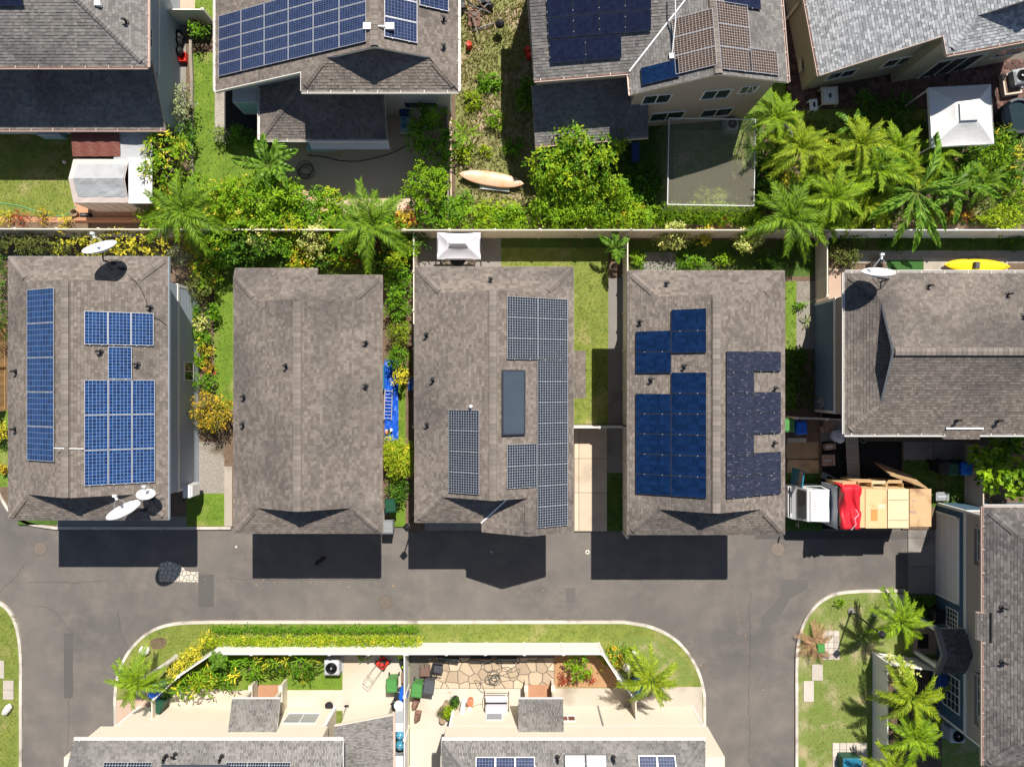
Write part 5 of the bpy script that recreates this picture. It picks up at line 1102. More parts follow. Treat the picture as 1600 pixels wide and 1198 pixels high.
S(314,508,17,1.0,'leaf_cream','cream variegated shrub in the narrow side bed', size=.17, mats='leaf_green', frac=.3); S(324,545,14,.9,'leaf_yellow','low yellow croton below the cream variegated shrub', size=.2, asp=.3)
S(328,572,12,.9,'leaf_orange','small orange croton beside the pale blue wall', size=.22, asp=.3, mats='leaf_red', frac=.3); S(319,596,19,1.3,'leaf_green','round green bush above the big yellow orange bush')
S(332,645,37,2.1,'leaf_orange','big yellow orange croton bush between the two left houses', size=.13, dens=1.5, mats='leaf_olive', frac=.3)
S(285,160,17,2.2,'leaf_pale','narrow pale shrub beside the walkway at upper left', ell=2.2, dens=1.2); S(310,46,17,1.5,'leaf_green','small round bush by the white walkway fence')
S(308,31,14,.7,'leaf_yellow','spiky yellow green plant behind the white walkway fence', size=.3, asp=.15, nb=3); S(290,210,22,1.6,'leaf_dark','dark shrub at the corner of the lower roof at upper left')
S(262,250,46,3.4,'leaf_bright','tall bright green tree beside the white sheet at left', 'tree', 'tree', size=.26, asp=.3, dens=1.3, mats='leaf_yellow', frac=.2, ell=1.25)
S(335,318,40,2.2,'leaf_bright','loose yellow green shrub right of the left palm', size=.2, mats='leaf_yellow', frac=.3); S(262,318,26,2.4,'leaf_yellow','yellow green shrub between the white sheet and the left palm', size=.2, mats='leaf_green', frac=.5)
S(347,213,13,.9,'leaf_pale','first of three small shrubs on the upper lawn, the grey green one', dens=1.4); S(370,210,15,1.0,'leaf_green','middle one of three small shrubs on the upper lawn'); S(392,212,13,.8,'leaf_dark','right one of three small shrubs, beside the lower roof')
banana(420,258,52,2.6,'banana plant with long leaves beside the concrete yard', nf=9)
S(405,320,66,3.0,'leaf_bright','large bright green tree above the plain roofed house', 'tree', 'tree', size=.2, dens=1.6, ell=.8); S(470,328,48,2.2,'leaf_green','bushy flowering shrub with pink blooms by the concrete yard', size=.19, dens=1.3, mats='flower', frac=.05, ell=.8)
S(392,372,40,2.0,'leaf_dark','dark green bush at the back fence above the plain roofed house'); S(440,378,30,1.9,'leaf_green','green bush between the two pale yellow bushes', dens=1.2)
S(404,372,22,2.3,'leaf_cream','left pale yellow bush above the plain roofed house', size=.18); S(488,372,30,2.3,'leaf_cream','right pale yellow bush above the plain roofed house', size=.18, dens=1.3); S(468,400,26,1.4,'leaf_lime','low lime shrub touching the back of the plain roofed house', mats='leaf_orange', frac=.3)
S(530,345,28,1.5,'leaf_green','shrub with blue flowers left of the middle palm'); S(540,405,28,1.0,'leaf_bright','low bright shrub in the shade behind the plain roofed house', ell=.6)
S(560,390,30,1.5,'leaf_dark','dark shrub under the middle palm', mats='leaf_red', frac=.12); S(618,385,26,1.7,'leaf_dark','dark shrub right of the middle palm', mats='leaf_orange', frac=.15)
palm(583,352,62,3.8,'leaf_palm_dark','palm above the right corner of the plain roofed house', nf=19)
S(632,345,20,1.3,'leaf_orange','reddish yellow croton between the middle palm and the lilac canopy', size=.2, mats='leaf_red', frac=.3); S(655,372,20,1.9,'leaf_dark','dark spiky shrub left of the lilac canopy', size=.3, asp=.2)
S(673,212,42,3.2,'leaf_green','round leaved tree right of the dark lower roof of the big top house', 'tree', 'tree', size=.24, dens=1.3, ell=1.2); S(672,288,44,2.9,'leaf_bright','round bright tree below the tree by the weathered fence', 'tree', 'tree', size=.16, dens=1.7, ell=1.0)
S(690,332,45,2.0,'leaf_green','green shrub mass at the lower end of the weathered fence', ell=.6, dens=1.2); banana(727,208,26,1.0,'tuft of long narrow leaves in the weeds right of the weathered fence', nf=16, mat='leaf_bright', wr=.06, stem=False, cat='plant', name='leaf_tuft')
S(772,186,17,.8,'leaf_bright','small bright weed bush in the middle of the weedy yard'); S(758,236,11,.5,'leaf_lime','small lime weed above the orange kayak'); S(822,150,20,.7,'leaf_green','weed clump at the shaded edge of the weedy yard', ell=1.6)
hedge([(705,338),(800,338),(900,340),(1000,340)], 40, 1.5, 'leaf_bright', 'bright vine hedge along the back fence of the centre house', size=.17, dens=1.1)
S(795,332,26,1.1,'leaf_lime','lime bush below the orange kayak', size=.16)
S(912,255,78,4.2,'leaf_lime','tall lime green tree spreading over the shaded yard at top', 'tree', 'tree', size=.22, dens=1.6, mats='leaf_green', frac=.45); S(872,308,44,2.6,'leaf_bright','bright tree between the orange kayak and the tall lime tree', 'tree', 'tree', size=.18, dens=1.6); S(930,315,62,2.4,'leaf_bright','wide bright bush below the tall lime tree', dens=1.5, ell=.6)
hedge([(1000,338),(1100,334),(1175,338)], 36, .9, 'leaf_bright', 'low bright vine strip below the netted cage', size=.15, dens=1.3); S(985,335,26,1.3,'leaf_lime','yellowish vine clump at the corner of the cream fences', mats='leaf_orange', frac=.2)
S(1105,302,28,.8,'leaf_lime','bright feathery plant growing inside the netted cage', size=.2, asp=.2, ell=.7)
S(1131,346,12,.5,'flower','small pink flowering plant by the back fence below the netted cage', nb=3, mats='leaf_red', frac=.5)
S(1053,368,29,1.9,'leaf_cream','large pale yellow bush overhanging the cream fence', size=.16, dens=1.5, ell=.9); S(1100,369,15,1.5,'leaf_yellow','small yellow bush overhanging the cream fence'); S(1166,377,23,1.9,'leaf_cream','pale yellow bush overhanging the fence near the dividing corner', size=.16, dens=1.3, mats='leaf_lime', frac=.3)
S(1080,408,22,.6,'leaf_green','low weeds behind the right centre house', ell=.5); S(1130,405,20,.5,'leaf_bright','second patch of low weeds behind the right centre house, nearer the corner', ell=.5); S(995,405,13,.6,'leaf_bright','low weeds beside the side fence of the centre lawn')
banana(962,388,27,1.7,'small banana plant in the corner of the centre lawn', nf=8, wr=.2, lo=.0)
S(1200,410,20,.8,'leaf_dark','dark low shrub behind the corner of the right centre house'); S(1250,478,8,.4,'leaf_green','tiny plant in the gravel strip', nb=2); banana(1262,502,11,.35,'small pale agave in the gravel strip', nf=12, mat='leaf_pale', wr=.1, stem=False, cat='plant', name='agave_plant')
S(1242,562,18,.7,'leaf_dark','dark shrub in the shaded strip by the blue wall', ell=1.8)
# right hand thicket
for a in ((1212,232,40,2.2,'leaf_palm','small palm close to the right side of the netted cage',(1208,240)),(1325,262,46,2.4,'leaf_palm_dark','dark palm half under the golden palm by the dry lawn',(1320,265)),(1290,345,38,1.8,'leaf_palm','low palm touching the corner of the cream fences',(1285,345)),
        (1412,270,44,2.2,'leaf_palm_gold','golden palm just left of the big banana plant',(1405,272)),(1465,240,40,1.9,'leaf_palm','small palm at the lower corner of the white canopy',(1462,242)),(1355,320,44,1.8,'leaf_palm_gold','low golden palm above the white fence',(1350,320)),(1535,285,40,1.6,'leaf_palm_dark','dark low palm at the right beyond the banana plants',(1530,285))): palm(*a[:6], nf=13, base=a[6], upr=.25)
for a in ((1225,275,30,1.7,'leaf_yellow','yellow shrub under the leftmost thicket palms'),(1305,245,32,1.6,'leaf_bright','bright shrub below the dry lawn patch'),(1275,335,30,1.2,'leaf_bright','bright shrub left of the low palm near the cream corner'),(1375,335,34,1.2,'leaf_dark','dark shrub along the white fence under the banana leaves'),
        (1445,345,26,.9,'leaf_green','green shrub at the foot of the big banana plant'),(1470,205,20,1.3,'leaf_green','green shrub touching the lower edge of the white canopy'),(1565,215,28,1.4,'leaf_dark','dark shrub between the hot tub and the white canopy'),(1590,310,26,1.1,'leaf_bright','bright shrub at the right edge above the lime shrub'),
        (1215,300,26,1.3,'leaf_bright','bright shrub at the lower right corner of the netted cage')): S(*a, size=.24, asp=.25, dens=1.2, mats='leaf_yellow', frac=.15)
for a in ((1010,285,36,1.0,'leaf_dark','dark shrub in the shade left of the netted cage'),(985,300,30,.9,'leaf_green','green shrub right of the tall lime tree'),(760,335,26,1.2,'leaf_lime','lime shrub at the fence below the white boards'),(722,318,18,.7,'leaf_green','weedy shrub below the left tip of the faded kayak'),(724,240,16,.6,'leaf_lime','weedy clump by the weathered fence above the kayak'),
        (765,130,20,.5,'leaf_green','weed clump in the upper part of the weedy yard'),(740,160,16,.5,'leaf_lime','pale weed clump beside the corner of the top house'),(800,230,18,.6,'leaf_green','weed clump near the edge of the long shadow')): S(*a, size=.2, dens=1.0)
for i, a in enumerate(((1215,185,44,3.6,'leaf_palm','leftmost palm of the thicket, beside the netted cage',(1232,215)),(1250,232,52,3.8,'leaf_palm_gold','golden palm left of the dry lawn patch',(1225,250)),(1235,340,62,3.2,'leaf_palm_dark','dark palm hanging over the cream corner fence',(1215,335)),
        (1300,310,52,3.2,'leaf_palm','palm in the middle of the thicket above the white fence',(1290,312)),(1345,225,46,3.4,'leaf_palm_gold','golden palm below the square dark shrubs',(1330,240)),(1370,268,50,3.0,'leaf_palm','palm left of the big banana plant',(1360,280)),
        (1285,265,44,2.8,'leaf_palm_gold','low golden palm at the centre of the thicket',(1275,270)),(1400,232,40,2.8,'leaf_palm','palm beside the white canopy',(1390,245)))):
    palm(a[0],a[1],a[2],a[3],a[4],a[5],nf=16,base=a[6],upr=.2)
for a in ((1200,265,34,1.9,'leaf_dark','dark shrub beside the right side of the netted cage'),(1260,300,34,1.4,'leaf_green','undergrowth below the golden thicket palms'),(1330,340,36,1.3,'leaf_green','undergrowth near the white fence post'),(1320,280,36,1.5,'leaf_dark','dark undergrowth in the centre of the thicket'),
        (1390,300,36,1.3,'leaf_dark','dark undergrowth below the big banana plant'),(1500,262,40,1.6,'leaf_green','green shrub below the white canopy'),(1545,240,36,1.7,'leaf_bright','bright shrub right below the white canopy'),(1585,255,34,1.7,'leaf_green','green shrub at the right edge below the white canopy'),
        (1355,165,27,1.3,'leaf_dark','left shaded tropical shrub beside the slate roofed house'),(1402,172,30,1.4,'leaf_dark','right shaded tropical shrub beside the slate roofed house'),(1440,225,24,1.5,'leaf_olive','olive shrub at the lower left of the white canopy')):
    S(*a, size=.34 if a[4] == 'leaf_dark' else .26, asp=.28, dens=1.1, mats='leaf_yellow' if 'green' in a[4] else None, frac=.12)
banana(1432,300,92,2.6,'big banana plant with wide leaves reaching over the white fence', nf=14, wr=.085, lo=.0, hi=.8); banana(1330,200,30,3.0,'banana plant at the top of the thicket', nf=7, wr=.2); banana(1490,290,62,1.8,'banana plant right of the big one', nf=8, wr=.12); banana(1385,258,36,3.2,'upright banana plant between the golden palms', nf=7, wr=.16)
S(1568,342,42,1.4,'leaf_lime','rounded lime shrub at the right end of the white fence', ell=.6, dens=1.3); S(1489,338,9,.4,'leaf_orange','left small orange flowering plant by the white fence', nb=2, mats='leaf_red', frac=.5); S(1511,338,11,.4,'leaf_orange','right small orange flowering plant by the white fence', nb=2, mats='leaf_red', frac=.6)
S(1320,398,30,1.0,'leaf_olive','sprawling olive shrub in the corner behind the kayak house', ell=.8); S(1400,383,22,.6,'leaf_dark','low dark plants along the white fence above the dish', ell=.4); S(1590,380,22,.8,'leaf_dark','low dark plants at the right end of the white fence', ell=.5)
S(1575,722,58,3.0,'leaf_bright','round leaved tree at the right edge beside the tan fence', 'tree', 'tree', size=.3, asp=.8, dens=.9, mats='leaf_dark', frac=.25, ell=1.1)
for a in ((345,372,30,2.2,'leaf_bright','bright shrub behind the narrow lawn between the two left houses'),(375,348,30,2.3,'leaf_lime','lime shrub between the left palm and the dark bush'),(455,352,30,2.4,'leaf_lime','lime shrub rising above the fence between the pale yellow bushes'),(520,362,26,2.2,'leaf_bright','bright shrub just right of the right pale yellow bush'),(640,390,18,2.0,'leaf_bright','bright shrub in the corner left of the canopy patio'),(618,410,18,2.0,'leaf_lime','lime shrub at the top of the strip between the middle roofs'),(322,432,22,1.7,'leaf_bright','bright shrub in the narrow side bed beneath the olive one'),(302,492,16,1.2,'leaf_dark','dark shrub against the pale blue wall in the narrow side bed'),(318,530,15,1.0,'leaf_green','green shrub between the variegated and yellow plants of the side bed'),(312,560,13,.9,'leaf_bright','bright small shrub by the pale blue wall window'),(335,488,14,1.0,'leaf_green','green shrub at the lawn side of the narrow side bed'),(350,340,34,1.9,'leaf_bright','bright shrub on the lawn edge between the left palm and the large bright tree'),(375,300,30,1.7,'leaf_lime','lime shrub at the end of the upper lawn'),(440,300,34,2.0,'leaf_bright','bright shrub at the left end of the concrete yard'),(515,318,30,1.5,'leaf_bright','bright shrub at the lower edge of the concrete yard, left part'),
        (545,372,34,1.9,'leaf_green','green shrub between the right pale yellow bush and the middle palm'),(600,335,26,1.4,'leaf_green','green shrub under the fronds on the right of the middle palm'),(345,400,26,1.8,'leaf_green','green shrub behind the far corner of the narrow lawn'),(600,410,24,1.6,'leaf_dark','dark shrub behind the right corner of the plain roofed house'),
        (620,362,24,1.8,'leaf_bright','bright shrub at the corner of the cream fences left of the canopy'),(500,392,30,1.3,'leaf_dark','dark shrub in the shade behind the plain roofed house'),(240,345,26,1.6,'leaf_bright','bright shrub at the left foot of the left palm'),(300,375,26,2.0,'leaf_yellow','yellow green shrub right under the left palm'),
        (425,345,40,2.5,'leaf_bright','bright tall bush above the left pale yellow bush')): S(*a, size=.19, dens=1.3, mats='leaf_yellow', frac=.08)
# between the plain house and the centre house
S(620,440,24,2.0,'leaf_green','upper green shrub in the strip between the two middle roofs', ell=1.6, dens=1.2); S(622,484,22,1.9,'leaf_green','second green shrub down in the strip between the middle roofs', dens=1.3)
S(621,522,23,1.9,'leaf_lime','rounded lime olive shrub in the strip between the middle roofs', size=.12, dens=1.5, mats='leaf_olive', frac=.4); S(622,560,21,1.8,'leaf_green','green shrub just above the blue tarp', size=.14, dens=1.2); S(625,588,16,1.7,'leaf_yellow','yellow bush overhanging the blue tarp', dens=1.2)
S(620,714,32,2.1,'leaf_lime','large bright yellow green bush above the bins', size=.13, dens=1.7, ell=1.15, mats='leaf_yellow', frac=.25); S(625,765,20,1.2,'leaf_dark','dark shrub just above the dark green bin')
# bottom lots
hedge([(335,983),(648,983)], 10, .36, 'leaf_green', 'low clipped green hedge strip along the verge', size=.09, dens=2.0); hedge([(322,1003),(400,1003),(500,1003),(648,1003)], 17, .85, 'leaf_lime', 'clipped yellow green hedge along the long white fence', size=.10, dens=2.6, mats='leaf_yellow', frac=.13)
hedge([(318,1003),(300,1022),(282,1040),(268,1058)], 26, 1.3, 'leaf_yellow', 'diagonal yellow croton hedge at the left verge corner', size=.13, dens=1.1)
palm(216,1064,44,2.6,'leaf_palm','leaning palm with a pale curved trunk at the left verge corner', nf=16, base=(277,1025)); palm(1018,1062,46,2.8,'leaf_palm_gold','palm on the right verge corner beside the diagonal fence', nf=17, base=(992,1022))
for a in ((310,1058,30,1.5,'leaf_bright','dense tropical plants left of the frangipani'),(285,1074,22,1.3,'leaf_green','lime tropical plants by the wall at the left corner'),(352,1052,28,1.4,'leaf_green','strappy green plants below the end of the white fence'),(395,1040,22,1.4,'leaf_green','strappy plants along the white fence, third group'),
        (430,1036,20,1.3,'leaf_palm_dark','strappy plants along the white fence, fourth group with dark leaves'),(470,1040,26,1.4,'leaf_green','strappy plants beside the grey air conditioner')): S(*a, size=.42, asp=.18, dens=1.0, mats='leaf_yellow', frac=.2, lean=(.0, .7), droop=.3, per=8)
banana(337,1032,20,2.4,'frangipani with broad paddle leaves over the croton hedge', nf=9, wr=.34, lo=-.1, hi=.5, cat='plant', name='paddle_leaf_plant')
S(568,1024,14,.5,'leaf_green','low plants under the white fence in the mower yard', ell=.3, nb=3); S(905,1040,25,1.4,'leaf_bright','green shrub in the orange planting bed', size=.2, dens=.9); S(880,1058,11,.4,'leaf_red','small dark red plant left in the orange planting bed', nb=3); S(922,1060,10,.4,'leaf_red','small dark red plant right in the orange planting bed', nb=3)
S(958,1030,20,1.0,'leaf_orange','mottled croton outside the diagonal fence', mats='leaf_green', frac=.5); S(975,1020,15,.5,'leaf_bright','grassy clump beside the mottled croton', size=.25, asp=.15)
for a in ((1407,970,44,2.9,'leaf_palm','palm on the right lawn next to the street lamp',(1366,957)),(1425,1088,54,3.0,'leaf_palm_gold','larger palm behind the grey fence below the porch',(1400,1075)),(1430,1150,46,2.8,'leaf_palm','palm at the lower right behind the grey fence',(1405,1135)),(1395,1200,40,2.4,'leaf_palm_gold','palm cut by the lower edge behind the grey fence',(1380,1190))): palm(*a[:6], nf=16, base=a[6])
S(1405,1047,24,2.4,'leaf_cream','pale yellow bush at the corner of the right white fences', size=.2); S(1310,941,7,.3,'leaf_bright','tiny shrub at the top of the right lawn', nb=2); S(1438,950,18,.6,'leaf_dark','dark shrub by the garage corner')
# heap of dry fronds
p = W(1272,1003,.3); t = thing('frond_heap', 'heap of dry brown palm fronds beside the kerb', 'dry fronds', (p.x, p.y, ZY)); fm = [frond_mesh(1.1, 'dry_frond', 'palm', 40+k, 26) for k in range(3)]
for k in range(22): f = mobj('frond', fm[k % 3], t, (rng.uniform(-.2,.2), rng.uniform(-.25,.25), .12+rng.uniform(0,.25))); f.rotation_euler = (rng.uniform(-.4,.4), -rng.uniform(.05,.5), k*2.4+rng.uniform(-.3,.3))
# vegetable matter: weeds in the cracks of the thicket floor
tufts('ground_cover', 'mixed leafy undergrowth on the shaded soil under the palms', 'grass_dark_blade', [(1180,190,1600,352,1),(1226,545,1270,640,1),(640,300,710,350,1)], 45, .18)
# ---------------------------------------------------------------- things in the yards and on the street
def T(name, label, cat, px, py, rz=0., h=0., z=None, group=None):
    p = W(px, py, h); return thing(name, label, cat, (p.x, p.y, ZY+.012 if z is None else z), R(rz), group)
# wheelie bins
def bin_(px, py, rz, mat, label, lid=None, z=None, w=.58, d=.68, h=1.05):
    t = T('wheelie_bin', label, 'bin', px, py, rz, .9, z); m = M()
    def ring(s, zz): return [(-w/2*s, -d/2*s, zz), (w/2*s, -d/2*s, zz), (w/2*s, d/2*s, zz), (-w/2*s, d/2*s, zz)]
    vs = ring(.78, .06)+ring(.97, h-.08)+ring(1.03, h-.06)+ring(1.03, h)
    m.add(vs, [(3,2,1,0)]+[(i*4+j, i*4+(j+1) % 4, i*4+4+(j+1) % 4, i*4+4+j) for i in range(3) for j in range(4)]+[(12,13,14,15)], 0, .5); m.build('body', A[mat], t)
    m = M(); m.add([(-w/2*1.05,-d/2*1.08,h+.005),(w/2*1.05,-d/2*1.08,h+.005),(w/2*1.05,d/2*.92,h+.005),(-w/2*1.05,d/2*.92,h+.005),(-w/2*.85,-d/2*.8,h+.07),(w/2*.85,-d/2*.8,h+.07),(w/2*.9,d/2*.85,h+.09),(-w/2*.9,d/2*.85,h+.09)], [(0,1,5,4),(1,2,6,5),(2,3,7,6),(3,0,4,7),(4,5,6,7),(3,2,1,0)], 0, .6)
    m.box(-w*.3, w*.3, -.06, -.02, h+.06, h+.095, 0, .2); m.box(-.1, .1, -d*.3, -d*.2, h+.055, h+.088, 0, .9); m.build('lid', A[lid or mat], t)
    m = M(); m.tube([(-w/2+.02, d/2+.04, h-.02), (w/2-.02, d/2+.04, h-.02)], .018, 6); m.box(-w/2, -w/2+.05, d/2-.02, d/2+.06, h-.06, h); m.box(w/2-.05, w/2, d/2-.02, d/2+.06, h-.06, h); m.build('handle', A[mat], t)
    for sx in (-1, 1): m = M(); m.tube([(sx*(w/2-.04), d/2-.05, .1), (sx*(w/2+.02), d/2-.05, .1)], .1, 10); m.build('wheel', A['rubber'], t)
bin_(607,822,0,'mid_grey_bin','grey wheelie bin at the kerb between the two middle houses'); bin_(611,789,4,'dark_green','dark green wheelie bin behind the grey one between the middle houses')
bin_(1230,664,0,'green_bin','light green wheelie bin below the low cream fence'); bin_(1249,668,3,'blue_plastic','blue wheelie bin beside the light green one')
bin_(1505,731,0,'blue_plastic','blue wheelie bin against the tan fence'); bin_(1484,732,-4,'dark_green','dark green wheelie bin beside the blue one at the tan fence'); bin_(1470,729,5,'black','black wheelie bin, leftmost of the three at the tan fence')
bin_(613,1068,2,'green_bin','green wheelie bin in the mower yard left of the dividing fence', lid='green_bin'); bin_(652,1076,-6,'green_bin','green wheelie bin right of the dividing fence', lid='green_bin'); bin_(671,1071,-8,'grey_bin','charcoal wheelie bin beside the green one on the flagstones')
bin_(1463,961,0,'black','black wheelie bin by the dark blue wall'); bin_(1286,1016,0,'green_bin','green lidded box bin on the pavers by the dry fronds', w=.42, d=.45, h=.5)
bin_(246,1078,-20,'blue_plastic','blue lidded bin under the leaning palm at the left corner', lid='blue_plastic'); bin_(249,1100,-20,'dark_green','dark green bin below the blue lidded bin at the left corner') ; bin_(999,1074,10,'blue_plastic','blue bin beneath the right verge palm')
# air conditioner units
def ac(px, py, rz, label, z=None, sc=1.):
    t = T('air_conditioner', label, 'air conditioner', px, py, rz, .6, z); t.scale = (sc, sc, sc); m = M(); m.bbox(-.42, .42, -.42, .42, .08, .8, .09); m.box(-.48, .48, -.48, .48, 0, .075, 0, .2); m.build('housing', A['grey_paint'], t)
    m = M(); m.lathe(0, 0, [(.33, .80), (.33, .815), (.30, .82), (.30, .805)], 22); 
    for r in (.12, .2, .27): m.lathe(0, 0, [(r, .822), (r+.008, .826), (r+.016, .822)], 22)
    m.build('fan_grille', A['dark_metal'], t); m = M(); m.lathe(0, 0, [(.30, .8), (.30, .805)], 22); m.build('fan_well', A['black'], t)
    m = M()
    for k in range(4):
        a = k*math.pi/2+.4; m.add([(0,0,.812),(.27*math.cos(a),.27*math.sin(a),.808),(.27*math.cos(a+.75),.27*math.sin(a+.75),.818)], [(0,1,2)], 0, .7)
    m.lathe(0, 0, [(.07, .81), (.06, .83), (.01, .835)], 10); m.build('fan', A['grey_metal'], t)
    m = M(); 
    for i in range(9): m.box(-.425, .425, -.425, .425, .16+i*.065, .18+i*.065, 0, .3)
    m.build('louvre', A['grey_metal'], t)
ac(520,1040,0,'grey air conditioner on the lawn below the long white fence'); ac(714,1132,0,'grey air conditioner beside the potted plants at the bottom centre house'); ac(1492,1145,0,'grey air conditioner beside the dark blue house'); ac(1591,122,10,'pale air conditioner beside the slate roofed house')
ac(1143,195,4,'air conditioner under the net behind the tan gable wall', sc=.8)
# canopies
def canopy(px, py, w, d, h, rz, label, mat, rise=.7, vent=.55, legs='white_plastic', ridge=None):
    t = T('canopy', label, 'canopy', px, py, rz, h); H_ = h-ZY; m = M(); a, b = w/2, d/2; rv = vent; zv = H_+rise*(1-vent*1.1/max(w, d)*1.2)
    rx = ridge or 0
    C = [(-a,-b), (a,-b), (a,b), (-a,b)]; I = [(-rx-rv,-rv), (rx+rv,-rv), (rx+rv,rv), (-rx-rv,rv)]; n = 7
    for k in range(4):
        c0, c1, i0, i1 = C[k], C[(k+1) % 4], I[k], I[(k+1) % 4]; vs = []
        for i in range(n+1):
            for j in range(n+1):
                u, v = i/n, j/n; x = (c0[0]*(1-u)+c1[0]*u)*(1-v)+(i0[0]*(1-u)+i1[0]*u)*v; y = (c0[1]*(1-u)+c1[1]*u)*(1-v)+(i0[1]*(1-u)+i1[1]*u)*v
                vs.append((x, y, H_+(zv-H_)*v-.16*math.sin(math.pi*u)*math.sin(math.pi*min(1, v+.15))**.7*.6-.03*math.sin(math.pi*u)*(1-v)))
        m.add(vs, [(i*(n+1)+j, (i+1)*(n+1)+j, (i+1)*(n+1)+j+1, i*(n+1)+j+1) for i in range(n) for j in range(n)], 0, .5)
        m.add([(*c0, H_), (*c1, H_), (c1[0], c1[1], H_-.2), (c0[0], c0[1], H_-.2)], [(3,2,1,0)], 0, .5)
    m.build('cloth', A[mat], t); q = rv*1.15; m = M(); zt = zv+.06
    m.add([(-q-rx,-q,zt),(q+rx,-q,zt),(q+rx,q,zt),(-q-rx,q,zt),(-rx,0,zt+.2),(rx,0,zt+.2)], [(0,1,5,4),(1,2,5),(2,3,4,5),(3,0,4)], 0, .6); m.build('vent_cap', A[mat], t)
    for sx in (-1, 1):
        for sy in (-1, 1): m = M(); m.box(sx*(a-.06)-.03, sx*(a-.06)+.03, sy*(b-.06)-.03, sy*(b-.06)+.03, 0, H_-.02); m.build('leg', A[legs], t)
    m = M()
    for k in range(4): c0, c1 = C[k], C[(k+1) % 4]; m.tube([(c0[0]*.97, c0[1]*.97, H_-.05), (c1[0]*.97, c1[1]*.97, H_-.05)], .02, 5)
    for k in range(4): m.tube([(C[k][0]*.97, C[k][1]*.97, H_-.05), (I[k][0], I[k][1], zv-.03)], .018, 5)
    m.build('frame', A[legs], t); return t
canopy(1502,181,3.35,3.2,2.6,3,'white square canopy with a peaked vent at top right','canopy_white', vent=.42)
canopy(717,384,2.35,1.45,2.3,0,'pale lilac canopy on the concrete patio behind the centre house','canopy_lilac', .35, .12, 'dark_metal', ridge=.38)
# folding table and chairs under the lilac canopy
t = T('patio_table','round dark patio table under the lilac canopy','table',717,408); m = M(); m.lathe(0,0,[(.02,.68),(.45,.68),(.46,.71),(.02,.72)],18); m.build('tabletop',A['dark_metal'],t)
for k in range(3): a = k*2.09; m = M(); m.tube([(.35*math.cos(a),.35*math.sin(a),0),(.1*math.cos(a),.1*math.sin(a),.68)],.018,5); m.build('leg',A['dark_metal'],t)
for i, (px, lb) in enumerate(((697,'left pale folding chair at the edge of the lilac canopy'),(738,'right pale folding chair at the edge of the lilac canopy'))):
    t = T('garden_chair',lb,'chair',px,408,20-40*i); M().bbox(-.22,.22,-.22,.22,.42,.46,.02).build('seat',A['vinyl_cream'],t); M().bbox(-.22,.22,-.26,-.22,.5,.9,.01).build('backrest',A['vinyl_cream'],t)
    for sx in (-.19,.19):
        for sy in (-.19,.19): M().box(sx-.015,sx+.015,sy-.015,sy+.015,0,.42).build('leg',A['grey_metal'],t)
# garden shed tent with a grey cover (left) and sheets
hh = 2.3; a0 = W(113,316,hh); a1 = W(200,248,hh); cx, cy = (a0.x+a1.x)/2, (a0.y+a1.y)/2; w, d = a1.x-a0.x, a1.y-a0.y
t = thing('storage_tent','grey covered storage tent with pinkish frame on the left patio','tent',(cx,cy,ZY+.01)); m = M(); H_ = hh-ZY
def gab(m, x0, x1, y0, y1, z0, z1, n=8, sag=.05, mi=0):
    vs = []
    for i in range(n+1):
        for j in range(n+1):
            u, v = i/n, j/n; z = z0+(z1-z0)*(1-abs(2*v-1))-sag*math.sin(u*math.pi*2)**2*math.sin(v*math.pi*2)**2+rng.uniform(-.012,.012); vs.append((x0+(x1-x0)*u, y0+(y1-y0)*v, z))
    m.add(vs, [(i*(n+1)+j, (i+1)*(n+1)+j, (i+1)*(n+1)+j+1, i*(n+1)+j+1) for i in range(n) for j in range(n)], mi, .5)
gab(m,-w/2,w/2,-d/2,d/2,H_-.1,H_+.32); m.build('roof_cloth',A['tarp_pink'],t); m = M(); gab(m,-w/2+.28,w/2-.03,-d/2+.28,d/2-.28,H_+.0,H_+.40,12,.05); m.build('cover',A['tarp_grey'],t)
m = M(); m.box(-w/2+.02,w/2-.02,-d/2+.0,-d/2+.03,0,H_-.1,0,.5)
for i in range(6): x = -w/2+.1+i*(w-.2)/5; m.box(x-.015,x+.015,-d/2-.02,-d/2,0,H_-.12,0,.1)
m.box(-w/2,-w/2+.03,-d/2+.03,d/2,0,H_-.12,0,.5); m.box(w/2-.03,w/2,-d/2+.03,d/2,0,H_-.12,0,.5); m.build('side_cloth',A['tarp_pink'],t)
for sx in (-1,1):
    for sy in (-1,1): m = M(); m.box(sx*(w/2-.08)-.025,sx*(w/2-.08)+.025,sy*(d/2-.08)-.025,sy*(d/2-.08)+.025,0,H_-.13); m.build('leg',A['grey_metal'],t)
def sheetthing(name,label,cat,x0,y0,x1,y1,h,mat,tilt=0.,n=12,sag=.12,rz=0.,wav=0.):
    a, b = W(x0,y1,h), W(x1,y0,h); t = thing(name,label,cat,((a.x+b.x)/2,(a.y+b.y)/2,ZY+.01),R(rz)); w, d = b.x-a.x, b.y-a.y; vs = []
    for i in range(n+1):
        for j in range(n+1):
            u, v = i/n, j/n; vs.append((-w/2+w*u,-d/2+d*v, h-ZY+tilt*(v-.5)-sag*math.sin(math.pi*u)*math.sin(math.pi*v)+wav*math.sin(u*w*9)+rng.uniform(-.01,.01)))
    m = M(); f1 = [(i*(n+1)+j,(i+1)*(n+1)+j,(i+1)*(n+1)+j+1,i*(n+1)+j+1) for i in range(n) for j in range(n)]; m.add(vs,f1,0,.5); m.build('cloth',A[mat],t)
    for sx in (-1,1):
        for sy in (-1,1): M().box(sx*(w/2-.05)-.02,sx*(w/2-.05)+.02,sy*(d/2-.05)-.02,sy*(d/2-.05)+.02,0,h-ZY+tilt*sy*.5-.02).build('post',A['grey_metal'],t)
    return t
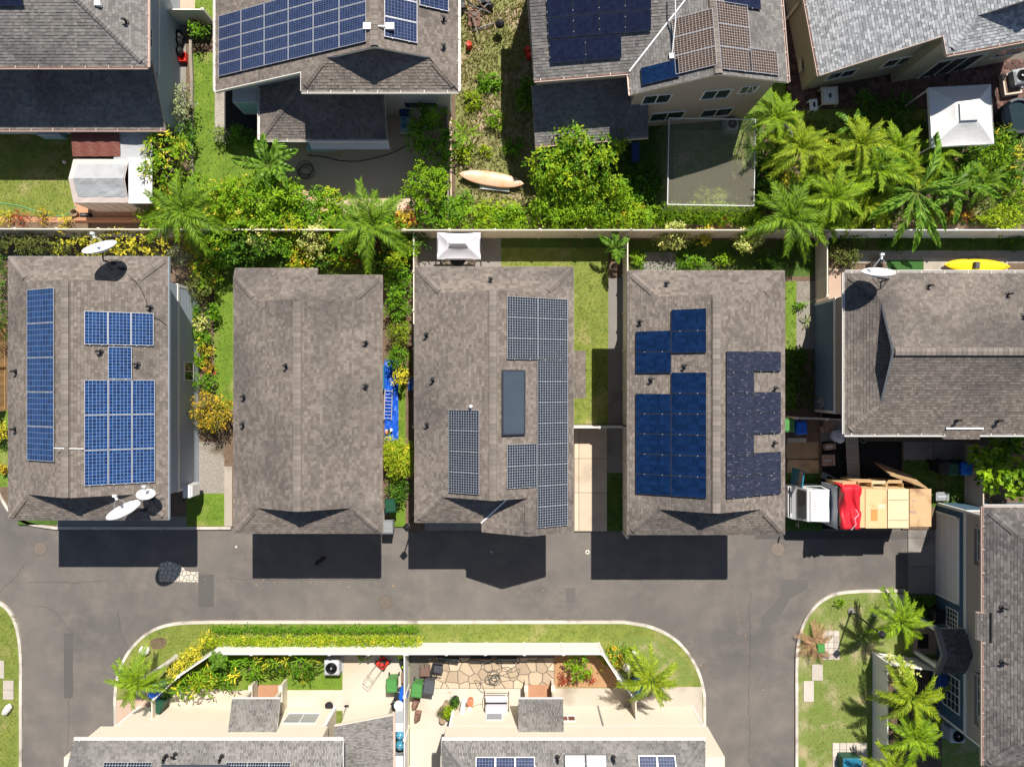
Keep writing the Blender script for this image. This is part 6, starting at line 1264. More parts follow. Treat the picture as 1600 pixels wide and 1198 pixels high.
sheetthing('white_awning','bright white sheet awning beside the storage tent','awning',201,247,238,318,2.3,'canopy_white',0,sag=.1)
sheetthing('grey_awning','light grey sheet awning under the eave above the white one','awning',177,206,238,250,2.2,'tarp_grey',.1)
sheetthing('metal_awning','brown ribbed metal awning under the eave at upper left','awning',112,206,187,244,2.25,'brown_metal',.15,sag=0,n=24,wav=.02)
t = T('storage_box','pale blue storage box under the eave at upper left','box',90,211); m = M(); m.bbox(-.65,.65,-.3,.3,0,.6,.03); m.build('body',A['sky_blue'],t); m = M(); m.bbox(-.67,.67,-.32,.32,.602,.68,.03); m.build('lid',A['wall_lightblue'],t)
t = T('toy_slide','yellow plastic toy beside the pale blue storage box','toy',66,205); m = M(); m.bbox(-.35,.35,-.12,.12,.0,.25,.05); m.bbox(-.3,-.2,-.12,.12,.252,.6,.03); m.build('body',A['yellow_plastic'],t)
t = T('ball','small white ball on the shaded left lawn','ball',105,255); m = M(); m.lathe(0,0,[(.01,0),(.08,.03),(.115,.11),(.08,.19),(.01,.225)],14); tag(m.build('shell',A['white_plastic'],t,smooth=True))
cable('garden_hose','pale green garden hose lying across the left lawn',[(-5,317),(30,322),(70,334),(95,338),(112,330),(119,321)],.02,'hose_green',ZY+.01)
t = T('plant_pot','round clay pot beside the left lawn hose','pot',122,335); m = M(); m.lathe(0,0,[(.15,0),(.22,.3),(.19,.3),(.15,.05)],14); m.build('pot',A['clay'],t)
t = T('tool_box','black tool box on the terracotta patio','box',138,338); M().bbox(-.3,.3,-.12,.12,0,.22,.03).build('body',A['black'],t); M().bbox(-.2,.2,-.02,.02,.222,.27,.01).build('handle',A['grey_metal'],t)
for px, py, c, lb in ((12,340,'leaf_yellow','yellow bedding plant by the terracotta path at far left'),(32,341,'leaf_red','red leaved plant by the terracotta path'),(68,338,'leaf_orange','orange star shaped plant by the terracotta path'),(105,348,'leaf_yellow','yellow green bedding plant near the clay pot')): S(px,py,13,.5,c,lb,size=.24,asp=.2,nb=3)
t = T('refuse_bags','pile of shiny black rubbish bags on the walkway','bags',283,72); m = M()
for k in range(7): m.lathe(rng.uniform(-.15,.25),rng.uniform(-.6,.6),[(.1,0),(.26,.15),(.28,.35),(.15,.5),(.03,.56)],9)
m.build('bag',A['black'],t); t = T('crate','red plastic crate below the black bags','crate',290,94); m = M(); m.box(-.2,.2,-.25,.25,0,.05); m.box(-.2,-.17,-.25,.25,.05,.3); m.box(.17,.2,-.25,.25,.05,.3); m.box(-.17,.17,-.25,-.22,.05,.3); m.box(-.17,.17,.22,.25,.05,.3); m.build('body',A['red_plastic'],t)
# concrete yard of the big top house
t = T('roller_awning','long white rolled awning along the eave of the dark lower roof','awning',548,226,0,2.3); m = M(); m.add([(-2.15,-.2,2.1),(2.1,-.2,2.1),(2.05,.22,2.3),(-2.3,.22,2.3)],[(0,1,2,3)],0,.5); m.tube([(-2.15,-.2,2.09),(2.1,-.2,2.09)],.03,6); m.build('cloth',A['canopy_white'],t)
for x in (-2.0,2.0): m = M(); m.tube([(x,.25,.6),(x,-.18,2.08)],.02,5); m.build('arm',A['grey_metal'],t)
t = T('work_table','blue topped work table below the rolled awning','table',510,238); M().bbox(-.85,.85,-.25,.25,.8,.84,.01).build('tabletop',A['sky_blue'],t)
for sx in (-.8,.8):
    for sy in (-.2,.2): M().box(sx-.02,sx+.02,sy-.02,sy+.02,0,.8).build('leg',A['wood_orange'],t)
t = T('storage_cart','white utility cart with two blue tubs beside the dark lower roof','cart',636,196); M().bbox(-.3,.3,-.75,.75,.6,.66,.02).build('tray',A['grey_paint'],t); M().bbox(-.28,.28,.2,.7,.66,.95,.03).build('cooler',A['blue_dark'],t)
for y in (-.05,-.4): m = M(); m.lathe(-.02,y,[(.1,.66),(.17,.66),(.17,.9),(.14,.9),(.13,.7)],14); m.build('tub',A['sky_blue'],t)
for sx in (-.27,.27):
    for sy in (-.7,.7): M().box(sx-.02,sx+.02,sy-.02,sy+.02,0,.6).build('leg',A['grey_metal'],t)
cable('hose','dark hose running across the shaded concrete yard',[(480,243),(505,245),(530,251),(560,252),(590,246),(615,238),(640,225)],.025,'hose_dark',ZY+.01)
def coil(label, px, py, r, n, mat, rr=.018, j=.3, name='hose_coil', z=ZY+.012):
    P = []; c = W(px, py, 0)
    for i in range(n*14): a = i*2*math.pi/14; q = r*(1+j*math.sin(a*.37+1)*.6+rng.uniform(-.02,.02)); P.append((c.x+q*math.cos(a)+j*r*math.sin(a*.11), c.y+q*math.sin(a)*.85+j*r*math.cos(a*.13), z+rr+.004*(i % 28)+i*.0006))
    m = M(); m.tube(P, rr, 5); return m.build(name, A[mat], label=label, cat='hose')
coil('tangled dark hose coil at the edge of the shaded concrete yard',477,268,.42,5,'hose_dark'); coil('black hose coil lying on the flagstones',770,1057,.28,6,'hose_dark',.016,.5)
cable('hose','black hose looping over the flagstones',[(745,1072),(742,1062),(752,1068),(757,1082),(746,1073),(760,1063),(785,1055),(800,1047),(790,1042),(762,1050),(757,1038),(770,1034),(785,1042),(800,1050),(812,1044),(808,1056),(795,1058),(775,1052)],.014,'hose_dark',ZY+.045)
t = T('sandal_mat','small dark doormat on the concrete yard','mat',486,302,30); M().bbox(-.22,.22,-.06,.06,0,.03,.01).build('mat',A['black'],t)
# weedy yard clutter
t = T('scrap_heap','heap of old boards, rails and a brown tarp in the weedy yard','scrap heap',742,30); 
for k in range(14): a = rng.uniform(0,3.14); L = rng.uniform(.5,1.4); x, y, z_ = rng.uniform(-.5,.5), rng.uniform(-.9,.9), .05+k*.05; m = M(); m.tube([(x-math.cos(a)*L/2,y-math.sin(a)*L/2,z_),(x+math.cos(a)*L/2,y+math.sin(a)*L/2,z_+rng.uniform(-.02,.15))],rng.uniform(.02,.045),4); m.build('board',A[('wood_grey','grey_metal','dark_metal','brown_fabric')[k % 4]],t)
m = M(); vs = [(rng.uniform(-.05,.05)-.35+.7*i/5, -.6+1.0*j/5+rng.uniform(-.05,.05), .15+rng.uniform(0,.18)) for i in range(6) for j in range(6)]; m.add(vs,[(i*6+j,(i+1)*6+j,(i+1)*6+j+1,i*6+j+1) for i in range(5) for j in range(5)]); m.build('tarp',A['brown_fabric'],t)
t = T('scrap_pile','dark pile of car parts and buckets behind the scrap heap','scrap heap',735,6)
for k in range(9): m = M(); m.lathe(rng.uniform(-.7,1.2),rng.uniform(-.4,.3),[(rng.uniform(.1,.25),0),(rng.uniform(.12,.25),rng.uniform(.15,.5)),(.05,.5)],8); m.build('bucket',A[('black','charcoal','dark_metal')[k % 3]],t)
t = T('kettle_grill','round black kettle grill in the weedy yard','grill',781,37,0,.9); m = M(); m.lathe(0,0,[(.05,.5),(.2,.58),(.27,.72),(.2,.88),(.05,.95),(.02,.99)],16); m.build('bowl',A['black'],t,smooth=True)
for k in range(3): a = k*2.09; m = M(); m.tube([(.3*math.cos(a),.3*math.sin(a),0),(.12*math.cos(a),.12*math.sin(a),.6)],.015,5); m.build('leg',A['grey_metal'],t)
def cone(px,py,label):
    t = T('traffic_bucket',label,'stool',px,py,0,.3); m = M(); m.lathe(0,0,[(.17,0),(.13,.42),(.15,.44),(.12,.46),(.02,.44)],14); m.build('seat',A['red_plastic'],t)
    for k in range(4): a = k*1.57; m = M(); m.tube([(.2*math.cos(a),.2*math.sin(a),0),(.13*math.cos(a),.13*math.sin(a),.3)],.02,5); m.build('leg',A['red_plastic'],t)
cone(733,72,'bright red plastic stool in the weedy yard beside the top house'); cone(824,79,'dull red plastic stool in the shade beside the turned grey house'); cone(827,88,'second red plastic stool lying just below the shaded one')
def kayak(px, py, L, w, rz, label, mat, seats=2, seatmat='charcoal', h=.35, hull=None):
    t = T('kayak', label, 'kayak', px, py, rz, h); m = M(); n = 22; k = 12; vs = []
    for i in range(n+1):
        u = i/n*2-1; ww = w/2*max(.02, (1-abs(u)**2.6))**.75; hh = .30*max(.1, (1-abs(u)**3)*.9+.1); zc = .16+.12*abs(u)**3
        for j in range(k): a = 2*math.pi*j/k; zz = math.sin(a); vs.append((u*L/2, ww*math.cos(a)*(1 if zz < .2 else .93), zc+hh*.5*(zz if zz < 0 else zz*.65)))
    m.add(vs,[(i*k+j,(i+1)*k+j,(i+1)*k+(j+1) % k,i*k+(j+1) % k) for i in range(n) for j in range(k)]+[tuple(range(k)),tuple(range(n*k+k-1,n*k-1,-1))],0,.5); m.build('hull',A[mat],t,smooth=True)
    for s_ in range(seats):
        x = (s_-(seats-1)/2)*L*.30; m = M(); m.lathe(x,0,[(w*.36,.27),(w*.34,.285),(w*.28,.262),(.02,.258)],16,sy=.85); m.build('cockpit',A[hull or mat],t); M().bbox(x-.2,x+.14,-w*.24,w*.24,.262,.32,.03).build('seat',A[seatmat],t); M().bbox(x-.24,x-.2,-w*.22,w*.22,.262,.46,.015).build('backrest',A[seatmat],t)
    for sg in (-1,1): m = M(); m.tube([(sg*L*.44,-.04,.30),(sg*L*.44,.04,.30)],.015,5); m.build('handle',A['black'],t)
    return t
kayak(1526,415,3.75,.78,-2,'bright yellow kayak lying on the concrete strip behind the right house','yellow_plastic',1)
kayak(768,281,3.7,.86,-9,'faded white and orange kayak lying upside near the fence at top','kayak_orange',0).location.z += .16
t = T('board_stack','white boards under the faded kayak','boards',772,294,-6); 
for i in range(3): M().bbox(-.9+.1*i,.9,-.2,.2,.02+.06*i,.06+.06*i,.01).build('board',A['canopy_white' if i else 'wood_grey'],t)
# blue bench and cage
t = T('garden_bench','dark blue bench lying in the shaded yard','bench',990,243,0); M().bbox(-.22,.22,-.55,.55,.4,.46,.02).build('seat',A['blue_dark'],t)
for sx in (-.18,.18):
    for sy in (-.48,.48): M().box(sx-.025,sx+.025,sy-.025,sy+.025,0,.4).build('leg',A['blue_dark'],t)
a, b = W(1044,321,2.1), W(1179,186,2.1); w, d = b.x-a.x, b.y-a.y; t = thing('net_cage','netted cage on a white pipe frame beside the tan gable house','cage',((a.x+b.x)/2,(a.y+b.y)/2,ZY),R(-1))
for sx in (-1,1):
    for sy in (-1,1): M().tube([(sx*w/2,sy*d/2,0),(sx*w/2,sy*d/2,2)],.03,7).build('pole',A['grey_metal'],t)
for p, q in (((-1,-1),(1,-1)),((1,-1),(1,1)),((1,1),(-1,1)),((-1,1),(-1,-1))): M().tube([(p[0]*w/2,p[1]*d/2,2),(q[0]*w/2,q[1]*d/2,2)],.028,7).build('rail',A['white_plastic'],t)
m = M(); n = 14; vs = [(-w/2+w*i/n,-d/2+d*j/n,1.98-.12*math.sin(math.pi*i/n)*math.sin(math.pi*j/n)+rng.uniform(-.01,.01)) for i in range(n+1) for j in range(n+1)]; m.add(vs,[(i*(n+1)+j,(i+1)*(n+1)+j,(i+1)*(n+1)+j+1,i*(n+1)+j+1) for i in range(n) for j in range(n)],0,.5)
m.add([(-w/2-.15,-d/2,0),(-w/2,-d/2,1.97),(-w/2,d/2,1.97),(-w/2-.35,d/2,0)],[(0,1,2,3)],0,.5); m.add([(w/2,-d/2,0),(w/2,-d/2,1.97),(w/2,d/2,1.97),(w/2,d/2,0)],[(0,1,2,3)],0,.5); m.add([(-w/2,-d/2,1.97),(w/2,-d/2,1.97),(w/2,-d/2-.1,0),(-w/2,-d/2-.1,0)],[(0,1,2,3)],0,.5); m.build('net',A['net'],t)
sheet('planter_soil',rect(1052,205,1165,312),ZY+.012,'lawn_dry')
# clutter beside the slate roofed house
def ladderlike(px,py,w,L,rz,label,mat,n=7,h=.1,z=None,name='ladder',cat='ladder'):
    t = T(name,label,cat,px,py,rz,h,z)
    for sx in (-1,1): M().box(sx*w/2-.02,sx*w/2+.02,-L/2,L/2,.02,.09).build('rail',A[mat],t)
    for i in range(n): y = -L/2+L*(i+.5)/n; M().box(-w/2+.02,w/2-.02,y-.018,y+.018,.035,.075).build('rung',A[mat],t)
    return t
ladderlike(1268,97,.42,1.15,14,'white slatted crib side leaning beside the slate roofed house','vinyl_white',8,.9,.7,'slatted_frame','frame')
t = T('folding_chair','beige folded chair beside the white slatted frame','chair',1252,104,5,.6); M().bbox(-.14,.14,-.35,.35,.4,.46,.02).build('seat',A['vinyl_tan'],t); M().bbox(-.14,-.1,-.35,.35,.46,.8,.01).build('backrest',A['vinyl_tan'],t)
for sx in (-.1,.1):
    for sy in (-.3,.3): M().box(sx-.015,sx+.015,sy-.015,sy+.015,0,.4).build('leg',A['dark_metal'],t)
t = T('toy_pile','blue and orange beach toys piled by the slate roofed house','toys',1254,62); 
for k,(c,y) in enumerate((('blue_plastic',.35),('blue_dark',.15),('orange_plastic',-.15),('yellow_plastic',-.3),('blue_plastic',-.6))): m = M(); m.lathe(rng.uniform(-.1,.1),y,[(.08,0),(.17,.1),(.15,.35),(.04,.4)],10); m.build('toy',A[c],t)
def sidetable(px,py,w,d,h,rz,label,mat): 
    t = T('low_table',label,'table',px,py,rz,h); M().bbox(-w/2,w/2,-d/2,d/2,h-.05,h,.01).build('tabletop',A[mat],t); M().bbox(-w/2+.15,w/2-.15,-d/2+.12,d/2-.12,h+.001,h+.03,.01).build('tray',A['white_plastic'],t); M().bbox(-.06,.05,-.14,.1,h+.031,h+.1,.01).build('ornament',A['dark_metal'],t)
    for sx in (-w/2+.04,w/2-.04):
        for sy in (-d/2+.04,d/2-.04): M().box(sx-.025,sx+.025,sy-.025,sy+.025,0,h-.05).build('leg',A[mat],t)
sidetable(1295,151,.95,1.0,.5,3,'square cream table on the red paving','vinyl_cream'); sidetable(1270,165,.45,.62,.45,6,'small white table beside the square cream one','white_plastic')
t = T('raised_planter','dark framed raised planter right of the white canopy','planter',1578,133,8,.3)
for x0,x1,y0,y1 in ((-.5,-.4,-.6,.6),(.4,.5,-.6,.6),(-.4,.4,-.6,-.5),(-.4,.4,.5,.6)): M().box(x0,x1,y0,y1,0,.35).build('board',A['vinyl_tan'],t)
M().box(-.4,.4,-.5,.5,0,.28).build('soil',A['soil'],t)
t = T('spa_tub','round dark hot tub by the right edge below the air conditioner','tub',1590,182,0,.7); m = M(); m.lathe(0,0,[(.95,0),(1.0,.7),(.85,.74),(.82,.5),(.02,.45)],22); m.build('shell',A['charcoal'],t); m = M(); m.lathe(0,0,[(.82,.6),(.01,.61)],22); m.build('water',A['glass'],t)
# blue tarp and ladder in the narrow gap
t = T('blue_tarp','crumpled blue tarp in the gap between the two middle houses','tarp',613,625); m = M(); n = 16; w, d = .78, 4.6
vs = [(-w/2+w*i/6, -d/2+d*j/n, .06+.12*abs(math.sin(i*1.3+j*.9))+rng.uniform(0,.05)) for i in range(7) for j in range(n+1)]; m.add(vs,[(i*(n+1)+j,(i+1)*(n+1)+j,(i+1)*(n+1)+j+1,i*(n+1)+j+1) for i in range(6) for j in range(n)],0,.5); m.build('cloth',A['blue_tarp'],t)
ladderlike(607,632,.42,1.75,-2,'aluminium ladder lying on the blue tarp','alu',9,.35,.36)
t = T('paint_tins','paint tins and a white cloth on the lower end of the blue tarp','tins',610,668); 
for k in range(4): m = M(); m.lathe(rng.uniform(-.15,.15),rng.uniform(-.3,.3),[(.09,.25),(.09,.43),(.02,.44)],10); m.build('tin',A[('white_plastic','dark_metal','orange_plastic','grey_metal')[k]],t)
t = T('surfboard_bag','narrow teal board leaning by the pink wall above the blue tarp','board',601,590); M().bbox(-.08,.08,-.7,.7,.05,.5,.05).build('body',A['teal'],t)
t = T('storage_tub','dark blue storage tub beside the left wall of the centre house','tub',645,600); M().bbox(-.12,.12,-.35,.35,0,.6,.03).build('body',A['blue_dark'],t); M().bbox(-.13,.13,-.36,.36,.602,.65,.01).build('lid',A['blue_plastic'],t)
# street lamps
def lamp(bx, by, tx, ty, h, label):
    b = W(bx,by,0); t_ = W(tx,ty,h); t = thing('street_lamp',label,'street lamp',(b.x,b.y,ZY)); top = Vector((t_.x-b.x,t_.y-b.y,h-ZY)); m = M(); m.lathe(0,0,[(.2,0),(.2,.05),(.11,.1),(.1,.35),(.06,.4),(.01,.41)],12); m.build('base',A['concrete_grey'],t)
    m = M(); m.tube([(0,0,.3),top*.5+Vector((0,0,.15)),top],[.05,.042,.035],8); m.build('pole',A['black'],t); m = M(); m.lathe(top.x,top.y,[(.08,top.z-.05),(.2,top.z),(.2,top.z+.1),(.24,top.z+.12),(.14,top.z+.24),(.03,top.z+.3)],4); m.build('lantern',A['black'],t); m = M(); m.lathe(top.x,top.y,[(.16,top.z-.045),(.01,top.z-.05)],8); m.build('lamp_glass',A['glass_pale'],t)
lamp(1328,953,1377,990,3.6,'black street lamp on the right lawn beside the palm'); lamp(650,803,636,823,3.4,'black street lamp at the kerb left of the centre house')
t = T('ground_light','small pale post light at the base of the right lawn palm','light',1364,954); m = M(); m.lathe(0,0,[(.12,0),(.12,.1),(.06,.12),(.06,.4),(.09,.42),(.01,.48)],10); m.build('post',A['grey_metal'],t)
# dog
p = W(499,877,.4); t = thing('dog','small black and tan dog standing in the roof shadow on the road','dog',(p.x,p.y,0),R(35)); me = bpy.data.meshes.new('body')
J = [((0,0,.36),.105),((.2,0,.37),.115),((.32,0,.43),.075),((.4,0,.52),.07),((.5,0,.51),.045),((.57,0,.49),.028),((-.2,0,.36),.09),((-.3,0,.41),.022),((-.42,0,.47),.012),((.2,.08,.25),.045),((.2,.09,.12),.022),((.21,.09,.015),.024),((.2,-.08,.25),.045),((.19,-.09,.12),.022),((.21,-.09,.015),.024),((-.2,.08,.26),.055),((-.16,.09,.2),.03),((-.25,.09,.12),.02),((-.21,.09,.015),.024),((-.2,-.08,.26),.055),((-.16,-.09,.2),.03),((-.25,-.09,.12),.02),((-.21,-.09,.015),.024)]
E = [(0,1),(1,2),(2,3),(3,4),(4,5),(0,6),(6,7),(7,8),(1,9),(9,10),(10,11),(1,12),(12,13),(13,14),(6,15),(15,16),(16,17),(17,18),(6,19),(19,20),(20,21),(21,22)]
me.from_pydata([j[0] for j in J],E,[]); o = mobj('body',me,t); sm = o.modifiers.new('s','SKIN')
for i,(q,r) in enumerate(J): me.skin_vertices[0].data[i].radius = (r,r)
me.skin_vertices[0].data[0].use_root = True; o.modifiers.new('u','SUBSURF').levels = 2; o.modifiers['u'].render_levels = 2; me.materials.append(A['fur_black'])
for sy in (-1,1): M().add([(.37,sy*.05,.56),(.42,sy*.06,.57),(.385,sy*.1,.53)],[(0,1,2),(2,1,0)]).build('ear',A['fur_black'],t)
m = M(); m.lathe(0,0,[(.02,0),(.045,.03),(.02,.07)],8); m.build('muzzle',A['fur_tan'],t,loc=(.55,0,.45)); m = M(); m.tube([(.26,0,.36),(.34,0,.40)],[.085,.07],8); m.build('collar',A['fur_tan'],t)
# ---- the truck (front towards the left)
zt = 0.0; p = W(1340,790,0); TX, TY = 15.64, -6.62; t = thing('flatbed_truck','white cab flatbed truck with an open door, loaded with cardboard boxes','truck',(TX,TY,0)); cw = .93
m = M(); prof = [(-.05,.45),(-.05,1.0),(.13,1.32),(.38,2.12),(.5,2.22),(1.5,2.26),(1.6,2.15),(1.62,1.0),(1.62,.45)]
vs = [(x, s_*cw*(1 if z_ < 1.4 else .93), z_) for s_ in (-1,1) for x, z_ in prof]; k = len(prof)
m.add(vs,[tuple(range(k)),tuple(range(2*k-1,k-1,-1))]+[(i,k+i,k+i+1,i+1) for i in range(k-1)],0,.5); m.bbox(.5,1.52,-.84,.84,2.26,2.285,.02,0,.5)
for i in range(8): y = -.72+i*.19; m.box(.56,1.46,y,y+.09,2.286,2.30,0,.6)
m.build('cab',A['white_paint'],t)
m = M(); m.add([(.165,-.80,1.40),(.165,.80,1.40),(.375,.76,2.07),(.375,-.76,2.07)],[(0,3,2,1)],0,.5); m.xf(Matrix.Translation((-.03,0,.012))); m.build('windscreen',A['glass'],t)
for sy in (-1,1): M().add([(.62,sy*.912,1.4),(1.45,sy*.912,1.4),(1.4,sy*.878,2.05),(.75,sy*.878,2.05)],[(0,1,2,3) if sy < 0 else (3,2,1,0)]).build('side_window',A['glass'],t)
m = M(); m.bbox(-.28,-.06,-.92,.92,.42,.62,.04); m.bbox(-.22,-.05,-.9,.9,.64,1.06,.06); m.build('bumper',A['white_plastic'],t); m = M(); m.box(-.07,-.052,-.6,.6,1.08,1.14); m.build('grille',A['dark_metal'],t)
for sy in (-.72,.72): M().bbox(-.235,-.222,sy-.13,sy+.13,.76,.96,.005).build('headlight',A['glass_pale'],t)
for k in range(3): m = M(); m.lathe(.74,-.18+.18*k,[(.03,2.287),(.03,2.33),(.01,2.335)],8); m.build('marker_light',A['orange_plastic'],t)
dm = M(); dm.bbox(0,.95,-.03,.03,.55,1.45,.02,0,.5); dm.box(0,.04,-.03,.03,1.45,2.1); dm.box(.91,.95,-.03,.03,1.45,2.1); dm.box(.04,.91,-.03,.03,2.06,2.1); do = dm.build('door',A['teal'],t,loc=(.12,.95,0),rot=(0,0,R(82))); M().box(.04,.91,-.008,.008,1.45,2.06).build('door_glass',A['glass_pale'],do); M().box(.1,.4,-.06,-.03,1.2,1.25).build('handle',A['dark_metal'],do)
for sy in (-1,1):
    m = M(); m.tube([(.1,sy*.93,1.7),(.02,sy*1.15,1.8)],.014,5); m.bbox(-.03,.03,sy*1.17-.09,sy*1.17+.09,1.6,1.95,.02); m.build('mirror',A['dark_metal'],t)
m = M(); m.box(.3,6.3,-.4,-.3,.5,.68); m.box(.3,6.3,.3,.4,.5,.68); m.build('chassis',A['dark_metal'],t)
def wheel(x,y,name='wheel'):
    m = M(); m.lathe(0,0,[(.2,-.12),(.38,-.12),(.41,-.08),(.41,.08),(.38,.12),(.2,.12)],20); w_ = m.build(name,A['rubber'],t,loc=(x,y,.41),rot=(math.pi/2,0,0)); m = M(); m.lathe(0,0,[(.2,-.1),(.22,-.11),(.2,.1),(.05,.13),(.01,.13)],14); m.build('rim',A['grey_metal'],w_)
for x,y in ((.75,-.8),(.75,.8),(4.9,-.85),(4.9,-.6),(4.9,.6),(4.9,.85)): wheel(x,y)
m = M(); m.box(1.85,6.35,-1.12,1.12,.9,1.02)
for i in range(7): m.box(1.9+i*.7,1.98+i*.7,-1.1,1.1,.8,.899)
m.build('bed',A['wood_grey'],t); m = M(); m.bbox(1.66,1.72,-1.15,1.15,.95,2.9,.02); m.build('headboard',A['grey_paint'],t)
m = M(); 
for sy in (-1,1): m.box(2.0,6.3,sy*1.15-.02,sy*1.15+.02,1.0,1.9)
m.box(6.3,6.34,-1.15,1.15,1.0,1.9); m.build('side_board',A['plywood'],t)
# load: placed on the bed
def load(name,label,cat,x0,x1,y0,y1,z0,z1,mat,extra=None,bevel=.01):
    o = thing(name,label,cat,(TX+(x0+x1)/2,TY+(y0+y1)/2,z0)); m = M(); m.bbox(-(x1-x0)/2,(x1-x0)/2,-(y1-y0)/2,(y1-y0)/2,0,z1-z0,bevel); m.build('body',A[mat],o); return o
LX = lambda px, h: W(px,0,h).x-TX
LYn, LYs = W(0,764,3.4).y-TY, W(0,826,3.4).y-TY
zb_ = 1.03
o = load('cardboard_box','narrow tall cardboard box next to the red tarp on the truck','box',LX(1344,3.4),LX(1352,3.4)-.01,LYs+.05,LYn,zb_,3.38,'cardboard')
o = load('cardboard_box','large orange brown cardboard box on the truck, with an orange label','box',LX(1352,3.4),LX(1386,3.4)-.01,LYs+.03,LYn,zb_,3.42,'cardboard'); m = M(); m.box(-.28,.06,-.62,-.02,2.4,2.403); m.build('label_patch',A['tape_orange'],o); m = M(); m.box(-.6+.7,.45,-.0,.25,2.4,2.402); m.build('pale_patch',A['cardboard_pale'],o)
o = load('cardboard_box','pale cardboard box with two seams across its top on the truck','box',LX(1387,3.4),LX(1420,3.4)-.01,LYs+.04,LYn+.0,zb_,3.42,'cardboard_pale'); m = M(); m.box(-.52,.52,-.62,-.60,2.39,2.396); m.box(-.52,.52,.45,.47,2.39,2.396); m.build('seam',A['dark_metal'],o)
load('plywood_sheet','weathered brown plywood sheet over the tail end of the truck load','plywood',LX(1421,3.4),LX(1455,3.4),LYs+.12,LYn+.02,3.38,3.42,'plywood')
load('cardboard_box','big box hidden under the weathered plywood sheet at the tail of the truck','box',LX(1422,3.4),LX(1452,3.4),LYs+.2,LYn-.1,zb_,3.37,'cardboard')
for px0,px1,dy,mt,lb in ((1342,1363,.30,'cardboard','open cardboard flap box standing behind the large orange brown box'),(1364,1386,.22,'cardboard_pale','pale open carton behind the large orange brown box'),(1387,1412,.26,'cardboard','open brown carton behind the pale seamed box'),(1318,1340,.2,'cardboard','crumpled carton behind the red tarp')):
    x0,x1 = LX(px0,3.1),LX(px1,3.1)-.01; o = thing('open_carton',lb,'box',(TX+(x0+x1)/2,TY+LYn+dy/2+.02,zb_)); m = M(); w_ = x1-x0; zt_ = 2.15; m.box(-w_/2,w_/2,-dy/2,-dy/2+.02,0,zt_); m.box(-w_/2,w_/2,dy/2-.02,dy/2,0,zt_-.2); m.box(-w_/2,-w_/2+.02,-dy/2+.02,dy/2-.02,0,zt_-.1); m.box(w_/2-.02,w_/2,-dy/2+.02,dy/2-.02,0,zt_-.1); m.box(-w_/2+.02,w_/2-.02,-dy/2+.02,dy/2-.02,0,1.2); m.build('carton',A[mt],o)
    m = M(); m.add([(-w_/2,dy/2,zt_-.2),(w_/2,dy/2,zt_-.2),(w_/2-.05,dy/2+.16,zt_-.12),(-w_/2+.05,dy/2+.16,zt_-.12)],[(0,1,2,3)]); m.build('flap',A[mt],o)
a_, b_ = W(1393,735,3.0), W(1455,757,3.3); o = thing('plywood_sheet','long plywood board sticking out at an angle behind the truck load','plywood',((a_.x+b_.x)/2,(a_.y+b_.y)/2,1.6),math.atan2(b_.y-a_.y,b_.x-a_.x)); M().box(-1.05,1.05,-.03,.03,-.5,1.5,mat=Matrix.Rotation(R(14),3,'X')).build('body',A['plywood'],o)
o = thing('red_tarp','bright red crumpled tarp over the front of the truck load','tarp',(TX+(1.70+LX(1346,3.4))/2,TY-.05,zb_)); w_ = LX(1346,3.4)-1.70; m = M(); n = 22; vs = []
y0_, y1_ = LYs-.08, LYn+.28
for i in range(n+1):
    for j in range(n+1):
        u, v = i/n, j/n; x = -w_/2+w_*u+.05*math.sin(v*13+u*3)*(u > .05); y = y0_+(y1_-y0_)*v; e = min(u,1-u)*w_; f = min(y-y0_,y1_-y)
        z_ = 2.36+.10*math.sin(v*9+u*5)*math.sin(u*6+1)+.05*math.sin(u*21+v*8)+rng.uniform(-.015,.015)-(.9 if f < .02 else 0)-(.35 if (i in (0,n)) else 0); vs.append((x,y,z_))
m.add(vs,[(i*(n+1)+j,(i+1)*(n+1)+j,(i+1)*(n+1)+j+1,i*(n+1)+j+1) for i in range(n) for j in range(n)],0,.5); m.build('cloth',A['red_tarp'],o,smooth=True)
m = M(); m.tube([(-.1,y0_+.1,2.5),(.15,y0_+.4,2.52),(.05,y0_+.7,2.55),(.3,y0_+.9,2.5),(.1,y0_+1.2,2.55)],.015,5); m.build('rope',A['plastic_bag'],o)
load('cardboard_box','box hidden under the red tarp on the truck','box',1.76,LX(1343,3.4),LYs+.05,LYn,zb_,3.2,'cardboard')
# things round the driveway
t = T('ramp_plank','long grey ribbed ramp plank standing across the black driveway','ramp',1331,714,3,.3); M().bbox(-.36,.36,-1.25,1.25,.25,.29,.01).build('deck',A['wood_grey'],t)
for i in range(11): y = -1.2+i*.23; M().box(-.34,.34,y,y+.03,.29,.31).build('cleat',A['grey_metal'],t)
for y in (-1.1,0,1.1): M().box(-.3,.3,y-.04,y+.04,-.1,.25).build('support',A['wood_grey'],t)
t['label'] = 'long grey ribbed ramp plank laid across the black driveway'
def plainbox(px,py,w,d,h,rz,label,mat,name='cardboard_box',cat='box',z=0.0):
    t = T(name,label,cat,px,py,rz,h,z); M().bbox(-w/2,w/2,-d/2,d/2,0,h,.03).build('body',A[mat],t); m = M(); m.box(-w/2*.95,w/2*.95,-.03,.03,h,h+.004); m.build('tape',A['plastic_bag'],t)
    for sg in (-1,1): m = M(); m.add([(sg*w/2,-d/2,h),(sg*w/2,d/2,h),(sg*(w/2+.12),d/2-.03,h+.05),(sg*(w/2+.12),-d/2+.03,h+.05)],[(0,1,2,3)]); m.build('flap',A[mat],t)
plainbox(1296,698,.45,.35,.4,8,'small brown box on the black driveway, the upper one','box_brown'); plainbox(1294,719,.5,.65,.45,3,'larger brown box on the black driveway, the lower one','box_brown')
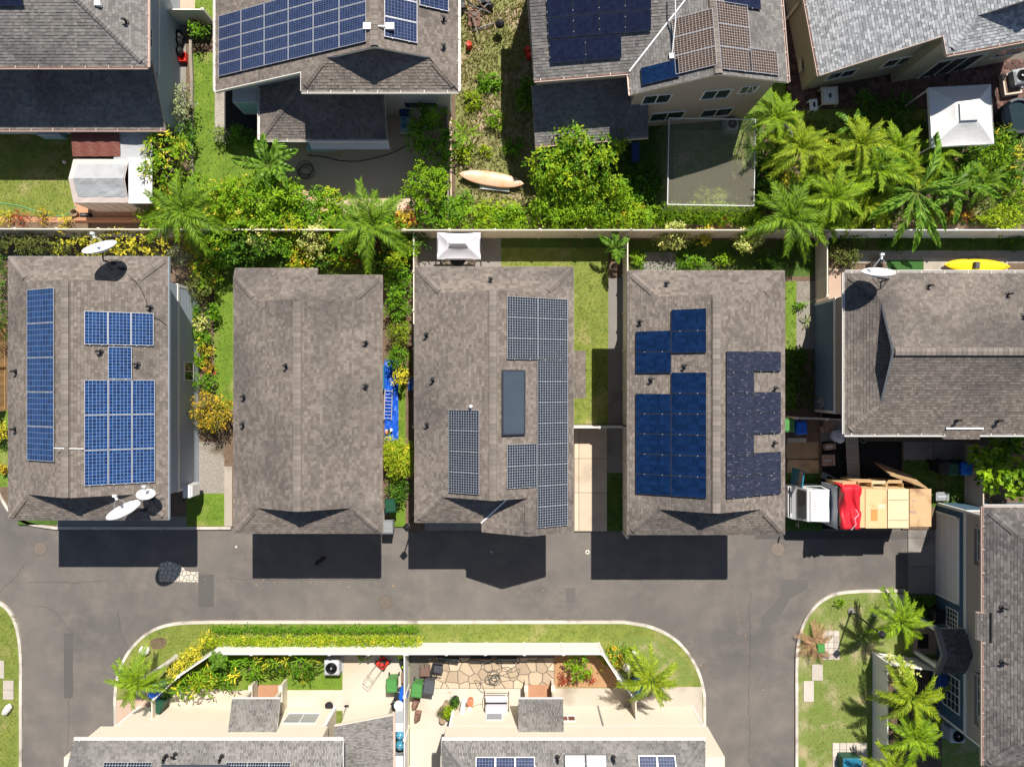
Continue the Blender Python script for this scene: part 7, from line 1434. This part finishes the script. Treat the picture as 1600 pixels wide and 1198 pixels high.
plainbox(1470,775,.5,.5,.35,0,'pale grey box on the grass by the garage house','mid_grey_bin','storage_box','box',ZY)
t = T('plastic_bags','bundle of clear white plastic bags by the corner of the kayak house','bags',1300,680); m = M()
for k in range(6): m.lathe(rng.uniform(-.3,.3),rng.uniform(-.25,.25),[(.1,0),(.27,.12),(.25,.35),(.1,.48),(.02,.5)],8)
m.build('bag',A['plastic_bag'],t)
t = T('cardboard_scraps','torn brown cardboard behind the plastic bags','cardboard',1290,665,20); 
for k in range(4): m = M(); m.box(-.3,.3,-.2,.2,0,.02,mat=Matrix.Rotation(k*.8,3,'Z')@Matrix.Rotation(.25,3,'X')); m.build('piece',A['box_brown'],t,loc=(rng.uniform(-.2,.2),rng.uniform(-.2,.2),.1+.05*k))
t = T('hand_truck','white and black hand trolley lying behind the truck cab','trolley',1292,745,-25,.2,0.0); m = M(); m.bbox(-.35,.0,-.18,.18,.1,.3,.03); m.build('body',A['mid_grey_bin'],t); m = M(); m.tube([(0,-.15,.2),(.5,-.18,.3),(.55,.1,.3),(.0,.15,.2)],.02,5); m.build('handle',A['white_plastic'],t)
t = T('bucket','grey bucket standing on the black driveway by the house','bucket',1349,688,0,.3,0.0); m = M(); m.lathe(0,0,[(.12,0),(.17,.32),(.15,.32),(.11,.03)],12); m.build('pail',A['mid_grey_bin'],t); 
for i,(px,py,w,d,lb) in enumerate(((1252,703,1.85,.95,'upper plywood board with purple stains on the ground by the bins'),(1253,728,1.8,.75,'lower plywood board on the ground beside the truck'))): t = T('plywood_board',lb,'plywood',px,py,1-2*i); M().bbox(-w/2,w/2,-d/2,d/2,0,.02+.01*i,.004).build('sheet',A['plywood'],t); M().box(-w/2+.1,w/2-.1,-.03,.03,-.01,.0).build('batten',A['wood_grey'],t)
t = T('timber_plank','short pale timber plank above the stained plywood','plank',1243,687,0); M().bbox(-.55,.55,-.12,.12,0,.05,.01).build('board',A['vinyl_tan'],t)
# mower yard
t = T('lawn_mower','red walk behind lawn mower with folded out handle','lawn mower',598,1035,-40,.3); m = M(); m.bbox(-.28,.28,-.32,.3,.12,.3,.07); m.build('deck',A['red_plastic'],t); m = M(); m.lathe(0,0,[(.17,.3),(.17,.42),(.1,.47),(.02,.47)],14); m.bbox(-.1,.1,.1,.26,.3,.44,.02); m.build('engine',A['black'],t); m = M(); m.lathe(0,0,[(.11,.472),(.08,.5),(.01,.5)],12); m.build('engine_cap',A['red_plastic'],t)
m = M(); m.tube([(-.22,-.3,.25),(-.22,-1.25,.75),(-.2,-1.35,.8),(.2,-1.35,.8),(.22,-1.25,.75),(.22,-.3,.25)],.014,5); m.tube([(-.22,-.95,.6),(.22,-.95,.6)],.012,5); m.build('handle',A['dark_metal'],t)
for x in (-.31,.31):
    for y in (-.26,.26): m = M(); m.lathe(0,0,[(.02,-.025),(.11,-.025),(.11,.025),(.02,.025)],12); m.build('wheel',A['rubber'],t,loc=(x,y,.11),rot=(0,math.pi/2,0))
t = T('toy_car','lime green plastic ride on toy leaning in the fence corner','toy',628,1030,20,.5); m = M(); m.bbox(-.16,.16,-.55,.45,.25,.5,.08); m.build('body',A['lime_plastic'],t); M().bbox(-.12,.12,-.3,.1,.5,.55,.02).build('seat',A['black'],t); m = M(); m.tube([(-.2,.45,.3),(-.45,.65,.35),(-.1,.55,.4)],.03,6); m.build('handle',A['lime_plastic'],t)
for x in (-.18,.18):
    for y in (-.4,.35): m = M(); m.lathe(0,0,[(.02,-.03),(.12,-.03),(.12,.03),(.02,.03)],12); m.build('wheel',A['rubber'],t,loc=(x,y,.12),rot=(0,math.pi/2,0))
t = T('shoe_rack','brown perforated rack by the dividing fence','rack',632,1056,0,.4)
for k in range(3): M().bbox(-.14,.14,-.3,.3,.1+.18*k,.12+.18*k,.005).build('shelf',A['brown_fabric'],t)
for sx in (-.13,.13): M().box(sx-.01,sx+.01,-.3,-.28,0,.5).build('leg',A['dark_metal'],t); M().box(sx-.01,sx+.01,.28,.3,0,.5).build('leg',A['dark_metal'],t)
t = T('water_barrel','blue oval barrel beside the green bin in the mower yard','barrel',630,1085,0,.7); m = M(); m.lathe(0,0,[(.2,0),(.27,.2),(.28,.6),(.2,.82),(.02,.85)],16,sy=1.6); m.build('barrel',A['blue_plastic'],t)
def bucket(px,py,r,h,label,mat,lid=None): 
    t = T('bucket',label,'bucket',px,py,0,h); m = M(); m.lathe(0,0,[(r*.85,0),(r,h),(r*.92,h),(r*.8,.05)],16); m.build('pail',A[mat],t); m = M(); m.lathe(0,0,[(r*1.04,h),(r*1.04,h+.03),(.02,h+.035)],16); m.build('lid',A[lid or mat],t); m = M(); m.tube([(r,0,h-.05),(r*.7,r*.75,h+.05),(0,r*1.02,h+.04),(-r*.7,r*.75,h+.05),(-r,0,h-.05)],.008,4); m.build('handle',A['grey_metal'],t)
bucket(623,1085,.23,.75,'black drum with a white lid patch beside the blue oval barrel','charcoal','dark_metal'); bucket(624,1100,.27,.8,'white lidded bucket standing below the black drum','white_plastic'); bucket(617,1100,.24,.4,'low black tub half under the white lidded bucket','black')
t = T('utility_cabinet','grey white cabinet between the garage roof and the dividing fence','cabinet',626,1118,0,1.0); M().bbox(-.3,.3,-.3,.3,0,.9,.02).build('body',A['vinyl_cream'],t); M().bbox(-.3,.3,-.34,.3,.902,.95,.01).build('top',A['grey_paint'],t)
t = T('utility_cabinet','white cabinet directly below the grey white one','cabinet',626,1134,0,1.0); M().bbox(-.3,.3,-.28,.28,0,.95,.02).build('body',A['white_plastic'],t); M().box(-.28,.28,-.3,-.281,.05,.9).build('door',A['vinyl_white'],t)
for py,lb in ((1149,'upper glossy blue water tank between the garage roof and the dividing fence'),(1165,'lower glossy blue water tank between the garage roof and the dividing fence')):
    t = T('water_tank',lb,'tank',625,py,0,1.1); m = M(); m.lathe(0,0,[(.26,0),(.27,.8),(.24,1.0),(.14,1.12),(.02,1.15)],18); m.build('tank',A['ball_blue'],t,smooth=True); m = M(); m.lathe(0,0,[(.05,1.15),(.05,1.2),(.01,1.21)],10); m.build('cap',A['grey_metal'],t)
t = T('laundry_box','grey white lidded crate at the bottom of the narrow side passage','crate',624,1190,0,.6); M().bbox(-.3,.3,-.45,.4,0,.6,.03).build('body',A['mid_grey_bin'],t); M().bbox(-.32,.32,-.47,.42,.602,.66,.01).build('lid',A['white_plastic'],t)
t = T('broom','thin black broom leaning on the cream wall','broom',536,1113,0,1.); m = M(); m.tube([(0,0,.02),(-.15,-.55,1.3)],.012,5); m.build('handle',A['black'],t); M().bbox(-.12,.12,-.04,.04,0,.1,.01).build('head',A['black'],t)
t = T('stone_hose_reel','black hose reel by the front wall of the bottom left house','hose reel',513,1104,0,.5); m = M()
for k in range(5): m.lathe(0,0,[(.17+.01*k,.1+k*.03),(.20+.01*k,.115+k*.03),(.17+.01*k,.13+k*.03)],14)
m.build('hose',A['black'],t); m = M(); m.tube([(-.15,-.2,.0),(.12,.2,.3)],.02,5); m.build('stand',A['dark_metal'],t)
t = T('wall_screen','white sill box at the edge of the garage roof in the mower yard','box',600,1112,-18,.6); M().bbox(-.1,.1,-.35,.35,0,.9,.02).build('body',A['vinyl_cream'],t); m = M(); m.tube([(-.55,0,.6),(-.12,.02,.6)],.015,4); m.tube([(-.4,-.15,.6),(-.38,.12,.6)],.012,4); m.tube([(-.3,-.15,.6),(-.28,.12,.6)],.012,4); m.build('towel_rail',A['dark_metal'],t)
# flagstone yard
def chair(px,py,rz,label,mat,h=.42):
    t = T('garden_chair',label,'chair',px,py,rz,h); M().bbox(-.28,.28,-.26,.26,h-.04,h,.03).build('seat',A[mat],t); M().bbox(-.27,.27,-.34,-.27,h,h+.42,.02).build('backrest',A['dark_metal'],t)
    for sx in (-.31,.31): M().bbox(sx-.03,sx+.03,-.28,.26,h+.17,h+.2,.01).build('armrest',A['black'],t)
    for sx in (-.27,.27):
        for sy in (-.25,.25): M().box(sx-.018,sx+.018,sy-.018,sy+.018,0,h-.04).build('leg',A['dark_metal'],t)
chair(685,1042,-95,'black garden chair on the flagstones','charcoal'); 
t = T('wire_basket','brown wire mesh fire basket on the flagstones left of the black chair','basket',664,1048,0,.5); m = M()
for k in range(9): m.box(-.26+k*.065-.006,-.26+k*.065+.006,-.28,.28,.45,.458); m.box(-.27,.27,-.26+k*.065-.006,-.26+k*.065+.006,.459,.467)
m.build('grid',A['brown_metal'],t); M().bbox(-.27,.27,-.28,.28,.1,.44,.03).build('body',A['mat_brown'],t)
for k in range(3): m = M(); a = .6+k*.5; m.tube([(-.2+.2*k,.2,.45),(-.3+.3*k,.55,.7)],.012,4); m.build('rod',A['dark_metal'],t)
for px,rz,lb,wd_ in ((701,-8,'dark bench rail frame against the white fence, tilted leftmost',1.2),(752,0,'middle dark framed bench against the white fence',1.2),(792,0,'right dark framed bench against the white fence with a cup on it',1.15)):
    t = T('garden_bench',lb,'bench',px,1028,rz,.4); M().bbox(-wd_/2,wd_/2,-.05,.12,.38,.42,.01).build('seat',A['brown_fabric' if px == 752 else 'mid_grey_bin'],t); M().bbox(-wd_/2,wd_/2,-.17,-.1,.38,.42,.01).build('seat_rail',A['dark_metal'],t); M().bbox(-wd_/2,wd_/2,.15,.2,.42,.8,.01).build('backrest',A['dark_metal'],t)
    for sx in (-wd_/2+.04,wd_/2-.04):
        for sy in (-.14,.16): M().box(sx-.025,sx+.025,sy-.025,sy+.025,0,.38).build('leg',A['dark_metal'],t)
t = T('cushioned_glider','pale two cushion garden glider standing against the bottom centre house','bench',776,1098,0,.6); M().bbox(-.62,.62,.08,.42,.5,.6,.04).build('seat_cushion',A['canopy_lilac'],t); M().bbox(-.62,.62,-.42,-.02,.55,.95,.05).build('back_cushion',A['canopy_lilac'],t); M().box(-.6,.6,-.02,.08,.45,.5).build('seat_frame',A['black'],t)
for sx in (-.68,.68):
    M().tube([(sx,-.4,.0),(sx,-.35,.7),(sx,.4,.7),(sx,.45,0)],.02,5).build('side_frame',A['dark_metal'],t)
M().tube([(-.6,.6,.55),(.6,.6,.55)],.02,5).build('rail',A['dark_metal'],t)
def potted(px,py,r,label,pot,leaf,sz=.2,h=.4):
    t = T('potted_plant',label,'potted plant',px,py,0,h); m = M(); m.lathe(0,0,[(r*.7,0),(r,h),(r*.88,h),(r*.85,h-.06),(.02,h-.06)],16); m.build('pot',A[pot],t)
    if leaf: V,F,T_ = leafcloud([(0,0,h+.08,r*.9,r*.9,.16)],40,5,sz,.25,seed=int(px)); mobj('foliage',npmesh('foliage',V,F,T_,A[leaf]),t)
potted(711,1094,.27,'black round pot with sparse leaves, largest of the pots','black','leaf_dark',.14); potted(702,1110,.2,'bright yellow green plant amid the cluster of pots','pot_dark','leaf_lime',.3,.3); potted(697,1099,.17,'clay pot at the upper left of the cluster','clay',None); potted(690,1109,.17,'small clay pot furthest left in the cluster','clay','leaf_olive',.1); potted(692,1124,.19,'clay pot with grey soil at the bottom of the cluster','clay',None); potted(712,1112,.3,'large square looking clay pot beside the yellow green plant','clay',None,.2,.35)
bucket(735,1096,.18,.45,'orange red bucket by the cream wall, the upper one','orange_plastic'); bucket(734,1106,.16,.55,'orange red bucket with a pale lid, the lower one','orange_plastic','vinyl_cream')
t = T('meter_post','white utility post beside the potted plants','post',723,1108,0,.9); M().bbox(-.12,.12,-.2,.2,0,.95,.03).build('body',A['white_plastic'],t); M().box(-.14,.14,-.22,.22,-.01,.05).build('foot',A['grey_paint'],t)
for i,(px,py,lb) in enumerate(((649,1100,'upper brown folded bag against the dividing fence'),(652,1120,'lower brown folded bag against the dividing fence'))): t = T('folded_bag',lb,'bag',px,py,-15+8*i,.4); m = M(); m.add([(-.2,-.3,0),(.16,-.3,0),(.2,.3,0),(-.2,.3,0),(-.1,-.25,.4),(.02,-.25,.35),(.12,.25,.45),(-.15,.28,.4)],[(0,1,5,4),(1,2,6,5),(2,3,7,6),(3,0,4,7),(4,5,6,7),(3,2,1,0)]); m.build('body',A['brown_fabric'],t); m = M(); m.tube([(-.1,.2,.4),(0,.3,.5),(.1,.2,.43)],.012,4); m.build('strap',A['black'],t)
t = T('green_hose_stick','thin green garden stake leaning by the pale glider','stake',748,1098,-30,.3); m = M(); m.tube([(-.3,-.55,.02),(.1,.3,.5)],.012,4); m.build('stake',A['hose_green'],t); m = M(); m.lathe(.1,.3,[(.02,.5),(.03,.52),(.01,.55)],6); m.build('tip',A['green_bin'],t)
t = T('leaf_litter','small fallen brown leaf on the pale patio','leaf',700,1079); m = M(); m.add([(0,0,.01),(.12,.05,.04),(.2,0,.02),(.1,-.06,.03)],[(0,1,2,3)]); m.build('leaf',A['dry_frond'],t); m = M(); m.tube([(0,0,.01),(-.06,-.02,.02)],.004,4); m.build('stalk',A['dry_frond'],t)
# fallen leaves and grit
V = []; 
for pts, n in (([(90,826),(362,826)],60),([(640,833),(1226,833)],90),([(335,969),(970,969)],170),([(190,1040),(235,985),(330,969)],60),([(1243,1150),(1243,1040),(1262,955),(1325,921)],70),([(36,1150),(32,1000),(5,945)],50),([(1060,1000),(1100,1060),(1102,1180)],60),([(1290,832),(1410,832)],40),([(300,905),(900,925)],70),([(1110,850),(1200,1100)],50)):
    P = [W(x,y) for x,y in pts]
    for k in range(n):
        i = rng.randrange(len(P)-1); q = P[i].lerp(P[i+1], rng.random())+Vector((rng.gauss(0,.12),rng.gauss(0,.12),0)); a = rng.uniform(0,6.28); r = rng.uniform(.02,.055); c,s_ = math.cos(a)*r, math.sin(a)*r
        V.append([(q.x-c,q.y-s_,.008),(q.x+s_*.4,q.y-c*.4,.012),(q.x+c,q.y+s_,.02),(q.x-s_*.4,q.y+c*.4,.012)])
m = M()
for v_ in V: m.add(v_,[(0,1,2,3)])
tag(m.build('fallen_leaves',A['dry_frond']),'small dry leaves and grit scattered along the kerbs','leaves',kind='stuff')
# verge objects
def rock(px,py,w,d,h,rz,label,mat='rock_white'):
    p = W(px,py,h*.5); m = M(); n = 9; k = 7; vs = []
    for i in range(k+1):
        ph = math.pi*i/k
        for j in range(n): th = 2*math.pi*j/n; q = 1+rng.uniform(-.1,.1); vs.append((w/2*math.sin(ph)*math.cos(th)*q,d/2*math.sin(ph)*math.sin(th)*q,h*.45-h*.5*math.cos(ph)*q))
    m.add(vs,[(i*n+j,i*n+(j+1) % n,(i+1)*n+(j+1) % n,(i+1)*n+j) for i in range(k) for j in range(n)],0,.5); o = m.build('boulder',A[mat],label=label,cat='rock',loc=(p.x,p.y,ZY),rot=(0,0,R(rz))); return o
rock(227,1015,.6,.58,.4,0,'round white boulder at the kerb of the left verge corner'); rock(13,1107,.42,.75,.35,-35,'white boulder on the left verge below the pavers'); rock(978,1041,.5,.5,.4,10,'white boulder beside the right verge palm'); rock(992,1020,.35,.6,.3,30,'narrow pale boulder behind the right verge palm')
t = T('utility_box','dark green utility box at the bottom edge on the pavers','utility box',1328,1192,0,.6); M().bbox(-.5,.5,-.4,.4,0,.7,.04).build('body',A['dark_green'],t); M().bbox(-.52,.52,-.42,.42,.702,.76,.02).build('lid',A['teal'],t)
t = T('water_meter_lid','small pale meter lid in the driveway apron','lid',918,862,0,0,.004); m = M(); m.lathe(0,0,[(.13,0),(.13,.01),(.01,.012)],14); m.build('ring',A['kerb'],t); m = M(); m.lathe(0,0,[(.05,.012),(.05,.018),(.01,.018)],10); m.build('plug',A['black'],t)
for px,py,lb in ((768,862,'tiny survey marker in the shadow of the centre house'),(369,854,'pale valve lid on the road below the plain roofed house')): t = T('valve_lid',lb,'lid',px,py,0,0,.004); m = M(); m.lathe(0,0,[(.07,0),(.07,.01),(.01,.012)],12); m.build('disc',A['kerb'],t); m = M(); m.lathe(0,0,[(.02,.012),(.02,.016),(.005,.016)],8); m.build('pin',A['grey_metal'],t)
t = T('oil_stain_cover','dark round drain cover in the kerb bend at right of the palm','drain',1102,1040,0,0,.004); m = M(); m.lathe(0,0,[(.16,0),(.16,.01),(.1,.006),(.01,.006)],14); m.build('frame',A['iron'],t)
t = T('door_mat','brown mat and step by the porch of the dark blue house','mat',1440,1000,0); M().bbox(-.3,.3,-.4,.4,0,.03,.01).build('mat',A['black'],t)
t = T('barbecue','covered dark barbecue in the shade below the porch','barbecue',1470,1065,0,.8); M().bbox(-.3,.3,-.6,.6,.3,1.0,.08).build('cover',A['blue_dark'],t); M().bbox(-.25,.25,-.5,.5,.05,.3,.02).build('base',A['dark_metal'],t)
t = T('paint_bucket','pale bucket beside the covered barbecue','bucket',1462,1082,0,.3); m = M(); m.lathe(0,0,[(.13,0),(.17,.32),(.15,.32),(.11,.04)],12); m.build('pail',A['mid_grey_bin'],t)

# ---------------------------------------------------------------- groups for the repeats
GR = dict(house='two storey houses round the street', solar_array='solar arrays on the roofs', solar_collector='water heating collectors on the roofs', satellite_dish='satellite dishes on the roofs', fence='fences between the yards', shrub='shrubs and bushes in the yards', tree='leafy trees in the yards',
    hedge='hedges along fences and walls', palm_tree='palm trees in the gardens', banana_plant='banana plants in the gardens', wheelie_bin='wheelie bins by the houses', air_conditioner='air conditioner units', canopy='fabric canopies', kayak='kayaks', street_lamp='street lamps', manhole_cover='manhole covers in the road',
    cardboard_box='cardboard boxes', open_carton='open cartons on the truck', boulder='boulders on the verges', bucket='buckets and drums', potted_plant='pots by the bottom centre house', garden_bench='benches in the yards', garden_chair='chairs in the yards', water_tank='glossy blue water tanks', utility_cabinet='cabinets by the dividing fence', folded_bag='folded brown bags', plywood_board='plywood boards on the ground', hose='garden hoses', traffic_bucket='red plastic stools', valve_lid='small lids in the road', plywood_sheet='plywood on the truck', roof_cable='cables on the far left roof', white_awning='sheet awnings')
for o in scn.objects:
    if o.parent is None and 'category' in o and 'group' not in o:
        st = o.name.split('.')[0]
        if st in GR and sum(1 for q in scn.objects if q.parent is None and q.name.split('.')[0] == st) > 1: o['group'] = GR[st]
